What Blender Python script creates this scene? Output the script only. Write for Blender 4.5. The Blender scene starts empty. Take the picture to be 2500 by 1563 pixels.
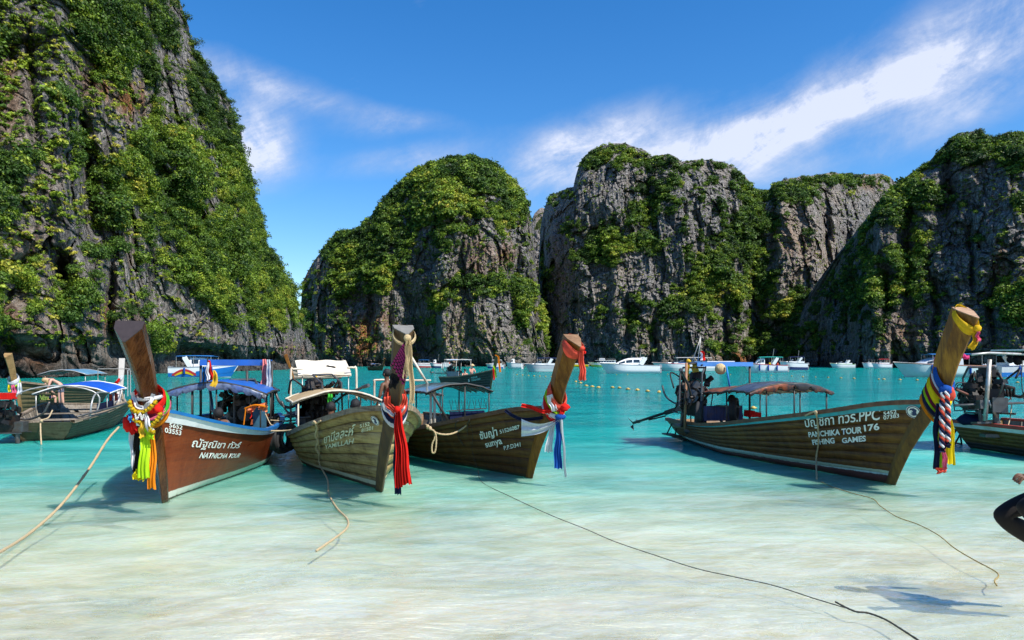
import bpy, bmesh, math, random
import numpy as np
from mathutils import Vector, Matrix

# ------------------------------------------------------------------ camera, sky, sun, exposure
F, H, HY, CX = 1750.0, 2.0, 884.0, 1250.0      # focal length in photo pixels, eye height, horizon row, centre column
FH = F * H
SC = bpy.context.scene
COL = SC.collection
random.seed(7)
RNG = np.random.default_rng(11)

cam_data = bpy.data.cameras.new('camera')
cam = bpy.data.objects.new('camera', cam_data)
COL.objects.link(cam)
cam.location = (0, 0, H)
cam.rotation_euler = (math.radians(90), 0, 0)
cam_data.sensor_width = 36.0
cam_data.lens = 36.0 * F / 2500.0
cam_data.shift_y = (HY - 781.5) / 2500.0
cam_data.clip_start = 0.1
cam_data.clip_end = 6000
SC.camera = cam

SUN_EL = math.radians(50)
SUN_DIR = Vector((0.60, -0.46, 0)).normalized()
SUN_VEC = Vector((SUN_DIR.x * math.cos(SUN_EL), SUN_DIR.y * math.cos(SUN_EL), math.sin(SUN_EL)))
sun_data = bpy.data.lights.new('sun', 'SUN')
sun_data.energy = 5.0
sun_data.angle = math.radians(0.5)
sun_data.color = (1.0, 0.95, 0.86)
sun = bpy.data.objects.new('sun', sun_data)
COL.objects.link(sun)
sun.rotation_euler = SUN_VEC.to_track_quat('Z', 'Y').to_euler()
sun.location = (60, -60, 90)

world = bpy.data.worlds.new('World')
SC.world = world
world.use_nodes = True
wn, wl = world.node_tree.nodes, world.node_tree.links
wn.clear()


class NT:
    """small helper for writing node trees"""
    def __init__(s, tree):
        s.n, s.l = tree.nodes, tree.links

    def node(s, t, **kw):
        n = s.n.new(t)
        for k, v in kw.items():
            setattr(n, k, v)
        return n

    def put(s, sock, v):
        if isinstance(v, (int, float, tuple, list)):
            if isinstance(v, (tuple, list)) and sock.type == 'RGBA' and len(v) == 3:
                v = (*v, 1)
            sock.default_value = v
        else:
            s.l.new(v, sock)

    def math(s, op, a, b=None, c=None, clamp=False):
        n = s.node('ShaderNodeMath', operation=op, use_clamp=clamp)
        s.put(n.inputs[0], a)
        if b is not None:
            s.put(n.inputs[1], b)
        if c is not None:
            s.put(n.inputs[2], c)
        return n.outputs[0]

    def noise(s, vec, scale, detail=4, rough=0.55, dist=0.0, w=None):
        n = s.node('ShaderNodeTexNoise')
        if w is not None:
            n.noise_dimensions = '4D'
            n.inputs['W'].default_value = w
        s.put(n.inputs['Vector'], vec)
        n.inputs['Scale'].default_value = scale
        n.inputs['Detail'].default_value = detail
        n.inputs['Roughness'].default_value = rough
        n.inputs['Distortion'].default_value = dist
        return n.outputs[0]

    def ramp(s, fac, stops, interp='LINEAR'):
        n = s.node('ShaderNodeValToRGB')
        cr = n.color_ramp
        cr.interpolation = interp
        while len(cr.elements) < len(stops):
            cr.elements.new(0.5)
        for e, (p, c) in zip(cr.elements, stops):
            e.position = p
            e.color = (*c, 1) if isinstance(c, (tuple, list)) else (c, c, c, 1)
        s.put(n.inputs[0], fac)
        return n.outputs[0]

    def mix(s, fac, a, b, blend='MIX'):
        n = s.node('ShaderNodeMix', data_type='RGBA', blend_type=blend)
        s.put(n.inputs[0], fac)
        s.put(n.inputs[6], a)
        s.put(n.inputs[7], b)
        return n.outputs[2]

    def mapping(s, vec, scale=(1, 1, 1), rot=(0, 0, 0), loc=(0, 0, 0)):
        n = s.node('ShaderNodeMapping')
        s.put(n.inputs[0], vec)
        n.inputs['Location'].default_value = loc
        n.inputs['Rotation'].default_value = rot
        n.inputs['Scale'].default_value = scale
        return n.outputs[0]

    def maprange(s, v, a, b, c=0.0, d=1.0, smooth=False):
        n = s.node('ShaderNodeMapRange')
        if smooth:
            n.interpolation_type = 'SMOOTHSTEP'
        s.put(n.inputs[0], v)
        for i, x in enumerate((a, b, c, d)):
            n.inputs[i + 1].default_value = x
        return n.outputs[0]


def build_world():
    t = NT(world.node_tree)
    out = t.node('ShaderNodeOutputWorld')
    sky = t.node('ShaderNodeTexSky')
    sky.sky_type = 'NISHITA'
    sky.sun_disc = False
    sky.sun_elevation = SUN_EL
    sky.sun_rotation = math.atan2(SUN_DIR.x, SUN_DIR.y)
    sky.altitude = 0
    sky.air_density = 1.0
    sky.dust_density = 0.25
    sky.ozone_density = 4.0
    hs = t.node('ShaderNodeHueSaturation')
    hs.inputs['Saturation'].default_value = 1.33
    hs.inputs['Hue'].default_value = 0.504
    t.put(hs.inputs['Color'], sky.outputs[0])
    gm = t.node('ShaderNodeGamma')
    gm.inputs[1].default_value = 1.0
    t.put(gm.inputs[0], hs.outputs[0])
    bg = t.node('ShaderNodeBackground')
    t.put(bg.inputs[0], gm.outputs[0])
    bg.inputs[1].default_value = 0.135
    # clouds laid out by direction: azimuth a (0 = north / +Y) and elevation e, both in radians
    tc = t.node('ShaderNodeTexCoord').outputs['Generated']
    sep = t.node('ShaderNodeSeparateXYZ')
    t.put(sep.inputs[0], tc)
    x, y, z = sep.outputs
    az = t.math('ARCTAN2', x, y)
    el = t.math('ARCSINE', z)
    comb = t.node('ShaderNodeCombineXYZ')
    t.put(comb.inputs[0], az)
    t.put(comb.inputs[1], el)
    v2 = comb.outputs[0]
    mp = t.mapping(v2, scale=(1, 1, 1), rot=(0, 0, math.radians(-20)))
    mp = t.mapping(mp, scale=(2.6, 7.5, 1))
    n1 = t.noise(mp, 2.2, 10, 0.66, 0.35)
    n2 = t.noise(v2, 9.0, 12, 0.70, 0.35)
    n2 = t.math('ADD', t.math('MULTIPLY', n1, 0.55), t.math('MULTIPLY', n2, 0.45))

    def ellipse(px, py, hl, hw, deg, gain):
        u, w = (px - CX) / F, (HY - py) / F
        a0 = math.atan(u)
        e0 = math.atan(w * math.cos(a0))
        k = math.cos(a0) ** 2 / F
        ca, sa = math.cos(math.radians(deg)), math.sin(math.radians(deg))
        dx = t.math('SUBTRACT', az, a0)
        dy = t.math('SUBTRACT', el, e0)
        p = t.math('ADD', t.math('MULTIPLY', dx, ca / (hl * k)), t.math('MULTIPLY', dy, sa / (hl * k)))
        q = t.math('ADD', t.math('MULTIPLY', dx, -sa / (hw * k)), t.math('MULTIPLY', dy, ca / (hw * k)))
        r = t.math('ADD', t.math('MULTIPLY', p, p), t.math('MULTIPLY', q, q))
        g = t.math('POWER', 2.718, t.math('MULTIPLY', r, -1.0))
        return t.math('MULTIPLY', g, gain)
    L = [(2120, 205, 600, 88, 21, 1.05), (1900, 315, 300, 58, 17, 1.25), (1660, 375, 300, 60, 10, 1.1), (2400, 130, 330, 105, 22, 1.05), (1350, 400, 130, 60, 18, 1.2),
         (1480, 335, 190, 55, 12, 1.1), (640, 205, 150, 40, -12, 1.2), (622, 352, 88, 80, 0, 2.4), (600, 262, 70, 26, -20, .7), (950, 305, 95, 22, 8, 0.85),
         (1000, 385, 150, 30, 10, 0.85), (900, 270, 240, 22, -6, 0.4), (2300, 300, 260, 45, 14, 0.45), (1800, 440, 320, 30, 6, 0.5), (2440, 230, 180, 60, 22, 0.35),
         (3300, 60, 700, 120, 15, 0.8), (-700, 200, 500, 90, -10, 0.7)]
    tot = None
    for e in L:
        g = ellipse(*e)
        tot = g if tot is None else t.math('ADD', tot, g)
    m = t.math('MULTIPLY', tot, t.maprange(n2, 0.36, 0.62, 0.30, 1.30))
    # thin general cloud field behind and overhead, the same kind all round
    gen = t.maprange(n1, 0.60, 0.85, 0.0, 0.35)
    gen = t.math('MULTIPLY', gen, t.maprange(el, 0.0, 0.9, 0.5, 1.0))
    m = t.math('MAXIMUM', m, gen)
    m = t.math('MULTIPLY', m, t.maprange(n2, 0.40, 0.58, 0.72, 1.05))
    m = t.maprange(m, 0.05, 1.55, 0.0, 0.84)
    cl = t.node('ShaderNodeBackground')
    cl.inputs[0].default_value = (0.80, 0.84, 0.98, 1)
    t.put(cl.inputs[1], t.maprange(m, 0.2, 0.9, 0.62, 0.80))
    mx = t.node('ShaderNodeMixShader')
    t.put(mx.inputs[0], m)
    t.put(mx.inputs[1], bg.outputs[0])
    t.put(mx.inputs[2], cl.outputs[0])
    t.put(out.inputs[0], mx.outputs[0])


build_world()
SC.view_settings.view_transform = 'Standard'
SC.view_settings.look = 'None'
SC.view_settings.exposure = 0.5
SC.view_settings.gamma = 1.0
SC.view_settings.use_curve_mapping = False
SC.render.engine = 'CYCLES'
SC.cycles.use_denoising = True
SC.cycles.max_bounces = 6
SC.cycles.diffuse_bounces = 3
SC.cycles.glossy_bounces = 2
SC.cycles.transmission_bounces = 4
SC.cycles.transparent_max_bounces = 8
SC.cycles.caustics_reflective = False
SC.cycles.caustics_refractive = False


# ------------------------------------------------------------------ general helpers
def pix(px, py, D):
    """world point seen at photo pixel (px,py) and distance D along the view axis"""
    return Vector(((px - CX) / F * D, D, H - (py - HY) / F * D))


def gpx(px, py, z=0.0):
    """world point at height z seen at a photo pixel below the horizon"""
    D = F * (H - z) / (py - HY)
    return Vector(((px - CX) / F * D, D, z))


def srgb(*c):
    if len(c) == 1:
        h = c[0].lstrip('#')
        c = tuple(int(h[i:i + 2], 16) for i in (0, 2, 4))
    return tuple(((x / 255) / 12.92 if x / 255 <= 0.04045 else ((x / 255 + 0.055) / 1.055) ** 2.4) for x in c)


_tab = np.random.default_rng(3).random(65536)


def vnoise(q, seed=0):
    f = np.floor(q)
    i = f.astype(np.int64)
    t = q - f
    t = t * t * t * (t * (t * 6 - 15) + 10)
    out = np.zeros(q.shape[:-1])
    for dx in (0, 1):
        wx = t[..., 0] if dx else 1 - t[..., 0]
        for dy in (0, 1):
            wy = t[..., 1] if dy else 1 - t[..., 1]
            for dz in (0, 1):
                wz = t[..., 2] if dz else 1 - t[..., 2]
                h = ((i[..., 0] + dx) * 73856093) ^ ((i[..., 1] + dy) * 19349663) ^ ((i[..., 2] + dz) * 83492791) ^ (seed * 2654435)
                out += wx * wy * wz * _tab[(h ^ (h >> 13)) & 65535]
    return out * 2 - 1


def fbm(q, oc=4, seed=0, gain=0.5):
    a, s, o = 1.0, 0.0, 0.0
    q = q.copy()
    for k in range(oc):
        o = o + a * vnoise(q, seed + k * 17)
        s += a
        a *= gain
        q = q * 2.03 + 7.1
    return o / s


def cells(q, seed=0):
    """angular blocks: a random value per cell and the distance to the nearest cell border"""
    base = np.floor(q).astype(np.int64)
    best = np.full(q.shape[:-1], 9.0)
    second = np.full(q.shape[:-1], 9.0)
    val = np.zeros(q.shape[:-1])
    for dx in (-1, 0, 1):
        for dy in (-1, 0, 1):
            for dz in (-1, 0, 1):
                c = base + np.array([dx, dy, dz])
                h = (c[..., 0] * 73856093) ^ (c[..., 1] * 19349663) ^ (c[..., 2] * 83492791) ^ (seed * 2654435)
                h = h ^ (h >> 13)
                p = c + np.stack([_tab[h & 65535], _tab[(h + 77) & 65535], _tab[(h * 3 + 11) & 65535]], -1)
                d = np.sqrt(((q - p) ** 2).sum(-1))
                nearer = d < best
                second = np.where(nearer, best, np.minimum(second, d))
                val = np.where(nearer, _tab[(h * 7 + 5) & 65535], val)
                best = np.where(nearer, d, best)
    return val * 2 - 1, second - best


def ridged(q, oc=3, seed=0):
    a, s, o = 1.0, 0.0, 0.0
    q = q.copy()
    for k in range(oc):
        o = o + a * (1 - np.abs(vnoise(q, seed + k * 31)) * 2)
        s += a
        a *= 0.5
        q = q * 2.1 + 3.3
    return o / s


def new_mesh(name, verts, faces, smooth=False):
    me = bpy.data.meshes.new(name)
    me.from_pydata([tuple(v) for v in verts], [], faces)
    if smooth:
        me.polygons.foreach_set('use_smooth', [True] * len(me.polygons))
    me.update()
    return me


def grid_mesh(name, P, smooth=True):
    """P: (n, m, 3) array of points"""
    n, m = P.shape[:2]
    me = bpy.data.meshes.new(name)
    idx = np.arange(n * m).reshape(n, m)
    q = np.stack([idx[:-1, :-1], idx[1:, :-1], idx[1:, 1:], idx[:-1, 1:]], -1).reshape(-1, 4)
    me.vertices.add(n * m)
    me.vertices.foreach_set('co', P.reshape(-1).astype(np.float32))
    me.loops.add(q.size)
    me.loops.foreach_set('vertex_index', q.reshape(-1).astype(np.int32))
    me.polygons.add(len(q))
    me.polygons.foreach_set('loop_start', np.arange(0, q.size, 4, dtype=np.int32))
    me.polygons.foreach_set('loop_total', np.full(len(q), 4, dtype=np.int32))
    me.polygons.foreach_set('use_smooth', np.full(len(q), smooth))
    me.update()
    me.validate()
    return me


def link(name, me, mat=None, parent=None):
    o = bpy.data.objects.new(name, me)
    COL.objects.link(o)
    if mat is not None and len(me.materials) == 0:
        me.materials.append(mat)
    if parent is not None:
        o.parent = parent
    return o


def tag(o, label=None, cat=None, group=None, kind=None):
    if label:
        o['label'] = label
    if cat:
        o['category'] = cat
    if group:
        o['group'] = group
    if kind:
        o['kind'] = kind
    return o


def empty(name, loc=(0, 0, 0), rz=0.0, label=None, cat=None, group=None):
    o = bpy.data.objects.new(name, None)
    COL.objects.link(o)
    o.location = loc
    o.rotation_euler = (0, 0, rz)
    o.empty_display_size = 0.3
    return tag(o, label, cat, group)


def catmull(pts, n=8):
    pts = [Vector(p) for p in pts]
    if len(pts) < 3:
        return [pts[0].lerp(pts[-1], i / n) for i in range(n + 1)]
    out = []
    ext = [pts[0] * 2 - pts[1]] + pts + [pts[-1] * 2 - pts[-2]]
    for i in range(1, len(ext) - 2):
        a, b, c, d = ext[i - 1:i + 3]
        for k in range(n):
            t = k / n
            out.append(0.5 * ((2 * b) + (c - a) * t + (2 * a - 5 * b + 4 * c - d) * t * t + (3 * b - a - 3 * c + d) * t ** 3))
    out.append(pts[-1])
    return out


class MB:
    """collects primitives, then links them as ONE mesh object"""
    def __init__(s):
        s.v, s.f = [], []

    def add(s, verts, faces):
        k = len(s.v)
        s.v += [Vector(v) for v in verts]
        s.f += [tuple(i + k for i in f) for f in faces]
        return s

    def box(s, c, size, rot=None, taper=1.0):
        c = Vector(c)
        hx, hy, hz = size[0] / 2, size[1] / 2, size[2] / 2
        vs = []
        for z in (-1, 1):
            k = taper if z > 0 else 1
            for x, y in ((-1, -1), (1, -1), (1, 1), (-1, 1)):
                p = Vector((x * hx * k, y * hy * k, z * hz))
                if rot is not None:
                    p = rot @ p
                vs.append(c + p)
        return s.add(vs, [(0, 3, 2, 1), (4, 5, 6, 7), (0, 1, 5, 4), (1, 2, 6, 5), (2, 3, 7, 6), (3, 0, 4, 7)])

    def tube(s, pts, r, n=6, cap=True, closed=False, flat=1.0):
        pts = [Vector(p) for p in pts]
        N = len(pts)
        rs = r if isinstance(r, (list, tuple)) else [r] * N
        base = len(s.v)
        up = Vector((0, 0, 1))
        prev = None
        for i, p in enumerate(pts):
            if closed:
                d = pts[(i + 1) % N] - pts[i - 1]
            else:
                d = pts[min(i + 1, N - 1)] - pts[max(i - 1, 0)]
            if d.length < 1e-9:
                d = Vector((0, 0, 1))
            d.normalize()
            a = prev if prev is not None else (up if abs(d.z) < 0.95 else Vector((1, 0, 0)))
            a = a - d * a.dot(d)
            if a.length < 1e-6:
                a = d.orthogonal()
            a.normalize()
            prev = a
            b = d.cross(a)
            for k in range(n):
                th = 2 * math.pi * k / n
                s.v.append(p + (a * math.cos(th) * flat + b * math.sin(th)) * rs[i])
        for i in range(N if closed else N - 1):
            i2 = (i + 1) % N
            for k in range(n):
                k2 = (k + 1) % n
                s.f.append((base + i * n + k, base + i2 * n + k, base + i2 * n + k2, base + i * n + k2))
        if cap and not closed:
            s.f.append(tuple(base + k for k in range(n)))
            s.f.append(tuple(base + (N - 1) * n + k for k in reversed(range(n))))
        return s

    def ball(s, c, r, seg=8, rings=6, jit=0.0, rnd=None):
        c = Vector(c)
        R = r if isinstance(r, (tuple, list)) else (r, r, r)
        vs, fs = [Vector((0, 0, 1))], []
        for i in range(1, rings):
            ph = math.pi * i / rings
            for k in range(seg):
                th = 2 * math.pi * k / seg
                vs.append(Vector((math.sin(ph) * math.cos(th), math.sin(ph) * math.sin(th), math.cos(ph))))
        vs.append(Vector((0, 0, -1)))
        if jit:
            rr = rnd or random
            vs = [v * (1 + rr.uniform(-jit, jit)) for v in vs]
        vs = [c + Vector((v.x * R[0], v.y * R[1], v.z * R[2])) for v in vs]
        for k in range(seg):
            fs.append((0, 1 + k, 1 + (k + 1) % seg))
            e = 1 + (rings - 2) * seg
            fs.append((len(vs) - 1, e + (k + 1) % seg, e + k))
        for i in range(rings - 2):
            for k in range(seg):
                a = 1 + i * seg
                fs.append((a + k, a + seg + k, a + seg + (k + 1) % seg, a + (k + 1) % seg))
        return s.add(vs, fs)

    def grid(s, P):
        n, m = len(P), len(P[0])
        k = len(s.v)
        for row in P:
            s.v += [Vector(p) for p in row]
        for i in range(n - 1):
            for j in range(m - 1):
                s.f.append((k + i * m + j, k + (i + 1) * m + j, k + (i + 1) * m + j + 1, k + i * m + j + 1))
        return s

    def prism(s, poly, h, axis=2, off=0.0):
        """extrude a 2D polygon along an axis; poly in the other two axes"""
        n = len(poly)
        def mk(p, q):
            v = [0, 0, 0]
            o = [a for a in range(3) if a != axis]
            v[o[0]], v[o[1]], v[axis] = p[0], p[1], q
            return v
        vs = [mk(p, off) for p in poly] + [mk(p, off + h) for p in poly]
        fs = [tuple(range(n - 1, -1, -1)), tuple(range(n, 2 * n))] + [(i, (i + 1) % n, n + (i + 1) % n, n + i) for i in range(n)]
        return s.add(vs, fs)

    def build(s, name, mat, parent=None, smooth=False, bevel=0.0):
        me = new_mesh(name, s.v, s.f, smooth)
        o = link(name, me, mat, parent)
        return o
# ------------------------------------------------------------------ materials
MATS = {}


def new_mat(name):
    m = bpy.data.materials.new(name)
    m.use_nodes = True
    m.node_tree.nodes.clear()
    return m, NT(m.node_tree)


def paint(name, col, rough=0.5, var=0.25, scale=6.0, metal=0.0, bump=0.0, stretch=(1, 1, 1), spec=0.4, alpha=None, dirt=None):
    """plain surface with uneven tone, so that nothing reads as one flat colour"""
    if name in MATS:
        return MATS[name]
    m, t = new_mat(name)
    out = t.node('ShaderNodeOutputMaterial')
    b = t.node('ShaderNodeBsdfPrincipled')
    tc = t.node('ShaderNodeTexCoord').outputs['Object']
    v = t.mapping(tc, scale=stretch)
    n = t.noise(v, scale, 5, 0.6)
    c2 = tuple(x * (1 - var) for x in col)
    c3 = tuple(min(1, x * (1 + var * 0.6)) for x in col)
    c = t.ramp(n, [(0.25, c2), (0.5, col), (0.78, c3)])
    if dirt:
        n2 = t.noise(tc, scale * 0.35, 6, 0.7)
        c = t.mix(t.maprange(n2, 0.5, 0.7, 0, 0.75), c, dirt)
    t.put(b.inputs['Base Color'], c)
    b.inputs['Roughness'].default_value = rough
    b.inputs['Metallic'].default_value = metal
    b.inputs['Specular IOR Level'].default_value = spec
    if bump:
        bp = t.node('ShaderNodeBump')
        bp.inputs['Strength'].default_value = bump
        bp.inputs['Distance'].default_value = 0.02
        t.put(bp.inputs['Height'], t.noise(v, scale * 4, 4, 0.6))
        t.put(b.inputs['Normal'], bp.outputs[0])
    t.put(out.inputs[0], b.outputs[0])
    MATS[name] = m
    return m


def cloth(name, col, trans=0.25):
    if name in MATS:
        return MATS[name]
    m, t = new_mat(name)
    out = t.node('ShaderNodeOutputMaterial')
    b = t.node('ShaderNodeBsdfPrincipled')
    tc = t.node('ShaderNodeTexCoord').outputs['Object']
    n = t.noise(t.mapping(tc, scale=(1, 1, 0.2)), 30, 4, 0.6)
    t.put(b.inputs['Base Color'], t.ramp(n, [(0.2, tuple(x * 0.72 for x in col)), (0.6, col)]))
    b.inputs['Roughness'].default_value = 0.75
    b.inputs['Specular IOR Level'].default_value = 0.15
    tr = t.node('ShaderNodeBsdfTranslucent')
    tr.inputs[0].default_value = (*col, 1)
    mx = t.node('ShaderNodeMixShader')
    mx.inputs[0].default_value = trans
    t.put(mx.inputs[1], b.outputs[0])
    t.put(mx.inputs[2], tr.outputs[0])
    t.put(out.inputs[0], mx.outputs[0])
    MATS[name] = m
    return m


def rock_material():
    m, t = new_mat('limestone')
    out = t.node('ShaderNodeOutputMaterial')
    b = t.node('ShaderNodeBsdfPrincipled')
    geo = t.node('ShaderNodeNewGeometry').outputs['Position']
    at = t.node('ShaderNodeAttribute', attribute_name='mask')
    sep = t.node('ShaderNodeSeparateColor')
    t.put(sep.inputs[0], at.outputs['Color'])
    veg, stain, pale = sep.outputs
    streak = t.mapping(geo, scale=(1, 1, 0.16))
    n_st = t.noise(streak, 0.9, 8, 0.68, 0.4)
    n_big = t.noise(geo, 0.05, 5, 0.6)
    n_fine = t.noise(geo, 1.6, 8, 0.7)
    nb = t.math('ADD', t.math('MULTIPLY', n_st, 0.6), t.math('MULTIPLY', n_fine, 0.4))
    grey = t.ramp(nb, [(0.37, (0.036, 0.033, 0.032)), (0.45, (0.130, 0.122, 0.118)), (0.53, (0.275, 0.262, 0.252)), (0.63, (0.60, 0.56, 0.52))])
    buff = t.ramp(nb, [(0.34, (0.11, 0.075, 0.05)), (0.46, (0.36, 0.26, 0.17)), (0.57, (0.58, 0.46, 0.34)), (0.68, (0.72, 0.64, 0.54))])
    orange = t.ramp(nb, [(0.36, (0.10, 0.045, 0.022)), (0.5, (0.36, 0.155, 0.06)), (0.68, (0.52, 0.30, 0.15))])
    pf = t.math('ADD', pale, t.math('MULTIPLY', t.math('SUBTRACT', n_big, 0.48), 1.3), clamp=True)
    c = t.mix(pf, grey, buff)
    n_o = t.noise(t.mapping(geo, scale=(1, 1, 0.3)), 0.16, 6, 0.65)
    of = t.math('MULTIPLY', stain, t.maprange(n_o, 0.38, 0.54, 0, 1.6), clamp=True)
    c = t.mix(of, c, orange)
    # black tide mark along the waterline, also painting the undercut's shade into the rock
    sepz = t.node('ShaderNodeSeparateXYZ')
    t.put(sepz.inputs[0], geo)
    zt = t.math('ADD', sepz.outputs[2], t.math('MULTIPLY', t.math('SUBTRACT', n_big, 0.5), 7.0))
    c = t.mix(t.maprange(zt, 1.2, 3.6, 0.62, 0.0), c, (0.022, 0.022, 0.018))
    # moss, creepers and low cover where the mask says plants grow
    n_v = t.noise(geo, 0.8, 8, 0.72)
    vf = t.math('ADD', veg, t.math('MULTIPLY', t.math('SUBTRACT', n_v, 0.52), 2.2))
    vf = t.maprange(vf, 0.35, 0.62, 0, 1)
    green = t.ramp(n_fine, [(0.3, (0.018, 0.028, 0.008)), (0.52, (0.045, 0.065, 0.014)), (0.72, (0.12, 0.13, 0.03))])
    c = t.mix(vf, c, green)
    t.put(b.inputs['Base Color'], c)
    b.inputs['Roughness'].default_value = 0.92
    b.inputs['Specular IOR Level'].default_value = 0.12
    h = t.math('ADD', t.math('MULTIPLY', n_st, 0.9), t.math('MULTIPLY', n_fine, 0.7))
    crack = t.node('ShaderNodeTexVoronoi', feature='DISTANCE_TO_EDGE')
    t.put(crack.inputs['Vector'], t.mapping(geo, scale=(1, 1, 0.45)))
    crack.inputs['Scale'].default_value = 0.32
    h = t.math('ADD', h, t.maprange(crack.outputs[0], 0, 0.12, -0.35, 0))
    bp = t.node('ShaderNodeBump')
    bp.inputs['Strength'].default_value = 1.0
    bp.inputs['Distance'].default_value = 2.2
    t.put(bp.inputs['Height'], h)
    t.put(b.inputs['Normal'], bp.outputs[0])
    t.put(out.inputs[0], b.outputs[0])
    return m


def leaf_material(name, attr='INSTANCER'):
    m, t = new_mat(name)
    out = t.node('ShaderNodeOutputMaterial')
    at = t.node('ShaderNodeAttribute', attribute_name='tint', attribute_type=attr)
    lf = t.node('ShaderNodeAttribute', attribute_name='leaf', attribute_type='GEOMETRY')
    c1 = t.ramp(at.outputs['Fac'], [(0.0, (0.016, 0.040, 0.009)), (0.3, (0.048, 0.100, 0.015)), (0.55, (0.115, 0.190, 0.019)),
                                    (0.78, (0.215, 0.280, 0.026)), (1.0, (0.36, 0.33, 0.05))])
    v = t.maprange(lf.outputs['Fac'], 0, 1, 0.45, 1.65)
    c = t.mix(1.0, c1, v, 'MULTIPLY')
    b = t.node('ShaderNodeBsdfPrincipled')
    t.put(b.inputs['Base Color'], c)
    b.inputs['Roughness'].default_value = 0.55
    b.inputs['Specular IOR Level'].default_value = 0.25
    tr = t.node('ShaderNodeBsdfTranslucent')
    t.put(tr.inputs[0], t.mix(1.0, c, (1.3, 1.35, 0.5), 'MULTIPLY'))
    mx = t.node('ShaderNodeMixShader')
    mx.inputs[0].default_value = 0.25
    t.put(mx.inputs[1], b.outputs[0])
    t.put(mx.inputs[2], tr.outputs[0])
    t.put(out.inputs[0], mx.outputs[0])
    return m


def water_depth(X, Y):
    """depth of the water over the sand, metres"""
    s = Y - 0.10 * X
    d = 0.030 + 0.012 * np.clip(s - 3, 0, None) + 0.022 * np.clip(s - 6, 0, None) + 0.032 * np.clip(s - 9.5, 0, None) + 0.05 * np.clip(s - 15, 0, None)
    return np.minimum(d, 6.0)


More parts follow.
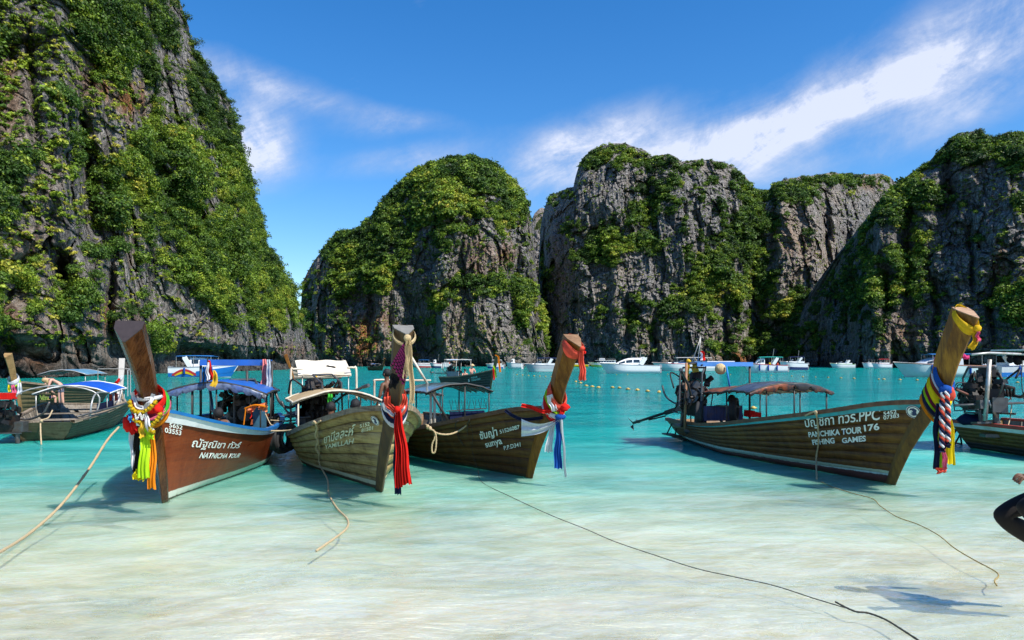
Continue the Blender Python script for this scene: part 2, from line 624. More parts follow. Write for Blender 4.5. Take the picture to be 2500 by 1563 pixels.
def water_material():
    m, t = new_mat('sea_water')
    out = t.node('ShaderNodeOutputMaterial')
    geo = t.node('ShaderNodeNewGeometry').outputs['Position']
    dep = t.node('ShaderNodeAttribute', attribute_name='depth').outputs['Fac']
    flow = t.mapping(geo, scale=(0.38, 1.0, 1.0), rot=(0, 0, math.radians(9)))
    nA = t.noise(flow, 0.55, 4, 0.55, 0.6)
    nB = t.noise(flow, 1.7, 5, 0.6, 0.8)
    nC = t.noise(flow, 6.0, 3, 0.5, 0.5)
    dj = t.math('ADD', dep, t.math('MULTIPLY', t.math('SUBTRACT', nA, 0.5), t.math('MULTIPLY', dep, 0.9)))
    # colour of the lit water body by depth: sandy milk, mint, turquoise
    body = t.ramp(t.math('DIVIDE', dj, 3.0), [(0.0, (0.97, 0.87, 0.64)), (0.028, (0.95, 0.92, 0.68)), (0.048, (0.80, 0.91, 0.66)), (0.085, (0.44, 0.80, 0.58)),
                                              (0.17, (0.10, 0.53, 0.43)), (0.33, (0.010, 0.30, 0.25)), (1.0, (0.002, 0.19, 0.168))])
    opac = t.math('SUBTRACT', 1.0, t.math('POWER', 2.718, t.math('MULTIPLY', dj, -3.6)))
    silt = t.noise(geo, 0.16, 3, 0.5)
    opac = t.math('ADD', opac, t.maprange(silt, 0.45, 0.7, 0.0, 0.22), clamp=True)
    opac = t.math('MAXIMUM', opac, 0.34, clamp=True)
    # dark and pale of wavelets painted into the water colour as streaks
    nS = t.noise(t.mapping(geo, scale=(0.16, 0.36, 1), rot=(0, 0, math.radians(4))), 1.0, 9, 0.75, 0.4)
    body = t.mix(t.maprange(nS, 0.42, 0.58, 0.85, 0.0), body, t.mix(1.0, body, (0.40, 0.60, 0.64), 'MULTIPLY'))
    # drifting sand and swash marks in the shallows
    nD = t.noise(t.mapping(t.mapping(geo, rot=(0, 0, math.radians(-28))), scale=(0.42, 1.25, 1)), 1.5, 9, 0.68, 1.6)
    sh = t.maprange(dep, 0.05, 0.55, 1.0, 0.15)
    body = t.mix(t.math('MULTIPLY', t.maprange(nD, 0.58, 0.42, 0.0, 1.0), sh), body, t.mix(1.0, body, (0.76, 0.69, 0.56), 'MULTIPLY'))
    # ripples
    h = t.math('ADD', t.math('MULTIPLY', nA, 0.16), t.math('MULTIPLY', nB, 0.11))
    h = t.math('ADD', h, t.math('MULTIPLY', nC, 0.03))
    near_rip = t.noise(t.mapping(geo, scale=(0.55, 1.3, 1), rot=(0, 0, math.radians(6))), 4.2, 4, 0.6, 0.8)
    h = t.math('ADD', h, t.math('MULTIPLY', near_rip, 0.05))
    fine = t.noise(t.mapping(geo, scale=(0.25, 0.55, 1)), 2.2, 6, 0.7, 0.3)
    farw = t.maprange(dep, 0.35, 1.6, 0.0, 1.0)
    h = t.math('ADD', h, t.math('MULTIPLY', t.math('MULTIPLY', fine, farw), 0.34))
    bp = t.node('ShaderNodeBump')
    bp.inputs['Strength'].default_value = 0.85
    bp.inputs['Distance'].default_value = 1.0
    t.put(bp.inputs['Height'], h)
    dif = t.node('ShaderNodeSubsurfaceScattering')
    dif.falloff = 'RANDOM_WALK'
    t.put(dif.inputs['Color'], body)
    dif.inputs['Scale'].default_value = 0.9
    dif.inputs['Radius'].default_value = (0.7, 1.0, 1.0)
    t.put(dif.inputs['Normal'], bp.outputs[0])
    tra = t.node('ShaderNodeBsdfTransparent')
    t.put(tra.inputs[0], t.mix(t.math('MULTIPLY', dj, 1.1, clamp=True), (0.98, 0.99, 0.96), (0.45, 0.93, 0.85)))
    df2 = t.node('ShaderNodeBsdfDiffuse')
    t.put(df2.inputs[0], body)
    t.put(df2.inputs['Normal'], bp.outputs[0])
    bod = t.node('ShaderNodeMixShader')
    bod.inputs[0].default_value = 0.22
    t.put(bod.inputs[1], dif.outputs[0])
    t.put(bod.inputs[2], df2.outputs[0])
    inner = t.node('ShaderNodeMixShader')
    t.put(inner.inputs[0], opac)
    t.put(inner.inputs[1], tra.outputs[0])
    t.put(inner.inputs[2], bod.outputs[0])
    gl = t.node('ShaderNodeBsdfGlossy')
    gl.inputs[0].default_value = (1, 1, 1, 1)
    gl.inputs['Roughness'].default_value = 0.07
    t.put(gl.inputs['Normal'], bp.outputs[0])
    fr = t.node('ShaderNodeFresnel')
    fr.inputs[0].default_value = 1.30
    t.put(fr.inputs['Normal'], bp.outputs[0])
    f = t.math('MULTIPLY', fr.outputs[0], t.maprange(dep, 0.1, 2.5, 0.66, 0.42))
    f = t.math('MINIMUM', f, 0.36)
    mx = t.node('ShaderNodeMixShader')
    t.put(mx.inputs[0], f)
    t.put(mx.inputs[1], inner.outputs[0])
    t.put(mx.inputs[2], gl.outputs[0])
    t.put(out.inputs[0], mx.outputs[0])
    return m


def sand_material():
    m, t = new_mat('wet_sand')
    out = t.node('ShaderNodeOutputMaterial')
    b = t.node('ShaderNodeBsdfPrincipled')
    geo = t.node('ShaderNodeNewGeometry').outputs['Position']
    flow = t.mapping(geo, scale=(0.42, 1.0, 1.0), rot=(0, 0, math.radians(-14)))
    n1 = t.noise(flow, 0.9, 5, 0.6, 0.9)
    n2 = t.noise(flow, 3.4, 6, 0.66, 1.3)
    n3 = t.noise(geo, 0.22, 3, 0.5)
    c = t.ramp(t.math('ADD', t.math('MULTIPLY', n1, 0.5), t.math('MULTIPLY', n2, 0.5)),
               [(0.34, (0.40, 0.34, 0.22)), (0.44, (0.66, 0.60, 0.45)), (0.53, (0.88, 0.80, 0.62)), (0.66, (0.95, 0.90, 0.76))])
    c = t.mix(t.maprange(n3, 0.35, 0.65, 0.0, 0.45), c, (0.80, 0.79, 0.72))
    t.put(b.inputs['Base Color'], c)
    b.inputs['Roughness'].default_value = 0.9
    b.inputs['Specular IOR Level'].default_value = 0.1
    bp = t.node('ShaderNodeBump')
    bp.inputs['Strength'].default_value = 0.35
    bp.inputs['Distance'].default_value = 0.3
    t.put(bp.inputs['Height'], n1)
    t.put(b.inputs['Normal'], bp.outputs[0])
    t.put(out.inputs[0], b.outputs[0])
    return m


# ------------------------------------------------------------------ sea and sea bed
def build_sea():
    # rows spaced by distance so near water is fine and the far sheet reaches the horizon
    ys = np.concatenate([np.linspace(-12, 2.5, 20), 2.5 * (2600 / 2.5) ** (np.linspace(0, 1, 520) ** 0.95)[1:]])
    us = np.linspace(-1.15, 1.15, 420)
    Y, U = np.meshgrid(ys, us, indexing='ij')
    X = U * np.maximum(np.abs(Y), 16) * 1.0 + 0 * U
    X = U * (14 + np.clip(Y, 0, None) * 1.35)
    q = np.stack([X * 0.35, Y, np.zeros_like(X)], -1)
    amp = np.clip(1.4 - Y / 60, 0.0, 1)
    Z = amp * (0.016 * fbm(q * 0.55, 3, 5) + 0.010 * fbm(q * 1.7, 3, 9))
    dep = water_depth(X, Y)
    me = grid_mesh('sea', np.stack([X, Y, Z], -1))
    a = me.attributes.new('depth', 'FLOAT', 'POINT')
    a.data.foreach_set('value', dep.reshape(-1).astype(np.float32))
    tag(link('sea_water', me, water_material()), 'clear shallow turquoise sea over pale sand', None, None, 'structure')
    ys = np.concatenate([np.linspace(-12, 60, 260), np.geomspace(60.5, 2600, 60)])
    us = np.linspace(-1, 1, 200)
    Y, U = np.meshgrid(ys, us, indexing='ij')
    X = U * (16 + np.clip(Y, 0, None) * 1.35)
    q = np.stack([X * 0.5, Y, np.zeros_like(X)], -1)
    Z = -water_depth(X, Y) - 0.03 + 0.012 * fbm(q * 0.8, 3, 15)
    tag(link('sandy_seabed', grid_mesh('sandy_seabed', np.stack([X, Y, Z], -1)), sand_material()), 'pale sandy sea bed under the water', None, None, 'structure')


build_sea()

# ------------------------------------------------------------------ limestone cliffs
ROCK = rock_material()
LEAF = leaf_material('cliff_leaves')
CLIFFS = {}


def blobs(PX, PY, L):
    s = np.zeros_like(PX)
    for cx, cy, rx, ry, w in L:
        s += w * np.exp(-((PX - cx) / rx) ** 2 - ((PY - cy) / ry) ** 2)
    return s


def cliff(name, label, sil, base, step, nrow, lean, relief, veg, stain, pale, grooves=(), seed=0, ysmooth=1.0, undercut=4.0, rough_top=4.0, tilt=0.0, veg_bias=0.0, beds=0.9, edge_list=None, vseed=0):
    sil, base = np.array(sil, float), np.array(base, float)
    if edge_list is None:
        pxs = np.arange(sil[0, 0], sil[-1, 0] + 0.1, step)
        top = np.interp(pxs, sil[:, 0], sil[:, 1])
        D0 = np.interp(pxs, base[:, 0], base[:, 1])
        k = np.ones(9) / 9
        D0 = np.convolve(np.pad(D0, 4, 'edge'), k, 'valid')
        q1 = np.stack([pxs / 14.0, np.zeros_like(pxs) + seed, np.zeros_like(pxs)], -1)
        edge = np.clip((pxs - pxs[0]) / 20, 0, 1) * np.clip((pxs[-1] - pxs) / 20, 0, 1)
        top = top + rough_top * fbm(q1, 4, seed + 5) * (0.3 + 0.7 * edge)
        yb = HY + F * (H + 1.5) / D0
        v = np.linspace(0, 1, nrow)
        PX, V = np.meshgrid(pxs, v, indexing='ij')
        PY = yb[:, None] + (top - yb)[:, None] * V
        yb2 = yb[:, None]
        D0 = D0[:, None] * np.ones_like(V)
        R = V
    else:
        # a cliff whose skyline is its right-hand edge: rows end at the edge
        el = np.array(edge_list, float)
        x0, t0 = sil[0, 0], sil[0, 1]
        U, V = np.meshgrid(np.linspace(0, 1, int((770 - x0) / step)) ** 0.9, np.linspace(0, 1, nrow), indexing='ij')
        PY = 925.0 + (t0 - 925.0) * V
        q1 = np.stack([V / 0.016, V * 0 + seed, V * 0], -1)
        ex = np.interp(PY, el[:, 0], el[:, 1]) + rough_top * fbm(q1, 4, seed + 5)
        PX = x0 + (ex - x0) * U
        D0 = np.interp(PX, base[:, 0], base[:, 1])
        yb2 = HY + F * (H + 1.5) / D0
        PY = yb2 + (t0 - yb2) * V
        R = U
        pxs = PX[:, 0]
        top = PY[:, -1]
    hgt = np.clip((yb2 - PY) / F * D0, 0, None)
    D = D0 + lean * hgt
    D += 0.12 * (hgt.max(axis=1 if edge_list is None else 0, keepdims=True) + 6) * R ** 10 * 1.5
    # distance to silhouette in pixels along the row rounds the sides off too
    X = (PX - CX) / F * D
    Z = H - (PY - HY) / F * D
    P = np.stack([X, D, Z], -1)
    A1, A2, A3, A4 = relief
    W = np.stack([fbm(P / 30, 2, seed + 41), fbm(P / 30, 2, seed + 42), fbm(P / 30, 2, seed + 43)], -1)
    Q = P + W * 7
    Q[..., 0] += tilt * Q[..., 2]
    big = fbm(Q / np.array([34, 60, 80]), 3, seed + 1)
    ribs = ridged(Q / np.array([11, 30, 34]), 3, seed + 2)
    flut = ridged(Q / np.array([2.7, 10, 15]), 3, seed + 3)
    rgh = fbm(Q / np.array([3.2, 6, 3.2]), 4, seed + 4, 0.6)
    bedz = Q[..., 2] / 3.6 + fbm(Q / 12, 3, seed + 6) * 2.2
    bed = (bedz - np.floor(bedz))
    fine = ridged(Q / np.array([1.25, 5, 6.0]), 2, seed + 12)
    Qj = Q + 1.3 * np.stack([fbm(P / 3.0, 2, seed + 71), fbm(P / 3.0, 2, seed + 72), fbm(P / 3.0, 2, seed + 73)], -1)
    cv, ce = cells(Qj / np.array([7.5, 16, 15]), seed + 21)
    cv2, ce2 = cells(Qj / np.array([2.6, 7, 5.2]), seed + 22)
    blocks = 0.55 * A2 * cv + 0.42 * A3 * cv2 - 1.3 * np.clip(0.12 - ce, 0, 1) / 0.12 - 0.5 * np.clip(0.10 - ce2, 0, 1) / 0.10
    rel = -A1 * big - 0.8 * A2 * ribs - 0.55 * A3 * flut - blocks - 0.55 * fine - A4 * rgh + A4 * beds * bed * (0.4 + 0.8 * np.clip(0.5 + fbm(Q / 16, 2, seed + 7), 0, 1))
    wx, wy = 16 * fbm(Q / 9, 3, seed + 61), 40 * fbm(Q / 14, 3, seed + 62)
    for (gx, gy, rx, ry, dd) in grooves:
        g = np.exp(-((PX + wx - gx) / rx) ** 2 - ((PY + wy - gy) / ry) ** 2)
        rel += dd * g
    zc = np.clip(Z, 0, None)
    uc = undercut * np.clip(1 - zc / 5.5, 0, 1) ** 0.5 * (0.65 + 0.6 * fbm(Q / np.array([8, 20, 30]), 2, seed + 8))
    fade = 1 - 0.5 * V ** 6
    D2 = D + rel * fade + uc
    vn = fbm(P / np.array([10, 14, 12]), 5, seed + 9, 0.7)
    zz = H - (PY - HY) / F * D2
    k5 = np.ones(7) / 7
    Ds = np.apply_along_axis(lambda r: np.convolve(r, k5, 'same'), 1, D2)
    ledge = np.clip(np.gradient(Ds, axis=1) / np.maximum(np.gradient(zz, axis=1), 0.05), -0.5, 2.0)
    vn = vn + 0.75 * fbm(P / np.array([3.5, 5, 3.8]), 3, seed + 19, 0.6)
    vg = np.clip(blobs(PX, PY, veg), -1, 0.75) + 1.1 * vn + 0.30 * (ledge - lean) + veg_bias
    vegm = np.clip((vg - 0.22) / 0.30, 0, 1)
    vegm *= np.clip((Z - 3.0) / 3.0, 0, 1)
    stm = np.clip(blobs(PX, PY, stain) + 0.15 * vn, 0, 1)
    plm = np.clip(blobs(PX, PY, pale), 0, 1)
    X = (PX - CX) / F * D2
    Z = H - (PY - HY) / F * D2
    P = np.stack([X, D2, Z], -1)
    # the mountain's back: falls away behind the skyline so it is solid from elsewhere too
    back = []
    if edge_list is None:
        for j, (dd, fz) in enumerate(((3, 0.0), (9, 0.03), (22, 0.1), (45, 0.3), (80, 0.6), (110, 1.0))):
            back.append(np.stack([X[:, -1] * (1 + dd * 0.0006), D2[:, -1] + dd, Z[:, -1] * (1 - fz) - 2.0 * fz - 0.2], -1))
        P2 = np.concatenate([P, np.stack(back, 1)], 1)
    else:
        for dd, dx in ((3, 0.5), (9, 3), (22, 10), (45, 26), (80, 60), (110, 120)):
            back.append(np.stack([X[-1] * (1 + dd * 0.0006) - dx, D2[-1] + dd, Z[-1] - 0.1], -1))
        P2 = np.concatenate([P, np.stack(back, 0)], 0)
    me = grid_mesh(name, P2, smooth=False)
    nb = len(back)
    pad = (lambda a: np.concatenate([a, np.repeat(a[:, -1:], nb, 1)], 1)) if edge_list is None else (lambda a: np.concatenate([a, np.repeat(a[-1:], nb, 0)], 0))
    colr = np.stack([pad(vegm), pad(stm), pad(plm), np.ones(P2.shape[:2])], -1)
    a = me.color_attributes.new('mask', 'FLOAT_COLOR', 'POINT')
    a.data.foreach_set('color', colr.reshape(-1).astype(np.float32))
    o = link(name, me, ROCK)
    tag(o, label, None, None, 'structure')
    CLIFFS[name] = dict(P=P, veg=vegm, vg=vg, PX=PX, PY=PY, row=(edge_list is not None))
    return CLIFFS[name]
# left cliff: a wall that runs away from us along the left shore
cA = cliff('left_limestone_cliff', 'tall near limestone cliff hung with green trees at the left',
           [(-260, -260), (770, -260)],
           [(-260, 74), (0, 84), (150, 90), (300, 104), (400, 120), (500, 132), (580, 146), (700, 182), (770, 235)],
           2.2, 430, 0.30, (7.0, 3.2, 1.5, 0.9),
           [(330, 60, 160, 120, .55), (400, 300, 90, 130, .55), (480, 480, 110, 110, .75), (330, 420, 90, 90, .5), (600, 560, 60, 120, .8), (560, 700, 90, 60, .55), (500, 640, 70, 40, .5),
            (690, 760, 60, 70, .8), (650, 680, 50, 70, .6), (540, 200, 60, 130, .6), (580, 790, 50, 30, .7), (220, 130, 70, 90, .25), (40, 420, 50, 60, .55), (370, 850, 36, 45, .8),
            (40, 650, 70, 70, .15), (60, 800, 120, 50, .1), (30, 30, 60, 60, .3),
            (60, 250, 90, 120, -.8), (90, 480, 90, 100, -.45), (160, 600, 110, 90, -.15), (230, 800, 120, 80, -.25), (470, 820, 70, 50, -.8), (315, 590, 55, 80, -.6), (300, 680, 40, 60, -.6), (500, 540, 30, 50, -.9),
            (580, 700, 26, 40, -.5), (190, 180, 60, 70, -.35), (345, 245, 40, 40, -.7), (325, 250, 30, 50, -.5), (360, 80, 30, 60, -.5), (420, 180, 24, 50, -.5), (700, 850, 40, 40, -.5), (530, 270, 12, 60, -.4), (230, 210, 40, 50, -.6)],
           [(250, 200, 60, 70, .5), (320, 245, 30, 40, .9), (20, 220, 40, 80, .4), (60, 600, 60, 60, .2), (200, 800, 80, 60, .35), (240, 770, 30, 30, .7), (110, 880, 60, 40, .5), (20, 780, 40, 40, .4), (350, 800, 30, 50, .3), (700, 860, 50, 20, .4)],
           [(40, 280, 40, 90, .55), (120, 420, 60, 60, .3), (60, 700, 60, 80, .35), (180, 860, 120, 40, .5), (450, 740, 80, 80, .15), (300, 640, 60, 80, .25), (490, 540, 30, 50, .3)],
           grooves=[(150, 690, 22, 60, 9), (165, 730, 16, 40, 6), (210, 430, 18, 160, 7), (270, 760, 14, 110, 7), (80, 200, 12, 120, 5), (230, 560, 20, 60, 5), (500, 878, 100, 16, 8), (650, 880, 60, 12, 6), (300, 860, 30, 40, 6), (560, 640, 16, 90, 5)],
           seed=100, undercut=7, rough_top=6.0, tilt=0.15, veg_bias=0.13, beds=0.6,
           edge_list=[(-260, 300), (-120, 372), (0, 435), (36, 450), (65, 453), (107, 468), (128, 480), (173, 501), (190, 520), (226, 545), (245, 562), (282, 568), (315, 584), (351, 584), (405, 594), (440, 614), (482, 620),
                      (530, 636), (589, 648), (631, 668), (670, 688), (702, 708), (738, 718), (780, 738), (835, 752), (862, 768), (900, 776)])
cS = cliff('small_far_peak', 'small pale rock peak in the gap between two domes',
           [(1285, 560), (1297, 540), (1305, 522), (1315, 512), (1324, 507), (1345, 512), (1370, 540)], [(1285, 470), (1370, 470)], 2.5, 120, 0.2, (3, 2, 1.5, .8),
           [(1310, 620, 40, 40, .3)], [], [(1315, 530, 40, 40, .3)], seed=150, rough_top=2)
cB = cliff('dome_limestone_cliff', 'domed limestone island with a green wooded crown in the middle',
           [(733, 800), (735, 740), (739, 690), (751, 662), (774, 627), (794, 599), (821, 568), (856, 564), (887, 545), (907, 533), (919, 509), (942, 482), (973, 451), (997, 428), (1016, 410), (1051, 398), (1090, 390),
            (1125, 382), (1145, 379), (1160, 381), (1188, 390), (1207, 402), (1227, 416), (1246, 433), (1266, 451), (1281, 474), (1289, 498), (1295, 525), (1303, 584), (1309, 662), (1320, 728), (1332, 779), (1342, 860)],
           [(733, 345), (800, 325), (900, 310), (1000, 306), (1080, 294), (1200, 298), (1290, 318), (1342, 352)],
           2.0, 300, 0.34, (11, 5.0, 1.9, 1.0),
           [(1130, 440, 170, 80, .60), (1020, 520, 110, 60, .40), (1000, 590, 110, 45, .35), (870, 660, 70, 80, .40), (820, 620, 60, 40, .3), (1240, 520, 50, 70, .6), (1120, 690, 70, 18, .7), (1220, 700, 70, 26, .6), (1290, 740, 34, 50, .9),
            (1050, 735, 34, 45, .8), (940, 700, 30, 30, .7), (900, 630, 60, 60, .45), (820, 840, 30, 50, .2), (1065, 800, 30, 30, .4), (1090, 610, 60, 30, .3),
            (1190, 610, 70, 45, -1.1), (1000, 700, 50, 40, -.5), (1150, 800, 110, 70, -.7), (880, 800, 120, 80, -.45), (980, 760, 60, 70, -.5), (790, 650, 18, 30, -.7), (1130, 540, 50, 16, -.45), (1050, 650, 60, 20, -.4), (1310, 650, 12, 90, -.5)],
           [(900, 800, 45, 60, .8), (870, 860, 50, 30, .5), (780, 850, 25, 30, .6), (1170, 640, 60, 60, .25), (1000, 880, 40, 20, .6), (1010, 475, 20, 15, .5), (1240, 620, 20, 30, .4)],
           [(1140, 850, 80, 60, .75), (790, 655, 20, 25, .9), (900, 850, 60, 50, .45), (760, 760, 30, 80, .35), (1190, 600, 60, 40, .2), (1170, 800, 20, 40, .4)],
           grooves=[(1015, 840, 34, 60, 17), (1060, 845, 18, 50, 8), (905, 760, 10, 70, 8), (1262, 650, 9, 60, 8), (1110, 560, 50, 12, 6), (1000, 740, 14, 30, 6), (1125, 730, 8, 60, 5), (760, 820, 12, 50, 10), (1210, 790, 7, 60, 4), (960, 790, 10, 60, 5)],
           seed=200, undercut=4, rough_top=4.0)
cC = cliff('grey_limestone_ridge', 'long grey limestone ridge with green gullies behind the anchored boats',
           [(1316, 640), (1319, 560), (1325, 525), (1331, 502), (1343, 474), (1362, 469), (1401, 455), (1403, 439), (1413, 404), (1425, 381), (1440, 369), (1472, 355), (1503, 350), (1530, 351), (1558, 361), (1577, 369),
            (1589, 383), (1620, 377), (1639, 379), (1663, 392), (1678, 392), (1714, 389), (1737, 389), (1764, 396), (1788, 406), (1811, 424), (1827, 441), (1842, 463), (1862, 468), (1881, 462), (1889, 447), (1909, 439),
            (1935, 435), (1977, 429), (2007, 425), (2032, 420), (2070, 424), (2112, 426), (2146, 424), (2172, 434), (2195, 449), (2240, 470)],
           [(1316, 400), (1340, 366), (1400, 342), (1500, 330), (1700, 326), (1800, 335), (1860, 350), (1900, 340), (2000, 345), (2100, 370), (2240, 420)],
           2.1, 270, 0.30, (11, 5.5, 2.3, 1.1),
           [(1450, 385, 60, 30, .4), (1560, 400, 60, 30, .4), (1590, 470, 70, 55, .7), (1690, 480, 60, 40, .35), (1520, 590, 90, 26, .7), (1450, 620, 70, 24, .45), (1830, 560, 70, 70, .8), (1760, 640, 80, 60, .7), (1740, 720, 90, 36, .85),
            (1850, 690, 50, 60, .6), (1640, 740, 80, 26, .5), (1480, 770, 60, 50, .5), (1880, 800, 60, 60, .5), (1930, 470, 80, 26, .7), (2060, 436, 90, 16, .6), (1980, 575, 26, 30, .8), (1345, 680, 20, 50, .5), (1330, 800, 25, 60, .7), (1580, 850, 20, 30, .6), (1505, 850, 22, 30, .6),
            (1660, 820, 30, 40, .4), (1800, 870, 40, 30, .3), (1780, 430, 40, 16, .3), (1950, 740, 50, 60, .4), (1720, 400, 60, 12, .4), (2010, 650, 40, 30, .25),
            (1480, 450, 60, 50, -.6), (1350, 560, 50, 70, -.5), (1640, 570, 60, 50, -.35), (1450, 680, 60, 30, -.6), (1560, 680, 80, 40, -.5), (1570, 860, 150, 40, -.7), (1960, 620, 70, 110, -.55), (2070, 550, 70, 90, -.6), (1740, 430, 60, 30, -.4), (1720, 560, 30, 40, -.4), (1400, 800, 60, 60, -.4)],
           [(1840, 870, 50, 30, .6), (1790, 880, 40, 20, .5), (1930, 600, 60, 60, .15), (2120, 450, 30, 20, .3)],
           [(1970, 620, 90, 130, .42), (1900, 560, 50, 60, .35), (1590, 860, 60, 40, .22), (1780, 850, 60, 40, .3), (1470, 720, 40, 30, .15)],
           grooves=[(1335, 640, 10, 160, 14), (1400, 800, 9, 90, 8), (1350, 800, 14, 80, 12), (1585, 470, 14, 60, 8), (1700, 560, 9, 60, 7), (1885, 560, 12, 110, 9), (2020, 560, 10, 80, 8), (1530, 800, 9, 60, 9), (1600, 820, 8, 70, 7), (1690, 420, 8, 40, 6), (1770, 800, 10, 60, 7), (1840, 740, 18, 80, 10), (1480, 560, 60, 9, 5), (1900, 820, 20, 60, 10)],
           seed=300, undercut=4, rough_top=3.5, veg_bias=-0.08)
cE = cliff('right_limestone_cliff', 'steep limestone cliff with a shaded green flank at the right',
           [(1868, 886), (1900, 842), (1930, 812), (1960, 785), (1990, 730), (2010, 695), (2036, 648), (2070, 602), (2100, 560), (2121, 534), (2150, 494), (2180, 462), (2197, 445), (2231, 420), (2269, 394), (2294, 369), (2315, 348), (2332, 331),
            (2362, 322), (2385, 318), (2394, 311), (2402, 327), (2425, 335), (2440, 331), (2459, 324), (2500, 327), (2600, 340), (2760, 300), (2900, 330)],
           [(1868, 360), (1930, 335), (2000, 312), (2060, 278), (2100, 252), (2140, 238), (2220, 236), (2350, 226), (2500, 212), (2900, 200)],
           2.2, 300, 0.33, (9, 4.6, 2.1, 1.0),
           [(2220, 470, 70, 60, .6), (2200, 600, 60, 90, .45), (2260, 640, 40, 60, .45), (2150, 680, 60, 80, .5), (2080, 700, 50, 80, .4), (2340, 370, 60, 34, .7), (2470, 370, 70, 50, .7), (2490, 500, 24, 60, .6), (2485, 750, 45, 45, 1.0),
            (2455, 600, 26, 40, .5), (2370, 520, 16, 50, .4), (2000, 820, 60, 50, .35), (1950, 830, 40, 40, .4), (2060, 830, 40, 40, .3), (2150, 790, 40, 30, .2), (2250, 700, 60, 20, .2),
            (2400, 450, 60, 40, -.8), (2350, 600, 60, 100, -.55), (2330, 780, 130, 80, -.55), (2420, 650, 60, 60, -.3), (2110, 860, 60, 40, -.6), (2330, 470, 26, 30, -.4), (2450, 840, 80, 40, -.6)],
           [(2445, 640, 16, 40, .6), (2220, 800, 40, 60, .4), (2430, 500, 20, 30, .2), (2140, 800, 30, 40, .25), (2440, 860, 40, 24, .5)],
           [(2160, 850, 100, 50, .25), (2300, 780, 60, 60, .18), (2400, 450, 60, 50, .12), (2440, 700, 60, 80, .2)],
           grooves=[(2215, 620, 14, 120, 12), (2310, 480, 18, 90, 14), (2160, 700, 18, 60, 13), (2080, 800, 20, 60, 9), (2280, 760, 9, 70, 7), (2370, 640, 9, 80, 6), (2235, 860, 9, 40, 6), (2420, 760, 9, 80, 6), (2120, 600, 20, 50, 8), (2180, 860, 8, 40, 6), (2340, 860, 10, 40, 6), (2040, 720, 16, 80, 8)],
           seed=400, undercut=6, rough_top=5.0, veg_bias=-0.06)


# ------------------------------------------------------------------ trees and bushes on the cliffs
def leaf_clump(name, n, leaf, seed, mat, lumps=7, squash=0.8):
    r = np.random.default_rng(seed)
    cen = r.normal(0, 0.33, (lumps, 3)) * np.array([1, 1, 0.7])
    rad = r.uniform(0.38, 0.62, lumps)
    k = r.integers(0, lumps, n)
    d = r.normal(0, 1, (n, 3))
    d[:, 2] = np.abs(d[:, 2]) * 0.9 - 0.25
    d /= np.linalg.norm(d, axis=1)[:, None]
    c = cen[k] + d * rad[k][:, None] * r.uniform(0.75, 1.08, n)[:, None]
    c[:, 2] *= squash
    nrm = d + r.normal(0, 0.45, (n, 3)) + np.array([0, 0, 0.35])
    nrm /= np.linalg.norm(nrm, axis=1)[:, None]
    a = np.cross(nrm, r.normal(0, 1, (n, 3)))
    a /= np.linalg.norm(a, axis=1)[:, None]
    b = np.cross(nrm, a)
    s = leaf * r.uniform(0.6, 1.35, n)[:, None]
    vs = np.stack([c - a * s, c + b * s * 0.55, c + a * s, c - b * s * 0.55], 1).reshape(-1, 3)
    me = new_mesh(name, vs, [(4 * i, 4 * i + 1, 4 * i + 2, 4 * i + 3) for i in range(n)])
    at = me.attributes.new('leaf', 'FLOAT', 'POINT')
    at.data.foreach_set('value', np.repeat(r.random(n), 4).astype(np.float32))
    me.materials.append(mat)
    return me


def clump_collection(name, n, leaf, count, seed, squash=0.8):
    c = bpy.data.collections.new(name)
    for i in range(count):
        me = leaf_clump('leaf_clump', n, leaf, seed + i, LEAF, squash=squash)
        c.objects.link(bpy.data.objects.new('leaf_clump', me))
    return c


CL_NEAR = clump_collection('near_clumps', 230, 0.115, 6, 10)
CL_FAR = clump_collection('far_clumps', 90, 0.19, 6, 40)
CL_TUFT = clump_collection('tuft_clumps', 60, 0.24, 4, 70, 0.6)


def instancer(coll):
    g = bpy.data.node_groups.new('scatter_leaves', 'GeometryNodeTree')
    g.interface.new_socket('Geometry', in_out='INPUT', socket_type='NodeSocketGeometry')
    g.interface.new_socket('Geometry', in_out='OUTPUT', socket_type='NodeSocketGeometry')
    gi, go = g.nodes.new('NodeGroupInput'), g.nodes.new('NodeGroupOutput')
    ci = g.nodes.new('GeometryNodeCollectionInfo')
    ci.inputs['Collection'].default_value = coll
    ci.inputs['Separate Children'].default_value = True
    ci.inputs['Reset Children'].default_value = True
    m2p = g.nodes.new('GeometryNodeMeshToPoints')
    ip = g.nodes.new('GeometryNodeInstanceOnPoints')

    def attr(nm, ty):
        n = g.nodes.new('GeometryNodeInputNamedAttribute')
        n.data_type = ty
        n.inputs['Name'].default_value = nm
        return n.outputs['Attribute']
    L = g.links.new
    L(gi.outputs[0], m2p.inputs['Mesh'])
    L(m2p.outputs[0], ip.inputs['Points'])
    L(ci.outputs[0], ip.inputs['Instance'])
    ip.inputs['Pick Instance'].default_value = True
    L(attr('pick', 'INT'), ip.inputs['Instance Index'])
    L(attr('rot', 'FLOAT_VECTOR'), ip.inputs['Rotation'])
    L(attr('scl', 'FLOAT'), ip.inputs['Scale'])
    L(ip.outputs[0], go.inputs[0])
    return g


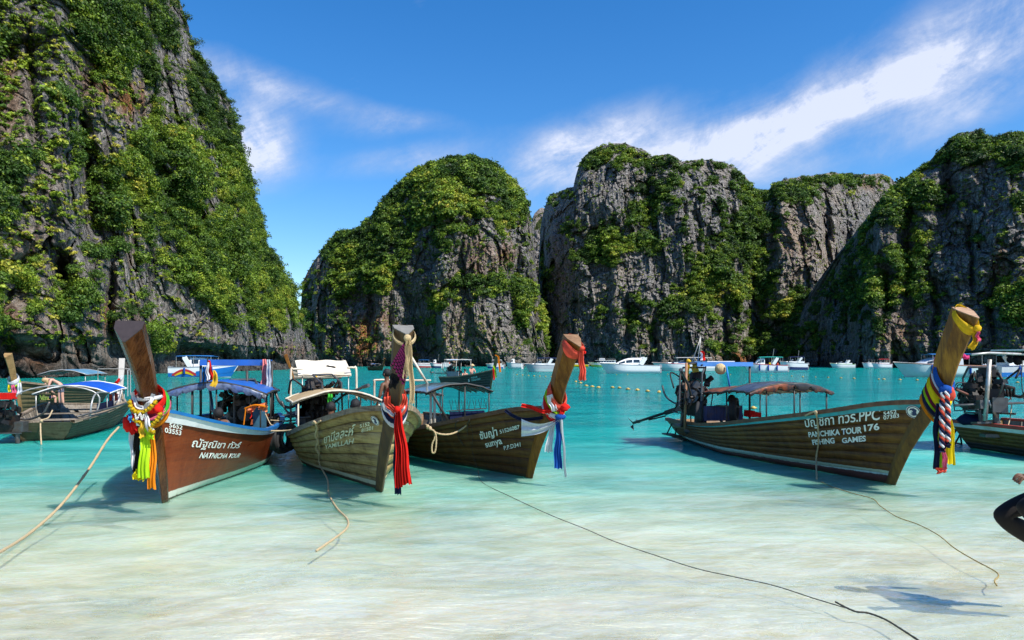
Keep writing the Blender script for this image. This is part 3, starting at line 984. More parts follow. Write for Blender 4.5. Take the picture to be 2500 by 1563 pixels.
def scatter(name, label, pts, scl, tint, coll):
    n = len(pts)
    me = bpy.data.meshes.new(name)
    me.vertices.add(n)
    me.vertices.foreach_set('co', pts.reshape(-1).astype(np.float32))
    def put(nm, ty, arr, key='value'):
        a = me.attributes.new(nm, ty, 'POINT')
        a.data.foreach_set(key, arr.reshape(-1))
    put('scl', 'FLOAT', scl.astype(np.float32))
    put('tint', 'FLOAT', np.clip(tint, 0, 1).astype(np.float32))
    put('pick', 'INT', RNG.integers(0, 6, n).astype(np.int32))
    rot = np.stack([RNG.normal(0, 0.18, n), RNG.normal(0, 0.18, n), RNG.uniform(0, 6.28, n)], -1)
    put('rot', 'FLOAT_VECTOR', rot.astype(np.float32), 'vector')
    o = link(name, me)
    md = o.modifiers.new('leaves', 'NODES')
    md.node_group = instancer(coll)
    tag(o, label, None, None, 'stuff')
    return o


def pick_points(c, n, power=1.0, lift=0.5, rnd=RNG, rmin=1.2, rmax=2.6, skyline=0, lo=0.0):
    P, w = c['P'], c['veg'] ** power
    w = np.where(c['veg'] > lo, w, 0)
    w = w.copy()
    w[:2] = 0
    w[-2:] = 0
    # even out by the area each sample stands for in the picture
    dy = np.abs(np.gradient(c['PY'], axis=1))
    w = w * dy * np.abs(np.gradient(c['PX'], axis=0))
    if lo < 0:
        w = np.where((c['P'][..., 2] > 4), 1.0, 0) * dy
    p = (w / w.sum()).reshape(-1)
    idx = rnd.choice(p.size, n, p=p)
    if skyline:
        if c['row']:
            rows = rnd.integers(12, P.shape[1] - 2, skyline)
            ok = (c['veg'][-6, rows] > 0.0) | (rnd.random(skyline) < 0.6)
            idx = np.concatenate([idx, ((P.shape[0] - 2) * P.shape[1] + rows)[ok]])
        else:
            cols = rnd.integers(2, P.shape[0] - 2, skyline)
            ok = (c['veg'][cols, -4] > 0.02) | (rnd.random(skyline) < 0.25)
            idx = np.concatenate([idx, (cols * P.shape[1] + P.shape[1] - 2)[ok]])
    pts = P.reshape(-1, 3)[idx].copy()
    vg = c['veg'].reshape(-1)[idx]
    scl = rnd.uniform(rmin, rmax, len(idx)) * (0.65 + 0.5 * vg)
    scl = scl * (1 + 0.35 * fbm(pts / 14, 2, 77))
    vdir = pts - np.array([0, 0, H])
    vdir /= np.linalg.norm(vdir, axis=1)[:, None]
    big_ = rnd.random(len(idx)) < 0.22
    scl = np.where(big_, scl * 1.45, scl * 0.92)
    pts -= vdir * (scl * (lift + np.where(big_, rnd.uniform(0, .7, len(idx)), rnd.uniform(-.5, .3, len(idx)))))[:, None]
    pts[:, 2] += scl * 0.15
    return pts, scl, c['PX'].reshape(-1)[idx], c['PY'].reshape(-1)[idx]


def tint_of(pts, px, py, spots, base, seed, amp=0.40, jit=0.17):
    t = base + amp * fbm(pts / np.array([13, 13, 9]), 3, seed) + RNG.normal(0, jit, len(pts))
    for cx, cy, rx, ry, w in spots:
        t += w * np.exp(-((px - cx) / rx) ** 2 - ((py - cy) / ry) ** 2)
    # a few dry or yellowing crowns
    t = np.where(RNG.random(len(pts)) < 0.02, t + 0.3, t)
    return t


spotsA = [(520, 470, 130, 110, .22), (560, 720, 120, 70, .20), (330, 60, 260, 120, -.20), (480, 200, 120, 120, -.18), (370, 850, 40, 50, .05), (700, 800, 60, 70, .08), (60, 650, 140, 120, .25), (640, 560, 40, 120, .0), (240, 300, 60, 60, .1)]
pts, scl, px, py = pick_points(cA, 15000, 0.8, 0.45, RNG, 0.5, 1.25, 420)
scatter('cliff_trees_foliage', 'dense green trees and creepers covering the near left cliff', pts, scl, tint_of(pts, px, py, spotsA, 0.40, 51), CL_NEAR)
pts, scl, px, py = pick_points(cA, 6500, 1.0, 0.3, RNG, 0.3, 1.0, 0, lo=-1)
scatter('cliff_grass_tufts', 'yellow-green tufts on the rock ledges of the near left cliff', pts, scl, tint_of(pts, px, py, [(700, 700, 160, 200, -.2), (100, 700, 160, 200, .08)], 0.66, 52, 0.22), CL_TUFT)

spotsB = [(1110, 500, 110, 50, .16), (1290, 740, 50, 60, .25), (1055, 735, 50, 60, .28), (870, 680, 60, 60, .14), (1140, 400, 110, 22, -.1), (1200, 420, 70, 40, -.05), (940, 700, 40, 30, .15), (1200, 560, 60, 30, .12)]
pts, scl, px, py = pick_points(cB, 9500, 1.0, 0.35, RNG, 0.9, 1.9, 240)
scatter('dome_woodland', 'green woodland over the crown of the middle dome', pts, scl, tint_of(pts, px, py, spotsB, 0.42, 53), CL_FAR)
pts, scl, px, py = pick_points(cB, 4200, 1.0, 0.3, RNG, 0.45, 1.15, 0, lo=-1)
scatter('dome_ledge_bushes', 'small bushes on the rock ledges of the middle dome', pts, scl, tint_of(pts, px, py, [], 0.55, 54, 0.2), CL_TUFT)

spotsC = [(1740, 720, 90, 40, .30), (1500, 595, 90, 30, .26), (1830, 560, 70, 60, -.12), (1590, 470, 70, 60, -.14), (1680, 680, 60, 40, .12), (2000, 440, 200, 30, -.05), (1990, 760, 80, 60, .1)]
pts, scl, px, py = pick_points(cC, 9500, 1.0, 0.35, RNG, 0.85, 1.8, 300)
scatter('ridge_woodland', 'green gullies and slopes of woodland on the grey ridge', pts, scl, tint_of(pts, px, py, spotsC, 0.38, 55), CL_FAR)
pts, scl, px, py = pick_points(cC, 6000, 1.0, 0.3, RNG, 0.45, 1.15, 0, lo=-1)
scatter('ridge_ledge_bushes', 'small bushes on the rock ledges of the grey ridge', pts, scl, tint_of(pts, px, py, [], 0.52, 56, 0.2), CL_TUFT)

spotsE = [(2485, 750, 60, 60, .2), (2200, 560, 80, 100, .02), (2260, 650, 50, 50, .06), (2100, 700, 80, 100, -.05), (2470, 360, 80, 50, -.12), (2300, 360, 80, 50, -.1)]
pts, scl, px, py = pick_points(cE, 8500, 1.0, 0.35, RNG, 0.75, 1.6, 280)
scatter('right_cliff_woodland', 'green trees on the flank and top of the right cliff', pts, scl, tint_of(pts, px, py, spotsE, 0.38, 57), CL_FAR)
pts, scl, px, py = pick_points(cE, 4500, 1.0, 0.3, RNG, 0.35, 0.95, 0, lo=-1)
scatter('right_ledge_bushes', 'yellow-green tufts and small bushes on the rock of the right cliff', pts, scl, tint_of(pts, px, py, [], 0.62, 58, 0.2), CL_TUFT)


# trees and bushes one can single out
BARK = paint('bark', (0.16, 0.12, 0.09), 0.9, 0.35, 3)
TREELEAF = leaf_material('tree_leaves', 'OBJECT')


def cliff_point(c, px, py):
    d = (c['PX'] - px) ** 2 + (c['PY'] - py) ** 2
    i = np.unravel_index(np.argmin(d), d.shape)
    return Vector(c['P'][i])


def tree(name, label, c, px, py, r, tint, seed, toward=1.0, group=None, height=1.2, cat='tree', squash=0.8):
    """a trunk with limbs and a crown of leaf clumps, rooted on the cliff face"""
    rr = random.Random(seed)
    foot = cliff_point(c, px, py)
    vdir = (foot - Vector((0, 0, H))).normalized()
    foot = foot + vdir * 0.2
    root = empty(name, foot, 0, label, cat, group)
    top = Vector((0, 0, 0)) - vdir * toward * r + Vector((rr.uniform(-.2, .2) * r, 0, height * r))
    mb = MB()
    mid = top * 0.5 + Vector((rr.uniform(-.1, .1) * r, -0.1 * r, 0.1 * r))
    mb.tube(catmull([(0, 0, 0), mid, top], 4), [0.09 * r * (1 - 0.07 * i) for i in range(9)], 6)
    for k in range(5):
        a = rr.uniform(0, 6.28)
        tip = top + Vector((math.cos(a) * r * .7, math.sin(a) * r * .7, rr.uniform(.1, .6) * r))
        mb.tube([mid.lerp(top, rr.uniform(.3, .9)), tip.lerp(top, .4), tip], [0.04 * r, 0.03 * r, 0.012 * r], 5)
    mb.build('trunk', BARK, root, True)
    me = leaf_clump('crown', 620, 0.085, seed, TREELEAF, 11, squash)
    me.transform(Matrix.Translation(top + Vector((0, 0, 0.15 * r))) @ Matrix.Scale(r, 4))
    o = link('crown', me, None, root)
    o['tint'] = float(tint)
    return root


tree('round_bush', 'lone bright green round bush low on the right cliff, above the small boats', cE, 2180, 872, 3.0, 0.72, 1, 0.6, None, 0.4, 'bush')
tree('leafy_bush', 'bright leafy bush at the foot of the left cliff beside the big prow post', cA, 372, 880, 2.6, 0.60, 2, 0.5, None, 0.5, 'bush')
tree('leafy_bush', 'upper of the two bushes beside the big prow post', cA, 366, 825, 2.2, 0.55, 3, 0.6, None, 0.5, 'bush')
tree('dense_bush', 'large rounded bush at the right edge behind the yellow-topped prow', cE, 2485, 790, 5.0, 0.50, 4, 0.5, None, 0.6, 'bush')
SK = [(592, 322, 1.5, .42, 'tree leaning out from the left cliff edge, level with the low white cloud'), (567, 252, 1.4, .30, 'dark round tree on the left cliff edge below the upper wisp of cloud'),
      (474, 112, 1.6, .25, 'dark tree near the top of the left cliff edge'), (452, 50, 1.6, .22, 'topmost tree on the left cliff edge, by the frame top'),
      (622, 452, 1.7, .38, 'tree on the left cliff edge at middle height'), (640, 532, 1.6, .35, 'tree on the left cliff edge just below middle height'),
      (712, 712, 2.6, .42, 'yellow-green tree near the low end of the left cliff edge'), (744, 805, 3.0, .40, 'lowest tree at the seaward tip of the left cliff'),
      (672, 640, 1.9, .40, 'tree on the lower half of the left cliff edge above the seaward tip'), (585, 795, 2.2, .52, 'round green bush above the layered rock of the left cliff')]
for i, (px, py, r, ti, lb) in enumerate(SK):
    tree('cliff_tree', lb, cA, px, py + 8, r, ti, 20 + i, 0.4, 'trees on the left cliff', 0.7)
tree('cliff_tree', 'wind-bent tree on the highest point of the right cliff', cE, 2392, 330, 2.2, .22, 41, 0.2, None, 0.3)
tree('cliff_tree', 'rounded tree on the skyline of the right cliff near the frame edge', cE, 2440, 342, 2.6, .26, 42, 0.2, None, 0.2)
# ------------------------------------------------------------------ wood, paint and cloth
def hull_wood(name, col, dark, light, rough=0.55, boot=None, bands=(), grain=1.0, moss=0.0, post=False):
    """weathered hull timber; bands = painted belts given by height over the water: (z0, z1, colour, slope)"""
    if name in MATS:
        return MATS[name]
    m, t = new_mat(name)
    out = t.node('ShaderNodeOutputMaterial')
    b = t.node('ShaderNodeBsdfPrincipled')
    tc = t.node('ShaderNodeTexCoord').outputs['Object']
    oi = t.node('ShaderNodeObjectInfo').outputs['Random']
    off = t.node('ShaderNodeCombineXYZ')
    t.put(off.inputs[0], t.math('MULTIPLY', oi, 30.0))
    va = t.node('ShaderNodeVectorMath', operation='ADD')
    t.put(va.inputs[0], tc)
    t.put(va.inputs[1], off.outputs[0])
    v = va.outputs[0]
    n1 = t.noise(t.mapping(v, scale=(11, 11, 0.8) if post else (1.2, 1.2, 14)), 2.2, 6, 0.65, 0.5)
    n2 = t.noise(t.mapping(tc, scale=(5.0, 5.0, 0.55)), 1.6, 7, 0.7, 0.3)
    n3 = t.noise(tc, 1.3, 5, 0.6)
    f = t.math('ADD', t.math('MULTIPLY', n1, 0.55 * grain), t.math('MULTIPLY', n2, 0.45))
    f = t.math('ADD', f, t.math('MULTIPLY', t.math('SUBTRACT', n3, 0.5), 0.35))
    f = t.math('ADD', f, t.math('MULTIPLY', t.math('SUBTRACT', oi, 0.5), 0.07))
    lo = 0.30 if grain >= 1 else 0.24
    c = t.ramp(f, [(lo, dark), (lo + 0.16, col), (lo + 0.34, light)])
    if moss:
        c = t.mix(t.math('MULTIPLY', t.maprange(n2, 0.5, 0.68, 0, 1), moss), c, (0.045, 0.055, 0.022))
    sep = t.node('ShaderNodeSeparateXYZ')
    t.put(sep.inputs[0], tc)
    for z0, z1, bc, slope in bands:
        zz = t.math('SUBTRACT', sep.outputs[2], t.math('MULTIPLY', sep.outputs[0], slope))
        zz = t.math('ADD', zz, t.math('MULTIPLY', t.math('SUBTRACT', n2, 0.5), 0.035))
        inn = t.math('MULTIPLY', t.maprange(zz, z0, z0 + 0.008, 0, 1), t.maprange(zz, z1, z1 + 0.008, 1, 0))
        wear = t.maprange(n2, 0.30, 0.50, 0.75, 1.0)
        c = t.mix(t.math('MULTIPLY', inn, wear), c, bc)
    # wet, weedy foot of the hull
    wet = t.maprange(t.math('ADD', sep.outputs[2], t.math('MULTIPLY', t.math('SUBTRACT', n2, 0.5), 0.12)), 0.0, 0.05, 0.7, 0.0)
    c = t.mix(wet, c, (0.035, 0.04, 0.018))
    t.put(b.inputs['Base Color'], c)
    t.put(b.inputs['Roughness'], t.maprange(n1, 0.3, 0.7, rough - 0.12, rough + 0.15))
    b.inputs['Specular IOR Level'].default_value = 0.35
    bp = t.node('ShaderNodeBump')
    bp.inputs['Strength'].default_value = 0.5
    bp.inputs['Distance'].default_value = 0.012
    t.put(bp.inputs['Height'], f)
    t.put(b.inputs['Normal'], bp.outputs[0])
    t.put(out.inputs[0], b.outputs[0])
    MATS[name] = m
    return m


WHITE = paint('white_paint', (0.72, 0.72, 0.68), 0.5, 0.2, 3, dirt=(0.35, 0.33, 0.27))
LETTER = paint('lettering_white', (0.82, 0.85, 0.80), 0.6, 0.12, 14)
LETTER_Y = paint('lettering_faded', (0.70, 0.70, 0.50), 0.7, 0.35, 14)
LETTER_G = paint('lettering_green', (0.38, 0.50, 0.10), 0.7, 0.3, 10)
LETTER_B = paint('lettering_teal', (0.35, 0.75, 0.65), 0.7, 0.3, 10)
NAVY = paint('emblem_navy', (0.02, 0.035, 0.10), 0.6, 0.2, 8)
ENGINE = paint('oily_engine_black', (0.016, 0.015, 0.015), 0.5, 0.5, 9, 0.35, 0.4, dirt=(0.07, 0.035, 0.018))
ENGINE2 = paint('engine_grey_metal', (0.10, 0.10, 0.10), 0.45, 0.4, 9, 0.6, dirt=(0.10, 0.05, 0.02))
STEEL = paint('galvanised_pole', (0.42, 0.42, 0.40), 0.45, 0.25, 8, 0.5, dirt=(0.25, 0.17, 0.09))
BLACKPOLE = paint('dark_pole', (0.035, 0.033, 0.03), 0.5, 0.3, 8)
CREAMPOLE = paint('cream_painted_pole', (0.62, 0.56, 0.44), 0.5, 0.25, 6, dirt=(0.28, 0.14, 0.05))
RUBBER = paint('tyre_rubber', (0.020, 0.020, 0.021), 0.75, 0.35, 8)
ROPE = paint('manila_rope', (0.50, 0.38, 0.22), 0.9, 0.3, 60, bump=0.6)
ROPE_D = paint('dark_wet_rope', (0.05, 0.05, 0.04), 0.8, 0.4, 30, bump=0.6)
ROPE_Y = paint('weedy_yellow_rope', (0.34, 0.24, 0.08), 0.9, 0.4, 30, bump=0.6)
SKIN = paint('skin_tan', (0.42, 0.21, 0.12), 0.55, 0.12, 6)
SKIN_D = paint('skin_dark', (0.14, 0.065, 0.035), 0.5, 0.15, 6)
SKIN_P = paint('skin_pink', (0.62, 0.33, 0.24), 0.55, 0.12, 6)
HAIR = paint('black_hair', (0.010, 0.009, 0.009), 0.6, 0.3, 40, bump=0.5)
HAIR_B = paint('blond_hair', (0.45, 0.32, 0.15), 0.7, 0.3, 30, bump=0.5)
GLASS = paint('dark_boat_glass', (0.02, 0.03, 0.04), 0.08, 0.3, 2, spec=0.8)
GEL = paint('white_gelcoat', (0.88, 0.88, 0.86), 0.25, 0.08, 1.5, spec=0.5)
C = {k: cloth('cloth_' + k, v) for k, v in {
    'red': (0.72, 0.018, 0.012), 'coral': (0.78, 0.10, 0.06), 'white': (0.80, 0.80, 0.82), 'blue': (0.012, 0.09, 0.40), 'navy': (0.012, 0.018, 0.06),
    'lime': (0.50, 0.80, 0.02), 'yellow': (0.85, 0.66, 0.01), 'orange': (0.88, 0.27, 0.01), 'green': (0.05, 0.45, 0.04), 'pink': (0.80, 0.14, 0.26), 'maroon': (0.20, 0.015, 0.05),
    'black': (0.014, 0.014, 0.016), 'cream': (0.74, 0.64, 0.46), 'gold': (0.78, 0.50, 0.04), 'rust': (0.32, 0.06, 0.03), 'peach': (0.85, 0.40, 0.24), 'sky': (0.05, 0.30, 0.70)}.items()}
MARI = paint('marigold', (0.88, 0.58, 0.004), 0.8, 0.35, 60, bump=1.0)
RAFFIA = paint('raffia', (0.62, 0.47, 0.25), 0.85, 0.3, 50, bump=0.8, stretch=(3, 3, 0.4))
MAGENTA = paint('magenta_cord', (0.30, 0.012, 0.12), 0.7, 0.4, 30, bump=0.6)


def tarp(name, top, under=None, gloss=0.35):
    return paint(name, top, gloss, 0.3, 2.5, spec=0.5, dirt=tuple(x * 0.5 + 0.05 for x in top))


def text_mesh(body, spacing=1.0, shear=0.0, bold=0.0):
    cu = bpy.data.curves.new('lettering', 'FONT')
    cu.body = body
    cu.size = 1.0
    cu.resolution_u = 3
    cu.space_character = spacing
    cu.shear = shear
    cu.offset = bold
    ob = bpy.data.objects.new('lettering', cu)
    COL.objects.link(ob)
    dg = bpy.context.evaluated_depsgraph_get()
    dg.update()
    me = bpy.data.meshes.new_from_object(ob.evaluated_get(dg))
    bpy.data.objects.remove(ob)
    bpy.data.curves.remove(cu)
    return me


# ------------------------------------------------------------------ long-tail boat
class Boat:
    def __init__(s, name, label, foot_px, heading, L, B, stem_px=None, post_px=None, sheer_px=None, zs=None, side=1, wood=None, cat='longtail boat', group=None,
                 stem=None, post=None, wl=(0.60, 0.74, 0.42), stern_w=0.62, post_a=(0.12, 0.19), post_b=(0.10, 0.16), bulge=0.45):
        h = Vector((heading[0], heading[1])).normalized()
        s.h, s.n = h, Vector((-h.y, h.x))
        s.foot = gpx(*foot_px) if not isinstance(foot_px, Vector) else foot_px
        s.phi = math.atan2(h.y, h.x)
        s.root = empty(name, s.foot, s.phi, label, cat, group)
        s.L, s.B, s.side, s.wl, s.stern_w, s.bulge = L, B, side, wl, stern_w, bulge
        s.st, s.zt = s.at(*stem_px) if stem_px else stem
        if post_px:
            s.post = [s.at(*p) for p in post_px]
        else:
            s.post = post
        s.pa, s.pb = post_a, post_b
        us = np.linspace(0, 1, 41)
        if sheer_px:
            tr = sorted(sheer_px)
            xs, ys = [p[0] for p in tr], [p[1] for p in tr]
            zz = []
            for u in us:
                p = s.w(-L + (s.st + L) * u, side * B * s.plan(u), 0)
                px = CX + F * p.x / p.y
                if xs[0] <= px <= xs[-1]:
                    zz.append((u, H - (np.interp(px, xs, ys) - HY) / F * p.y))
            if zs:
                zz = [q for q in zz if q[0] > zs[-1][0] + 0.05]
                zz = list(zs) + zz
            zz.append((1.0, s.zt))
            zz = [q for q in zz if q[0] < 0.93 or q[0] == 1.0]
            s.zsu = np.interp(us, [q[0] for q in zz], [q[1] for q in zz])
            k = np.ones(5) / 5
            s.zsu = np.convolve(np.pad(s.zsu, 2, 'edge'), k, 'valid')
            s.zsu[-1] = s.zt
        else:
            s.zsu = np.interp(us, [q[0] for q in zs], [q[1] for q in zs])
            k = np.ones(7) / 7
            s.zsu = np.convolve(np.pad(s.zsu, 3, 'edge'), k, 'valid')
            s.zsu[-1] = s.zt
        s.us = us
        s.wood = wood

    # frames of reference
    def w(s, a, l, z):
        return Vector((s.foot.x + a * s.h.x + l * s.n.x, s.foot.y + a * s.h.y + l * s.n.y, s.foot.z + z))

    def at(s, px, py, l=0.0):
        """(along, height) where the sight line of a photo pixel meets the vertical plane at lateral l"""
        o = Vector((0 - s.foot.x, 0 - s.foot.y))
        d = Vector(((px - CX) / F, 1.0))
        ol, dl = o.dot(s.n), d.dot(s.n)
        k = (l - ol) / dl
        return (o.dot(s.h) + k * d.dot(s.h), H - (py - HY) / F * k - s.foot.z)

    def ats(s, px, py, a):
        """(lateral, height) where the sight line meets the cross plane at distance a along the boat"""
        o = Vector((0 - s.foot.x, 0 - s.foot.y))
        d = Vector(((px - CX) / F, 1.0))
        k = (a - o.dot(s.h)) / d.dot(s.h)
        return (o.dot(s.n) + k * d.dot(s.n), H - (py - HY) / F * k - s.foot.z)

    def plan(s, u):
        u = min(max(u, 0.0), 1.0)
        b = s.bulge
        if u < b:
            return s.stern_w + (1 - s.stern_w) * math.sin(math.pi / 2 * u / b)
        return max(0.035, (1 - ((u - b) / (1 - b)) ** 2.2) ** 0.95)

    def stem_pt(s, v):
        if v <= 0.25:
            k = v / 0.25
            return (-0.9 * (1 - k) ** 1.5, -0.35 * (1 - k))
        k = (v - 0.25) / 0.75
        return (s.st * (k - 0.10 * math.sin(math.pi * k)), s.zt * k)

    def P(s, u, v, side=1, off=0.0):
        zs = float(np.interp(u, s.us, s.zsu))
        zk = float(np.interp(u, [0, .2, .8, 1], [-0.06, -0.22, -0.35, -0.35]))
        z = zk * (1 - v / 0.25) if v <= 0.25 else zs * (v - 0.25) / 0.75
        ss = s.stem_pt(v)[0]
        a = -s.L + (1 - v) * 0.35 * (1 - u) ** 3 + (ss + s.L) * u
        wl = float(np.interp(u, [0, .45, 1], s.wl))
        if v <= 0.25:
            sec = wl * (max(v, 0) / 0.25) ** 0.6
        else:
            sec = wl + (1 - wl) * ((v - 0.25) / 0.75) ** 0.72
        l = s.B * s.plan(u) * sec + off
        return Vector((a, side * l, z))

    def project(s, p):
        q = s.w(p.x, p.y, p.z)
        return CX + F * q.x / q.y, HY + F * (H - q.z) / q.y

    def find(s, px, py, side):
        best = None
        for (ulo, uhi, vlo, vhi, n) in ((0, 1, 0.2, 1.0, 40),):
            for i in range(n + 1):
                for j in range(n + 1):
                    u, v = ulo + (uhi - ulo) * i / n, vlo + (vhi - vlo) * j / n
                    x, y = s.project(s.P(u, v, side))
                    d = (x - px) ** 2 + (y - py) ** 2
                    if best is None or d < best[0]:
                        best = (d, u, v)
        _, u, v = best
        du = dv = 0.02
        for _ in range(40):
            moved = False
            for a, b in ((du, 0), (-du, 0), (0, dv), (0, -dv)):
                x, y = s.project(s.P(u + a, v + b, side))
                d = (x - px) ** 2 + (y - py) ** 2
                if d < best[0]:
                    best = (d, u + a, v + b)
                    moved = True
            if moved:
                _, u, v = best
            else:
                du /= 2
                dv /= 2
        return u, v

    def part(s, mb, name, mat, smooth=False):
        return mb.build(name, mat, s.root, smooth)

    # building
    toff = 0.012

    def hull(s, lap=0.012, strakes=7, gunwale=None, stripe=None, stripe_v=(0.9, 1.0), lining=None, nu=44, ribs=9, rail=(0.05, 0.045), inner=None, seam=0.006, recess=0.03, var=True):
        s.toff = lap + 0.010
        us = [i / nu for i in range(nu + 1)]
        edges = [0.0, 0.25] + [0.25 + 0.75 * (k + 1) / strakes for k in range(strakes)]
        for side in (1, -1):
            for k in range(len(edges) - 1):
                v0, v1 = edges[k], edges[k + 1]
                rows = []
                for u in us:
                    f = min(1, (1 - u) * 14)
                    r = [s.P(u, v0 + seam * .3, side, -recess * f), s.P(u, v0 + seam, side, lap * f), s.P(u, (v0 + v1) / 2, side, lap * 0.6 * f), s.P(u, v1 - seam * .2, side, 0.0), s.P(u, v1, side, -recess * f)]
                    rows.append(r)
                mb = MB()
                mb.grid(rows)
                s.part(mb, 'plank', s.wood, True)
            # lining and ribs
            mb = MB()
            mb.grid([[s.P(u, v, side, -0.05 * min(1, (1 - u) * 8)) for v in (0.1, 0.25, 0.5, 0.75, 0.985)] for u in us[:-1]])
            s.part(mb, 'hull_lining', lining or s.wood, True)
            mb = MB()
            for i in range(nu):
                pass
            pts = [s.P(u, 1.0, side, 0.0) for u in us]
            prof = [(-0.07, -0.005), (-0.07, rail[1]), (rail[0] * 0.6, rail[1]), (rail[0] * 0.6, -0.03)]
            mb.grid([[p + Vector((0, side * (a if i < nu - 1 else a * 0.3), z)) for a, z in prof + prof[:1]] for i, p in enumerate(pts)])
            s.part(mb, 'gunwale', gunwale or s.wood)
            if stripe:
                mb = MB()
                mb.grid([[s.P(u, v, side, 0.022 * min(1, (1 - u) * 14)) for v in (stripe_v[0], stripe_v[0] + 0.001, stripe_v[1] - 0.004)] for u in us])
                s.part(mb, 'painted_sheer_strake', stripe, True)
            for k in range(ribs):
                u = 0.06 + 0.80 * k / (ribs - 1)
                mb = MB()
                mb.tube([s.P(u, v, side, -0.075) for v in (0.12, 0.25, 0.45, 0.7, 0.97)], 0.028, 4)
                s.part(mb, 'rib', lining or s.wood)
        # transom
        mb = MB()
        ring = [s.P(0, v, 1, -0.002) for v in (0, .1, .25, .5, .75, 1)] + [s.P(0, v, -1, -0.002) for v in (1, .75, .5, .25, .1)]
        n = len(ring)
        back = [p + Vector((0.05, 0, 0)) for p in ring]
        mb.add(ring + back, [tuple(range(n)), tuple(reversed(range(n, 2 * n)))] + [(i, n + i, n + (i + 1) % n, (i + 1) % n) for i in range(n)])
        s.part(mb, 'transom', s.wood)
        # floor boards and benches
        for k in range(4):
            l = (-0.30 + 0.20 * k) * s.B
            mb = MB()
            mb.box((-s.L * 0.56, l, 0.19), (s.L * 0.55, s.B * 0.17, 0.025))
            s.part(mb, 'floor_board', lining or s.wood)
        for u in (0.22, 0.38, 0.54, 0.70):
            p = s.P(u, 0.80, 1, -0.06)
            mb = MB()
            mb.box((p.x, 0, p.z), (0.24, 2 * p.y, 0.035))
            s.part(mb, 'bench', lining or s.wood)
        # small foredeck
        mb = MB()
        rows = []
        for i in range(5):
            u = 0.86 + 0.12 * i / 4
            a, b = s.P(u, 0.965, 1, -0.03), s.P(u, 0.965, -1, -0.03)
            rows.append([a, a.lerp(b, 0.5) + Vector((0, 0, 0.02)), b])
        mb.grid(rows)
        s.part(mb, 'foredeck', lining or s.wood)

    def stem(s, mat, capmat=None, stem_ab=((0.05, 0.035), (0.10, 0.085)), cutmat=None):
        def section(cen, tang, a, b, top=False):
            f = Vector((tang.z, 0, -tang.x))
            if f.x < 0:
                f = -f
            ps = [(-a, b), (-a, -b), (-0.25 * a, -b * 0.95), (1.1 * a, -0.10 * b), (1.1 * a, 0.10 * b), (-0.25 * a, b * 0.95)]
            return [cen + f * x + Vector((0, y, 0)) for x, y in ps]
        path = [s.stem_pt(v) for v in (0.05, .15, .25, .4, .6, .8, 1.0)]
        rows = []
        for i, (a_, z_) in enumerate(path):
            j0, j1 = path[max(i - 1, 0)], path[min(i + 1, len(path) - 1)]
            tg = Vector((j1[0] - j0[0], 0, j1[1] - j0[1])).normalized()
            k = i / (len(path) - 1)
            A = stem_ab[0][0] + (stem_ab[1][0] - stem_ab[0][0]) * k
            Bb = stem_ab[0][1] + (stem_ab[1][1] - stem_ab[0][1]) * k
            rows.append(section(Vector((a_, 0, z_)), tg, A, Bb))
        mb = MB()
        mb.grid([r + r[:1] for r in rows])
        s.part(mb, 'cutwater', cutmat or mat)
        pp = [(s.st, s.zt)] + list(s.post)
        rows = []
        for i, (a_, z_) in enumerate(pp):
            j0, j1 = pp[max(i - 1, 0)], pp[min(i + 1, len(pp) - 1)]
            tg = Vector((j1[0] - j0[0], 0, j1[1] - j0[1])).normalized()
            k = i / (len(pp) - 1)
            A = s.pa[0] + (s.pa[1] - s.pa[0]) * k
            Bb = s.pb[0] + (s.pb[1] - s.pb[0]) * k
            rows.append(section(Vector((a_, 0, z_ - (0.12 if i == 0 else 0))), tg, A, Bb))
        # slice the top level-ish like a sawn timber
        mb = MB()
        mb.grid([r + r[:1] for r in rows])
        s.part(mb, 'prow_post', mat)
        r = rows[-1]
        mb = MB()
        up = (Vector((pp[-1][0] - pp[-2][0], 0, pp[-1][1] - pp[-2][1]))).normalized() * 0.012
        mb.add([p for p in r] + [p + up for p in r], [tuple(range(6, 12))] + [(i, (i + 1) % 6, 6 + (i + 1) % 6, 6 + i) for i in range(6)])
        s.part(mb, 'sawn_post_end', capmat or mat)

    def text(s, body, p0, p1, pu, mat, side, spacing=1.0, shear=0.0, bold=0.01, name='lettering', off=None):
        """paint words on the planking: p0 / p1 = ends of the base line, pu = top of the first letter, in photo pixels"""
        me = text_mesh(body, spacing, shear, bold)
        n = len(me.vertices)
        if n == 0:
            return
        co = np.zeros(n * 3)
        me.vertices.foreach_get('co', co)
        co = co.reshape(-1, 3)
        x0, x1 = co[:, 0].min(), co[:, 0].max()
        cap = 0.72
        a, b, c = s.find(*p0, side), s.find(*p1, side), s.find(*pu, side)
        for i in range(n):
            x, y = (co[i, 0] - x0) / (x1 - x0), co[i, 1] / cap
            u = a[0] + x * (b[0] - a[0]) + y * (c[0] - a[0])
            v = a[1] + x * (b[1] - a[1]) + y * (c[1] - a[1])
            co[i] = s.P(u, v, side, off or s.toff)
        me.vertices.foreach_set('co', co.reshape(-1))
        me.materials.clear()
        return link(name, me, mat, s.root)

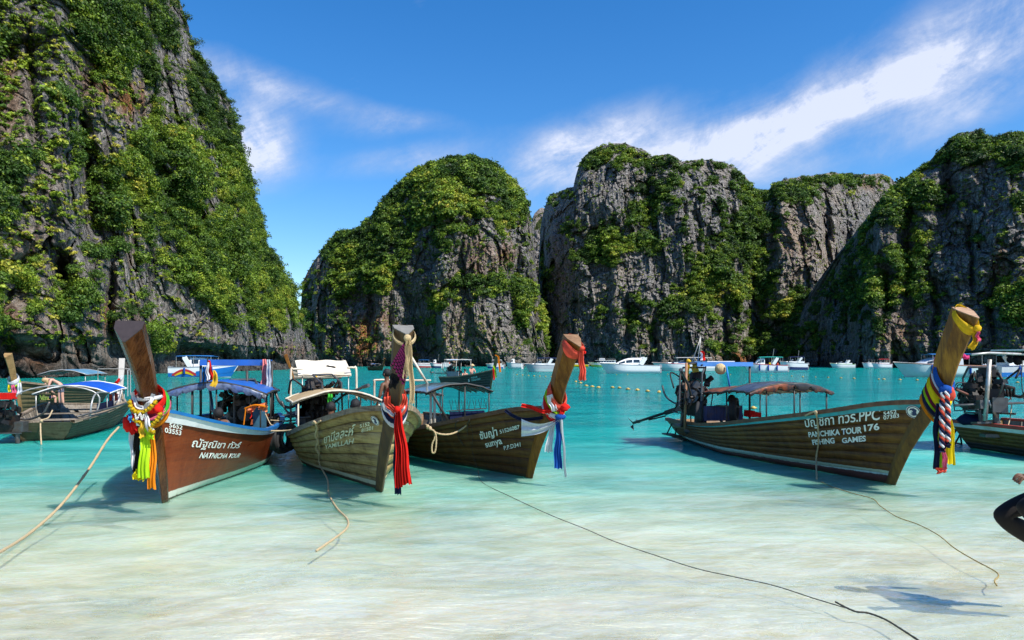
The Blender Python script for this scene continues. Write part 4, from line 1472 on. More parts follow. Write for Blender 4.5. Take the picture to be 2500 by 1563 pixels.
    def disc(s, cpx, rpx, side):
        """round sticker on the bow with a dark bird-like swirl"""
        u0, v0 = s.find(*cpx, side)
        c = s.P(u0, v0, side)
        du = s.P(u0 + 0.01, v0, side) - c
        dv = s.P(u0, v0 + 0.02, side) - c
        e1 = du.normalized()
        nrm = e1.cross(dv).normalized()
        if nrm.y * side < 0:
            nrm = -nrm
        e2 = (dv - e1 * dv.dot(e1)).normalized()
        Dp = s.w(*c).y
        R = rpx * Dp / F
        def ring(r0, r1, off, name, mat, parent, n=28):
            vs, fs = [], []
            for k in range(n):
                th = 2 * math.pi * k / n
                d = e1 * math.cos(th) + e2 * math.sin(th)
                vs += [c + nrm * off + d * r0, c + nrm * off + d * r1]
            for k in range(n):
                a, b = 2 * k, 2 * ((k + 1) % n)
                fs.append((a, a + 1, b + 1, b))
            return MB().add(vs, fs).build(name, mat, parent)
        base = ring(0.0, R, 0.030, 'emblem', LETTER, s.root)
        ring(R * 0.80, R * 0.93, 0.033, 'emblem_rim', NAVY, base)
        # abstract dark wave and feathers
        poly = [(-.55, -.45), (-.1, -.6), (.45, -.5), (.35, -.1), (.5, .3), (.15, .62), (-.35, .55), (-.55, .2), (-.25, .3), (.0, .1), (-.4, .02), (-.1, -.15), (-.5, -.2), (-.15, -.35)]
        vs = [c + nrm * 0.034 + (e1 * x + e2 * y) * R for x, y in poly]
        MB().add(vs, [tuple(range(len(vs)))]).build('emblem_figure', NAVY, base)

    def pole(s, a, b, r=0.022, mat=None, name='pole'):
        mb = MB().tube([a, b], r, 7)
        return s.part(mb, name, mat or STEEL, True)

    def tubepart(s, pts, r, mat, name='pole', n=6):
        return s.part(MB().tube(pts, r, n), name, mat, True)

    def canopy(s, s0, s1, hw, ze0, ze1, crown=0.25, bow=0.0, mat=None, under=None, poles=None, polemat=None, hem=None, name='canopy', zfoot=0.5, hw1=None, seed=0, lat=0.0, battens=3):
        n, m = 16, 12
        r = random.Random(seed)
        rows = []
        for i in range(n + 1):
            t = i / n
            a = s0 + (s1 - s0) * t
            w_ = hw + ((hw1 or hw) - hw) * t
            row = []
            for j in range(m + 1):
                q = -1 + 2 * j / m
                z = ze0 + (ze1 - ze0) * t + crown * (1 - q * q) + bow * (1 - (2 * t - 1) ** 2)
                z += r.uniform(-0.010, 0.010)
                row.append(Vector((a, lat + q * w_, z)))
            rows.append(row)
        top = MB().grid(rows)
        o = s.part(top, name, mat, True)
        low = MB().grid([[p - Vector((0, 0, 0.03)) for p in row] for row in rows])
        low.build('canopy_underside', under or mat, o, True)
        edge = rows[0] + [rw[-1] for rw in rows[1:]] + rows[-1][::-1][1:] + [rw[0] for rw in rows[::-1][1:-1]]
        MB().tube(edge, 0.022, 5, closed=True).build('hem', hem or polemat or BLACKPOLE, o, True)
        for k in range(battens):
            i = int(n * (k + 0.5) / battens)
            MB().tube([p - Vector((0, 0, 0.05)) for p in rows[i]], 0.014, 5).build('batten', polemat or BLACKPOLE, o)
        if poles:
            for t, q in poles:
                a = s0 + (s1 - s0) * t
                w_ = (hw + ((hw1 or hw) - hw) * t) * 0.97
                z = ze0 + (ze1 - ze0) * t + bow * (1 - (2 * t - 1) ** 2) + crown * (1 - q * q) - 0.02
                s.pole(Vector((a, lat + q * w_, zfoot)), Vector((a, lat + q * w_, z)), 0.016, polemat or BLACKPOLE)
        return o

    def engine(s, a, l, z, yaw=0.0, pitch=0.0, k=1.0, shaft=3.2, seed=0, boxcol=None, prop=True):
        """car engine on a swivel, with its long tail shaft running aft"""
        r = random.Random(seed)
        e = empty('engine', (a, l, z), 0)
        e.parent = s.root
        e.rotation_euler = (0, pitch, yaw)
        e.scale = (k, k, k)
        def sub(mb, nm, mat, sm=False):
            return mb.build(nm, mat, e, sm)
        mb = MB()
        mb.box((0, 0, -0.04), (0.56, 0.26, 0.28)).box((0.02, 0.02, 0.17), (0.48, 0.18, 0.14), taper=0.8).box((0, 0, -0.24), (0.44, 0.22, 0.14), taper=1.2)
        for q in range(16):
            rot = Matrix.Rotation(r.uniform(-.6, .6), 3, 'Z') @ Matrix.Rotation(r.uniform(-.5, .5), 3, 'Y')
            mb.box((r.uniform(-.34, .34), r.uniform(-.2, .2), r.uniform(-.22, .34)), (r.uniform(.06, .2), r.uniform(.05, .16), r.uniform(.05, .16)), rot, r.uniform(.6, 1))
        for q in range(5):
            c0 = Vector((r.uniform(-.3, .3), r.choice((-.18, .18)), r.uniform(-.1, .3)))
            mb.tube([c0, c0 + Vector((r.uniform(-.1, .1), r.uniform(-.12, .12), r.uniform(-.05, .12)))], r.uniform(.03, .07), 9)
        for i in range(4):
            mb.box((-0.21 + 0.14 * i, 0.19, 0.10), (0.06, 0.10, 0.06))
            mb.tube([(-0.21 + 0.14 * i, -0.16, 0.16), (-0.21 + 0.14 * i, -0.30, 0.12), (-0.12 + 0.1 * i, -0.33, -0.02)], 0.025, 6)
        sub(mb, 'engine_block', ENGINE)
        sub(MB().tube([(-0.05, 0.02, 0.30), (-0.05, 0.02, 0.42)], 0.16, 14).tube([(-0.05, 0.02, 0.42), (-0.05, 0.02, 0.45)], 0.13, 14), 'air_cleaner', ENGINE, False)
        mb = MB().tube([(0.33, 0, -0.1), (0.38, 0, -0.1)], 0.13, 14).tube([(0.33, 0.08, 0.12), (0.38, 0.08, 0.12)], 0.07, 12).tube([(0.33, -0.12, 0.08), (0.38, -0.12, 0.08)], 0.05, 12)
        sub(mb, 'pulley', ENGINE2)
        mb = MB()
        for q in range(7):
            p0 = Vector((r.uniform(-.25, .3), r.uniform(-.2, .2), r.uniform(.0, .3)))
            p1 = p0 + Vector((r.uniform(-.3, .3), r.uniform(-.25, .25), r.uniform(.05, .3)))
            p2 = p1 + Vector((r.uniform(-.2, .2), r.uniform(-.1, .1), r.uniform(-.35, 0)))
            mb.tube(catmull([p0, p1, p2], 4), r.uniform(.012, .025), 5)
        sub(mb, 'hose', ENGINE, True)
        sub(MB().tube(catmull([(-0.1, -0.33, 0), (-0.35, -0.36, -0.02), (-0.7, -0.30, 0.12), (-0.85, -0.3, 0.4)], 4), 0.026, 8), 'exhaust_pipe', ENGINE2, True)
        sub(MB().tube([(0.25, 0, -0.15), (0.8, 0, 0.05), (1.35, 0.0, 0.12)], 0.022, 6).tube([(1.35, 0, 0.12), (1.5, 0, 0.13)], 0.032, 6), 'tiller_handle', ENGINE2)
        sub(MB().box((-0.35, 0, -0.16), (0.26, 0.22, 0.24)).tube([(-0.3, 0, -0.3), (-0.3, 0, -0.7)], 0.05, 8).box((-0.3, 0, -0.66), (0.26, 0.4, 0.05)), 'swivel_mount', ENGINE2)
        frame = MB()
        for y in (-0.2, 0.2):
            frame.tube([(-0.5, y, -0.3), (0.45, y, -0.3), (0.5, y, 0.3), (0.25, y, 0.48)], 0.018, 6)
        frame.tube([(0.25, -0.2, 0.48), (0.25, 0.2, 0.48)], 0.018, 6)
        sub(frame, 'engine_frame', ENGINE2)
        if boxcol is not None:
            sub(MB().box((0.05, 0, 0.50), (0.50, 0.32, 0.04)).box((0.05, 0, 0.57), (0.46, 0.28, 0.11)), 'fuel_tank', boxcol)
        if shaft:
            end = Vector((-0.5 - shaft, 0, -0.12))
            sub(MB().tube([(-0.4, 0, -0.12), (-0.9, 0, -0.12)], 0.06, 8).tube([(-0.9, 0, -0.12), end], 0.032, 8).tube([(-0.5, 0, -0.24), (-0.5 - shaft * .75, 0, -0.15)], 0.014, 5), 'tail_shaft', ENGINE2, True)
            if prop:
                mb = MB().tube([end, end - Vector((0.12, 0, 0))], [0.045, 0.02], 8)
                for q in range(3):
                    th = q * 2.094 + 0.4
                    d = Vector((0, math.cos(th), math.sin(th)))
                    sd = Vector((0, -math.sin(th), math.cos(th)))
                    b0 = end + Vector((-0.05, 0, 0))
                    mb.add([b0 + d * .03 - sd * .03 + Vector((.03, 0, 0)), b0 + d * .03 + sd * .03 - Vector((.03, 0, 0)), b0 + d * .13 + sd * .07 - Vector((.03, 0, 0)), b0 + d * .18,
                            b0 + d * .14 - sd * .06 + Vector((.03, 0, 0))], [(0, 1, 2, 3, 4)])
                sub(mb, 'propeller', ENGINE2)
        return e


# ------------------------------------------------------------------ cloth, garlands, ropes
def tail(name, mat, pts, w0, w1, parent, folds=2.5, amp=0.015, W=Vector((1, 0, 0)), seed=0, n=7, frayed=False):
    """hanging strip of cloth: pleated across its width, slightly wandering"""
    r = random.Random(seed)
    cl = catmull(pts, n)
    ph = r.uniform(0, 6)
    m = 11
    rows = []
    for i, p in enumerate(cl):
        t = i / (len(cl) - 1)
        w = w0 + (w1 - w0) * t
        d = (cl[min(i + 1, len(cl) - 1)] - cl[max(i - 1, 0)]).normalized()
        T = d.cross(W)
        if T.length < 0.1:
            T = Vector((0, -1, 0))
        T.normalize()
        Wd = T.cross(d).normalized()
        if Wd.dot(W) < 0:
            Wd = -Wd
        row = []
        for j in range(m + 1):
            x = j / m - 0.5
            row.append(p + Wd * x * w * (1 + 0.08 * math.sin(5 * t + ph)) + T * (amp * (math.sin(folds * 6.283 * x + ph + 1.8 * t) + .5 * math.sin(folds * 2.3 * 6.283 * x + 3 * t)) + 0.014 * math.sin(9 * t + ph)) + Wd * 0.008 * math.sin(11 * t + ph)
                       + (Vector((0, 0, r.uniform(-0.015, 0.015))) if i == len(cl) - 1 else Vector()))
        rows.append(row)
    T2 = Vector((0, 0.012, 0))
    mb = MB().grid(rows).grid([[p + T2 for p in row] for row in rows])
    return mb.build(name, mat, parent, True)


def wrap(name, mat, cen, axis, ra, rb, h, parent, fore, tilt=0.0, folds=3, seed=0, sweep=(0, 2 * math.pi)):
    """band of gathered cloth round a post; axis = post direction, fore = fore-and-aft direction"""
    r = random.Random(seed)
    axis = axis.normalized()
    lat = axis.cross(fore).normalized()
    f = lat.cross(axis).normalized()
    n, m = 28, 8
    rows = []
    for i in range(n + 1):
        th = sweep[0] + (sweep[1] - sweep[0]) * i / n
        c = cen - axis * (tilt * math.cos(th))
        out = f * math.cos(th) * ra + lat * math.sin(th) * rb
        row = []
        for j in range(m + 1):
            y = j / m - 0.5
            bul = 1.0 + 0.16 * math.cos(y * 3.1) + 0.05 * math.sin(folds * 6.283 * y + 2 * th + seed)
            row.append(c + out * bul + axis * y * h * (1 + 0.15 * math.sin(3 * th + seed)))
        rows.append(row)
    return MB().grid(rows).build(name, mat, parent, True)


def braid(name_mats, pts, r, parent, strands=3, turns=7, n=60, phase=0.0):
    cl = catmull(pts, max(4, n // (len(pts) - 1)))
    N = len(cl)
    for k in range(strands):
        path = []
        for i, p in enumerate(cl):
            t = i / (N - 1)
            th = 2 * math.pi * turns * t + 2 * math.pi * k / strands + phase
            path.append(p + Vector((math.cos(th) * r * 0.9, math.sin(th) * r * 0.7, 0)))
        MB().tube(path, r * 0.72, 6).build('braid_strand', name_mats[k % len(name_mats)], parent, True)


def blossom_mesh(seed=1):
    r = random.Random(seed)
    mb = MB()
    mb.ball((0, 0, 0), 0.8, 8, 5, 0.12, r)
    for k in range(26):
        d = Vector((r.gauss(0, 1), r.gauss(0, 1), r.gauss(0, 1))).normalized()
        a = d.orthogonal().normalized()
        b = d.cross(a)
        c = d * 0.85
        mb.add([c - a * .3, c + b * .3 + d * .22, c + a * .3, c - b * .3 + d * .1], [(0, 1, 2, 3)])
    return new_mesh('blossom', mb.v, mb.f, True)


BLOSSOM = {}


def garland(name, label, pts, r, mat, n=None, cat='garland', group=None, jit=0.15):
    """string of flower heads, each its own part"""
    root = empty(name, pts[0], 0, label, cat, group)
    if mat.name not in BLOSSOM:
        me = blossom_mesh()
        me.materials.append(mat)
        BLOSSOM[mat.name] = me
    cl = catmull(pts, 24)
    L = sum((cl[i + 1] - cl[i]).length for i in range(len(cl) - 1))
    n = n or max(3, int(L / (r * 1.35)))
    acc, k = 0.0, 0
    rr = random.Random(len(pts) + n)
    for i in range(len(cl) - 1):
        seg = (cl[i + 1] - cl[i]).length
        while k < n and acc + seg >= k * L / n:
            p = cl[i].lerp(cl[i + 1], (k * L / n - acc) / max(seg, 1e-9))
            o = link('blossom', BLOSSOM[mat.name], None, root)
            o.location = p - pts[0] + Vector((rr.uniform(-jit, jit) * r, rr.uniform(-jit, jit) * r, rr.uniform(-jit, jit) * r))
            o.scale = (r * rr.uniform(.9, 1.15),) * 3
            o.rotation_euler = (rr.uniform(0, 6), rr.uniform(0, 6), rr.uniform(0, 6))
            k += 1
        acc += seg
    return root


def rope(name, label, pts, r, mat, n=10, twist=True, cat='rope', group=None, sides=6, knots=()):
    cl = catmull(pts, n)
    mb = MB()
    rs = [r * (1 + 0.12 * math.sin(i * 2.1)) for i in range(len(cl))]
    mb.tube(cl, rs, sides)
    for k in knots:
        mb.ball(k, (r * 2.0, r * 2.0, r * 2.4), 8, 6, 0.2)
    o = mb.build(name, mat, None, True)
    tag(o, label, cat, group)
    return o


# ------------------------------------------------------------------ people
def skin_mesh(name, joints, edges, radii, sub=2):
    keys = list(joints)
    me = bpy.data.meshes.new(name)
    me.from_pydata([tuple(joints[k]) for k in keys], [(keys.index(a), keys.index(b)) for a, b in edges], [])
    ob = bpy.data.objects.new(name, me)
    COL.objects.link(ob)
    sk = ob.modifiers.new('s', 'SKIN')
    sk.branch_smoothing = 0.6
    lay = me.skin_vertices[0].data if me.skin_vertices else None
    if lay is None:
        bpy.context.view_layer.objects.active = ob
        bpy.context.view_layer.update()
        lay = me.skin_vertices[0].data
    for i, k in enumerate(keys):
        rr = radii[k]
        lay[i].radius = rr if isinstance(rr, tuple) else (rr, rr)
        lay[i].use_root = (i == 0)
    if sub:
        sb = ob.modifiers.new('u', 'SUBSURF')
        sb.levels = sb.render_levels = sub
    dg = bpy.context.evaluated_depsgraph_get()
    dg.update()
    out = bpy.data.meshes.new_from_object(ob.evaluated_get(dg))
    out.name = name
    bpy.data.objects.remove(ob)
    out.polygons.foreach_set('use_smooth', [True] * len(out.polygons))
    out.materials.clear()
    return out


def person(label, loc, rz, J, skin=SKIN, top=None, bottom=None, hair=HAIR, hat=None, longhair=False, face=1.0, legs_long=False, sleeve=False, name='person', group=None):
    """J: joint positions in metres, facing +X. pelvis, chest, neck, head, sh/el/ha (l,r), hip/kn/an/to (l,r)"""
    root = empty(name, loc, rz, label, 'person', group)
    V = {k: Vector(v) for k, v in J.items()}
    j = {'pelvis': V['pelvis'], 'waist': V['pelvis'].lerp(V['chest'], 0.5), 'chest': V['chest'], 'neck': V['neck'], 'headb': V['neck'].lerp(V['head'], 0.6), 'head': V['head'], 'crown': V['head'] + (V['head'] - V['neck']).normalized() * 0.08}
    e = [('pelvis', 'waist'), ('waist', 'chest'), ('chest', 'neck'), ('neck', 'headb'), ('headb', 'head'), ('head', 'crown')]
    R = {'pelvis': (0.15, 0.11), 'waist': (0.125, 0.09), 'chest': (0.15, 0.11), 'neck': 0.052, 'headb': 0.06, 'head': (0.082, 0.095), 'crown': (0.055, 0.06)}
    for sd in 'lr':
        for a, b, ra in (('sh', None, .058), ('el', 'sh', .040), ('ha', 'el', .028)):
            j[a + sd] = V[a + sd]
            R[a + sd] = ra
            e.append(((b + sd) if b else 'chest', a + sd))
        j['fi' + sd] = V['ha' + sd] + (V['ha' + sd] - V['el' + sd]).normalized() * 0.09
        R['fi' + sd] = (0.035, 0.015)
        e.append(('ha' + sd, 'fi' + sd))
        for a, b, ra in (('hip', 'pelvis', .095), ('kn', None, .060), ('an', None, .038), ('to', None, .030)):
            j[a + sd] = V[a + sd]
            R[a + sd] = ra
        e += [('pelvis', 'hip' + sd), ('hip' + sd, 'kn' + sd), ('kn' + sd, 'an' + sd), ('an' + sd, 'to' + sd)]
    link('body', skin_mesh('body', j, e, R), skin, root)
    def cover(nm, keys, edges, k, mat, sub=2):
        jj = {q: j[q] for q in keys}
        rr = {q: tuple(x * k for x in (R[q] if isinstance(R[q], tuple) else (R[q], R[q]))) for q in keys}
        return link(nm, skin_mesh(nm, jj, edges, rr, sub), mat, root)
    if top:
        j['shm_l'], j['shm_r'] = j['shl'].lerp(j['ell'], .7), j['shr'].lerp(j['elr'], .7)
        R['shm_l'] = R['shm_r'] = 0.048
        cover('shirt', ['pelvis', 'waist', 'chest', 'shl', 'shr', 'shm_l', 'shm_r'], [('pelvis', 'waist'), ('waist', 'chest'), ('chest', 'shl'), ('chest', 'shr'), ('shl', 'shm_l'), ('shr', 'shm_r')], 1.16, top)
    if bottom:
        for sd in 'lr':
            j['km' + sd] = j['hip' + sd].lerp(j['kn' + sd], 0.75) if not legs_long else j['kn' + sd].lerp(j['an' + sd], 0.85)
            R['km' + sd] = 0.072 if not legs_long else 0.060
        j['belt'] = j['pelvis'].lerp(j['waist'], 0.6)
        R['belt'] = (0.125, 0.092)
        R['pelvis'] = (0.105, 0.095)
        for sd in 'lr':
            j['hip' + sd] = j['hip' + sd].lerp(j['kn' + sd], 0.18)
            R['hip' + sd] = 0.075
        ks = ['belt', 'pelvis', 'hipl', 'hipr', 'kml', 'kmr']
        es = [('belt', 'pelvis'), ('pelvis', 'hipl'), ('pelvis', 'hipr')]
        if legs_long:
            ks += ['knl', 'knr']
            es += [('hipl', 'knl'), ('hipr', 'knr'), ('knl', 'kml'), ('knr', 'kmr')]
        else:
            es += [('hipl', 'kml'), ('hipr', 'kmr')]
        cover('trousers' if legs_long else 'shorts', ks, es, 1.42 if legs_long else 1.18, bottom)
    hd = V['head']
    up = (V['head'] - V['neck']).normalized()
    fw = Vector((1, 0, 0)) - up * up.x
    fw.normalize()
    # hair cap over the back and top of the skull
    mb = MB()
    rr = random.Random(5)
    mb.ball(hd + up * 0.035 - fw * 0.018, (0.105, 0.092, 0.105), 14, 9, 0.03, rr)
    if longhair:
        mb.ball(hd - fw * 0.07 - up * 0.06, (0.06, 0.085, 0.13), 10, 7, 0.06, rr)
    mb.build('hair', hat if (hat and False) else hair, root, True)
    sidev = up.cross(fw)
    MB().tube([hd + fw * 0.088 + up * 0.01, hd + fw * 0.112 - up * 0.018], [0.010, 0.016], 6).build('nose', skin, root, True)
    for q in (-1, 1):
        MB().ball(hd + sidev * 0.088 * q - up * 0.005, (0.018, 0.012, 0.03), 6, 5).build('ear', skin, root, True)
    for q in (-1, 1):
        MB().ball(hd + fw * 0.088 + sidev * 0.033 * q + up * 0.012, 0.012, 6, 5).build('eye', HAIR, root, True)
    MB().ball(hd + fw * 0.088 - up * 0.047, (0.008, 0.024, 0.006), 6, 4).build('mouth', C['rust'], root, True)
    if hat:
        hb = MB()
        hb.ball(hd + up * 0.06, (0.12, 0.12, 0.085), 12, 7)
        hb.tube([hd + up * 0.045, hd + up * 0.055], [0.2, 0.12], 14)
        hb.build('hat', hat, root, True)
    return root


SIT = dict(pelvis=(0, 0, .12), chest=(.06, 0, .50), neck=(.08, 0, .62), head=(.12, 0, .78), shl=(.06, .18, .55), shr=(.06, -.18, .55), ell=(.18, .24, .32), elr=(.18, -.24, .32),
           hal=(.38, .14, .28), har=(.38, -.14, .28), hipl=(.04, .09, .10), hipr=(.04, -.09, .10), knl=(.44, .13, .14), knr=(.44, -.13, .14), anl=(.46, .12, -.26), anr=(.46, -.12, -.26),
           tol=(.60, .13, -.30), tor=(.60, -.13, -.30))
SITDOWN = dict(SIT, chest=(.14, 0, .46), neck=(.20, 0, .57), head=(.30, 0, .68))
STAND = dict(pelvis=(0, 0, .92), chest=(0, 0, 1.28), neck=(.01, 0, 1.42), head=(.03, 0, 1.58), shl=(0, .18, 1.36), shr=(0, -.18, 1.36), ell=(.02, .25, 1.08), elr=(.02, -.25, 1.08),
             hal=(.12, .24, .86), har=(.12, -.24, .86), hipl=(0, .09, .90), hipr=(0, -.09, .90), knl=(.04, .10, .48), knr=(-.02, -.10, .48), anl=(0, .11, .08), anr=(-.06, -.11, .08), tol=(.14, .13, .03), tor=(.08, -.13, .03))
BEND = dict(STAND, chest=(.28, 0, 1.12), neck=(.40, 0, 1.16), head=(.54, 0, 1.14), shl=(.32, .18, 1.14), shr=(.32, -.18, 1.14), ell=(.38, .22, .88), elr=(.40, -.22, .88), hal=(.46, .18, .66), har=(.48, -.18, .66))
# ================================================================== the moored long-tail boats
def V3(a, z, l=0.0):
    return Vector((a, l, z))


def px_tail(name, mat, pts, D, w0, w1, parent, **k):
    """strip hanging at distance D; pts and widths in photo pixels"""
    P_ = [pix(x, y, D) - parent.location for x, y in pts]
    return tail(name, mat, P_, w0 * D / F, w1 * D / F, parent, **k)


def sash(label, loc, name='sash', cat='sash', group=None):
    return empty(name, loc, 0, label, cat, group)


def post_frame(bt, t):
    """world centre, axis, fore direction, half sizes of a prow post at fraction t"""
    pp = [(bt.st, bt.zt)] + list(bt.post)
    i = min(int(t * (len(pp) - 1)), len(pp) - 2)
    k = t * (len(pp) - 1) - i
    a = pp[i][0] + (pp[i + 1][0] - pp[i][0]) * k
    z = pp[i][1] + (pp[i + 1][1] - pp[i][1]) * k
    d = Vector((pp[i + 1][0] - pp[i][0], 0, pp[i + 1][1] - pp[i][1])).normalized()
    ax = Vector((d.x * bt.h.x, d.x * bt.h.y, d.z))
    return bt.w(a, 0, z), ax, Vector((bt.h.x, bt.h.y, 0)), bt.pa[0] + (bt.pa[1] - bt.pa[0]) * t, bt.pb[0] + (bt.pb[1] - bt.pb[0]) * t


def post_wrap(bt, t, name, mat, h, parent, grow=1.25, tilt=0.0, seed=0):
    c, ax, fore, a, b = post_frame(bt, t)
    return wrap(name, mat, c - parent.location, ax, a * grow * 1.02, b * grow * 1.05, h, parent, fore, tilt, 3, seed)


def tyre(label, pos, R, axis, group='old tyres hung as fenders between the boats'):
    o = bpy.data.objects
    mb = MB()
    ax = Vector(axis).normalized()
    a = Vector((0, 0, 1))
    b = ax.cross(a).normalized()
    n = 26
    rows = []
    for i in range(n + 1):
        th = 2 * math.pi * i / n
        d = a * math.cos(th) + b * math.sin(th)
        row = []
        for rr, xx in ((0.68, -.20), (0.80, -.30), (0.96, -.28), (1.0, -.16), (.985, -.14), (1.0, -.02), (.985, 0), (1.0, .02), (.985, .14), (1.0, .16), (0.96, .28), (0.80, .30), (0.68, .20), (0.74, 0), (0.68, -.20)):
            row.append(d * rr * R + ax * xx * R)
        rows.append(row)
    mb.grid(rows)
    ob = mb.build('tyre', RUBBER, None, True)
    ob.location = pos
    return tag(ob, label, 'tyre', group)


# ---------------- boat 1: red-brown, the nearest on the left
W1 = hull_wood('red_brown_varnish', (0.165, 0.028, 0.005), (0.080, 0.015, 0.004), (0.235, 0.050, 0.010), 0.38, bands=[(-0.4, 0.03, (0.05, 0.05, 0.03), 0.0), (0.03, 0.125, (0.62, 0.64, 0.56), 0.0)], grain=0.8)
b1 = Boat('longtail_boat', 'red-brown longtail boat with white rail, nearest on the left, flower garlands at its prow', (400, 1226), (0.20, -0.98), 6.9, 1.16, stem_px=(368, 992), post_px=[(343, 905), (311, 809)],
          sheer_px=[(400, 1000), (422, 1007), (478, 1019), (540, 1033), (602, 1044), (658, 1050)], side=1, wood=W1, wl=(0.55, 0.78, 0.30), post_a=(0.11, 0.17), post_b=(0.105, 0.165), bulge=0.40, stern_w=0.7)
PW1 = hull_wood('dark_varnished_post', (0.045, 0.014, 0.005), (0.014, 0.006, 0.004), (0.12, 0.042, 0.010), 0.25, grain=0.8, post=True)
INNER = hull_wood('grey_inner_timber', (0.20, 0.17, 0.13), (0.08, 0.065, 0.05), (0.34, 0.30, 0.24), 0.75)
WHITERAIL = paint('white_blue_rail', (0.70, 0.72, 0.74), 0.45, 0.15, 3, dirt=(0.30, 0.30, 0.28))
BLUERAIL = paint('blue_rail_top', (0.008, 0.12, 0.33), 0.5, 0.3, 4)
b1.hull(lap=0.0, gunwale=BLUERAIL, stripe=WHITERAIL, stripe_v=(0.90, 1.0), lining=INNER, rail=(0.045, 0.018), seam=0.001, recess=0.0)
b1.stem(PW1, paint('dark_end_grain', (0.035, 0.026, 0.026), .5, .3, 20))
b1.text('5652', (411, 1043), (443, 1049), (412, 1032), LETTER, 1, bold=0.02)
b1.text('03553', (400, 1055), (440, 1063), (401, 1043), LETTER, 1, bold=0.02)
b1.text('ณัฐณิชา ทัวร์', (466, 1091), (583, 1094), (470, 1071), LETTER, 1, bold=0.012, shear=0.1)
b1.text('NATNICHA TOUR', (484, 1118), (582, 1117), (488, 1104), LETTER, 1, bold=0.03, shear=0.25)
BLUE_TARP = tarp('blue_tarp', (0.010, 0.10, 0.42))
SILVER = paint('silver_tarp_lining', (0.09, 0.12, 0.20), 0.3, 1.0, 9, spec=0.6, dirt=(0.006, 0.05, 0.28))
s0 = -3.6
(l0, z0), (l1, z1), (_, zc) = b1.ats(388, 966, s0), b1.ats(650, 966, s0), b1.ats(520, 934, s0)
lat, hw = (l0 + l1) / 2, abs(l1 - l0) / 2
b1.canopy(s0, s0 - 2.2, hw, z0, z0, zc - z0, 0.03, BLUE_TARP, SILVER, [(0.02, -.82), (0.02, -.42), (0.02, .05), (0.98, -.9), (0.98, .9), (0.5, -.97), (0.05, .9), (0.5, .97)], BLACKPOLE, BLACKPOLE, 'canopy', 0.45, None, 1, lat, 3)
# drooping silver-and-blue valance along the front
mb = MB()
rows = []
rr = random.Random(4)
for j in range(33):
    q = -1 + j / 16
    zt_ = z0 + (zc - z0) * (1 - q * q)
    d = 0.10 + 0.05 * abs(math.sin(j * 0.9)) + rr.uniform(-.015, .02)
    rows.append([V3(s0 + 0.02 + 0.012 * math.sin(j * 1.7), zt_ - 0.01, lat + q * hw), V3(s0 + 0.06, zt_ - d * .5, lat + q * hw), V3(s0 + 0.03 + .02 * math.sin(j * 2.3), zt_ - d, lat + q * hw)])
b1.part(mb.grid(rows), 'valance', SILVER, True)
# high flat blue awning over the stern
s1 = -5.6
(la, za), (lb, zb) = b1.ats(490, 882, s1), b1.ats(650, 876, s1)
mb = MB()
mb.box(((s1 - .5), (la + lb) / 2, za + .02), (1.1, abs(lb - la), .03)).box((s1 + .06, (la + lb) / 2, za - 0.03), (.03, abs(lb - la), .13))
b1.part(mb, 'stern_awning', BLUE_TARP)
for l_, zf in ((la, .5), (lb, .45)):
    b1.pole(V3(s1, zf, l_), V3(s1, za, l_), 0.028, BLACKPOLE)
    b1.pole(V3(s1 - 1.0, zf, l_), V3(s1 - 1.0, za, l_), 0.024, BLACKPOLE)
l_, z_ = b1.ats(585, 992, -5.2)
b1.engine(-5.2, l_, z_ - 0.05, yaw=0.4, pitch=-0.1, k=1.25, shaft=2.6, seed=2)
l_, z_ = b1.ats(603, 905, -5.0)
b1.tubepart([V3(-5.0, z_ - .65, l_), V3(-5.0, z_, l_)], 0.03, BLACKPOLE, 'exhaust_stack')
l_, z_ = b1.ats(634, 1022, -4.4)
b1.part(MB().box((-4.4, l_, z_), (0.05, 0.26, 0.46)).box((-4.55, l_ - .02, z_ - .05), (0.2, 0.22, 0.34)), 'ice_box', paint('blue_ice_box', (0.03, 0.10, 0.16), 0.5, 0.5, 4))
p = b1.w(-3.0, b1.ats(527, 1000, -3.0)[0], 0)
person('boatman in a grey shirt sitting under the silver-edged blue canopy', Vector((p.x, p.y, 0.36)), math.radians(-60), SITDOWN, SKIN_D, cloth('grey_shirt', (0.10, 0.12, 0.16)), C['black'])
# flags on the canopy front
fl = sash('blue and white flag draped at the front of the blue canopy', pix(497, 895, 13.6), 'flag', 'flag')
MB().tube([Vector(), Vector((0, 0, -0.36))], 0.012, 5).build('flagpole', BLACKPOLE, fl)
px_tail('cloth', C['sky'], [(499, 897), (501, 912), (500, 932)], 13.6, 12, 16, fl, folds=1.5)
fl = sash('red and white flag hanging from the short mast on the blue canopy', pix(507, 872, 13.5), 'flag', 'flag')
MB().tube([Vector(), pix(506, 935, 13.5) - pix(507, 872, 13.5)], 0.014, 6).build('flagpole', BLACKPOLE, fl)
px_tail('cloth', C['red'], [(510, 880), (512, 905), (517, 928)], 13.5, 6, 15, fl, folds=2)
px_tail('white_stripe', C['white'], [(509, 885), (506, 908), (510, 928)], 13.45, 2, 8, fl, folds=1.5)
fl = sash('yellow pennant hanging over the edge of the blue canopy', pix(522, 903, 13.4), 'flag', 'flag')
px_tail('cloth', C['gold'], [(522, 904), (526, 922), (519, 944)], 13.4, 4, 14, fl, folds=1.4)
fl = sash('pink and grey checked towels hanging from the stern awning', pix(646, 877, 15.7), 'towel', 'towel')
px_tail('towel', paint('checked_red_cloth', (0.62, 0.16, 0.15), 0.8, 0.6, 25), [(645, 877), (646, 905), (643, 938)], 15.7, 11, 13, fl, folds=2)
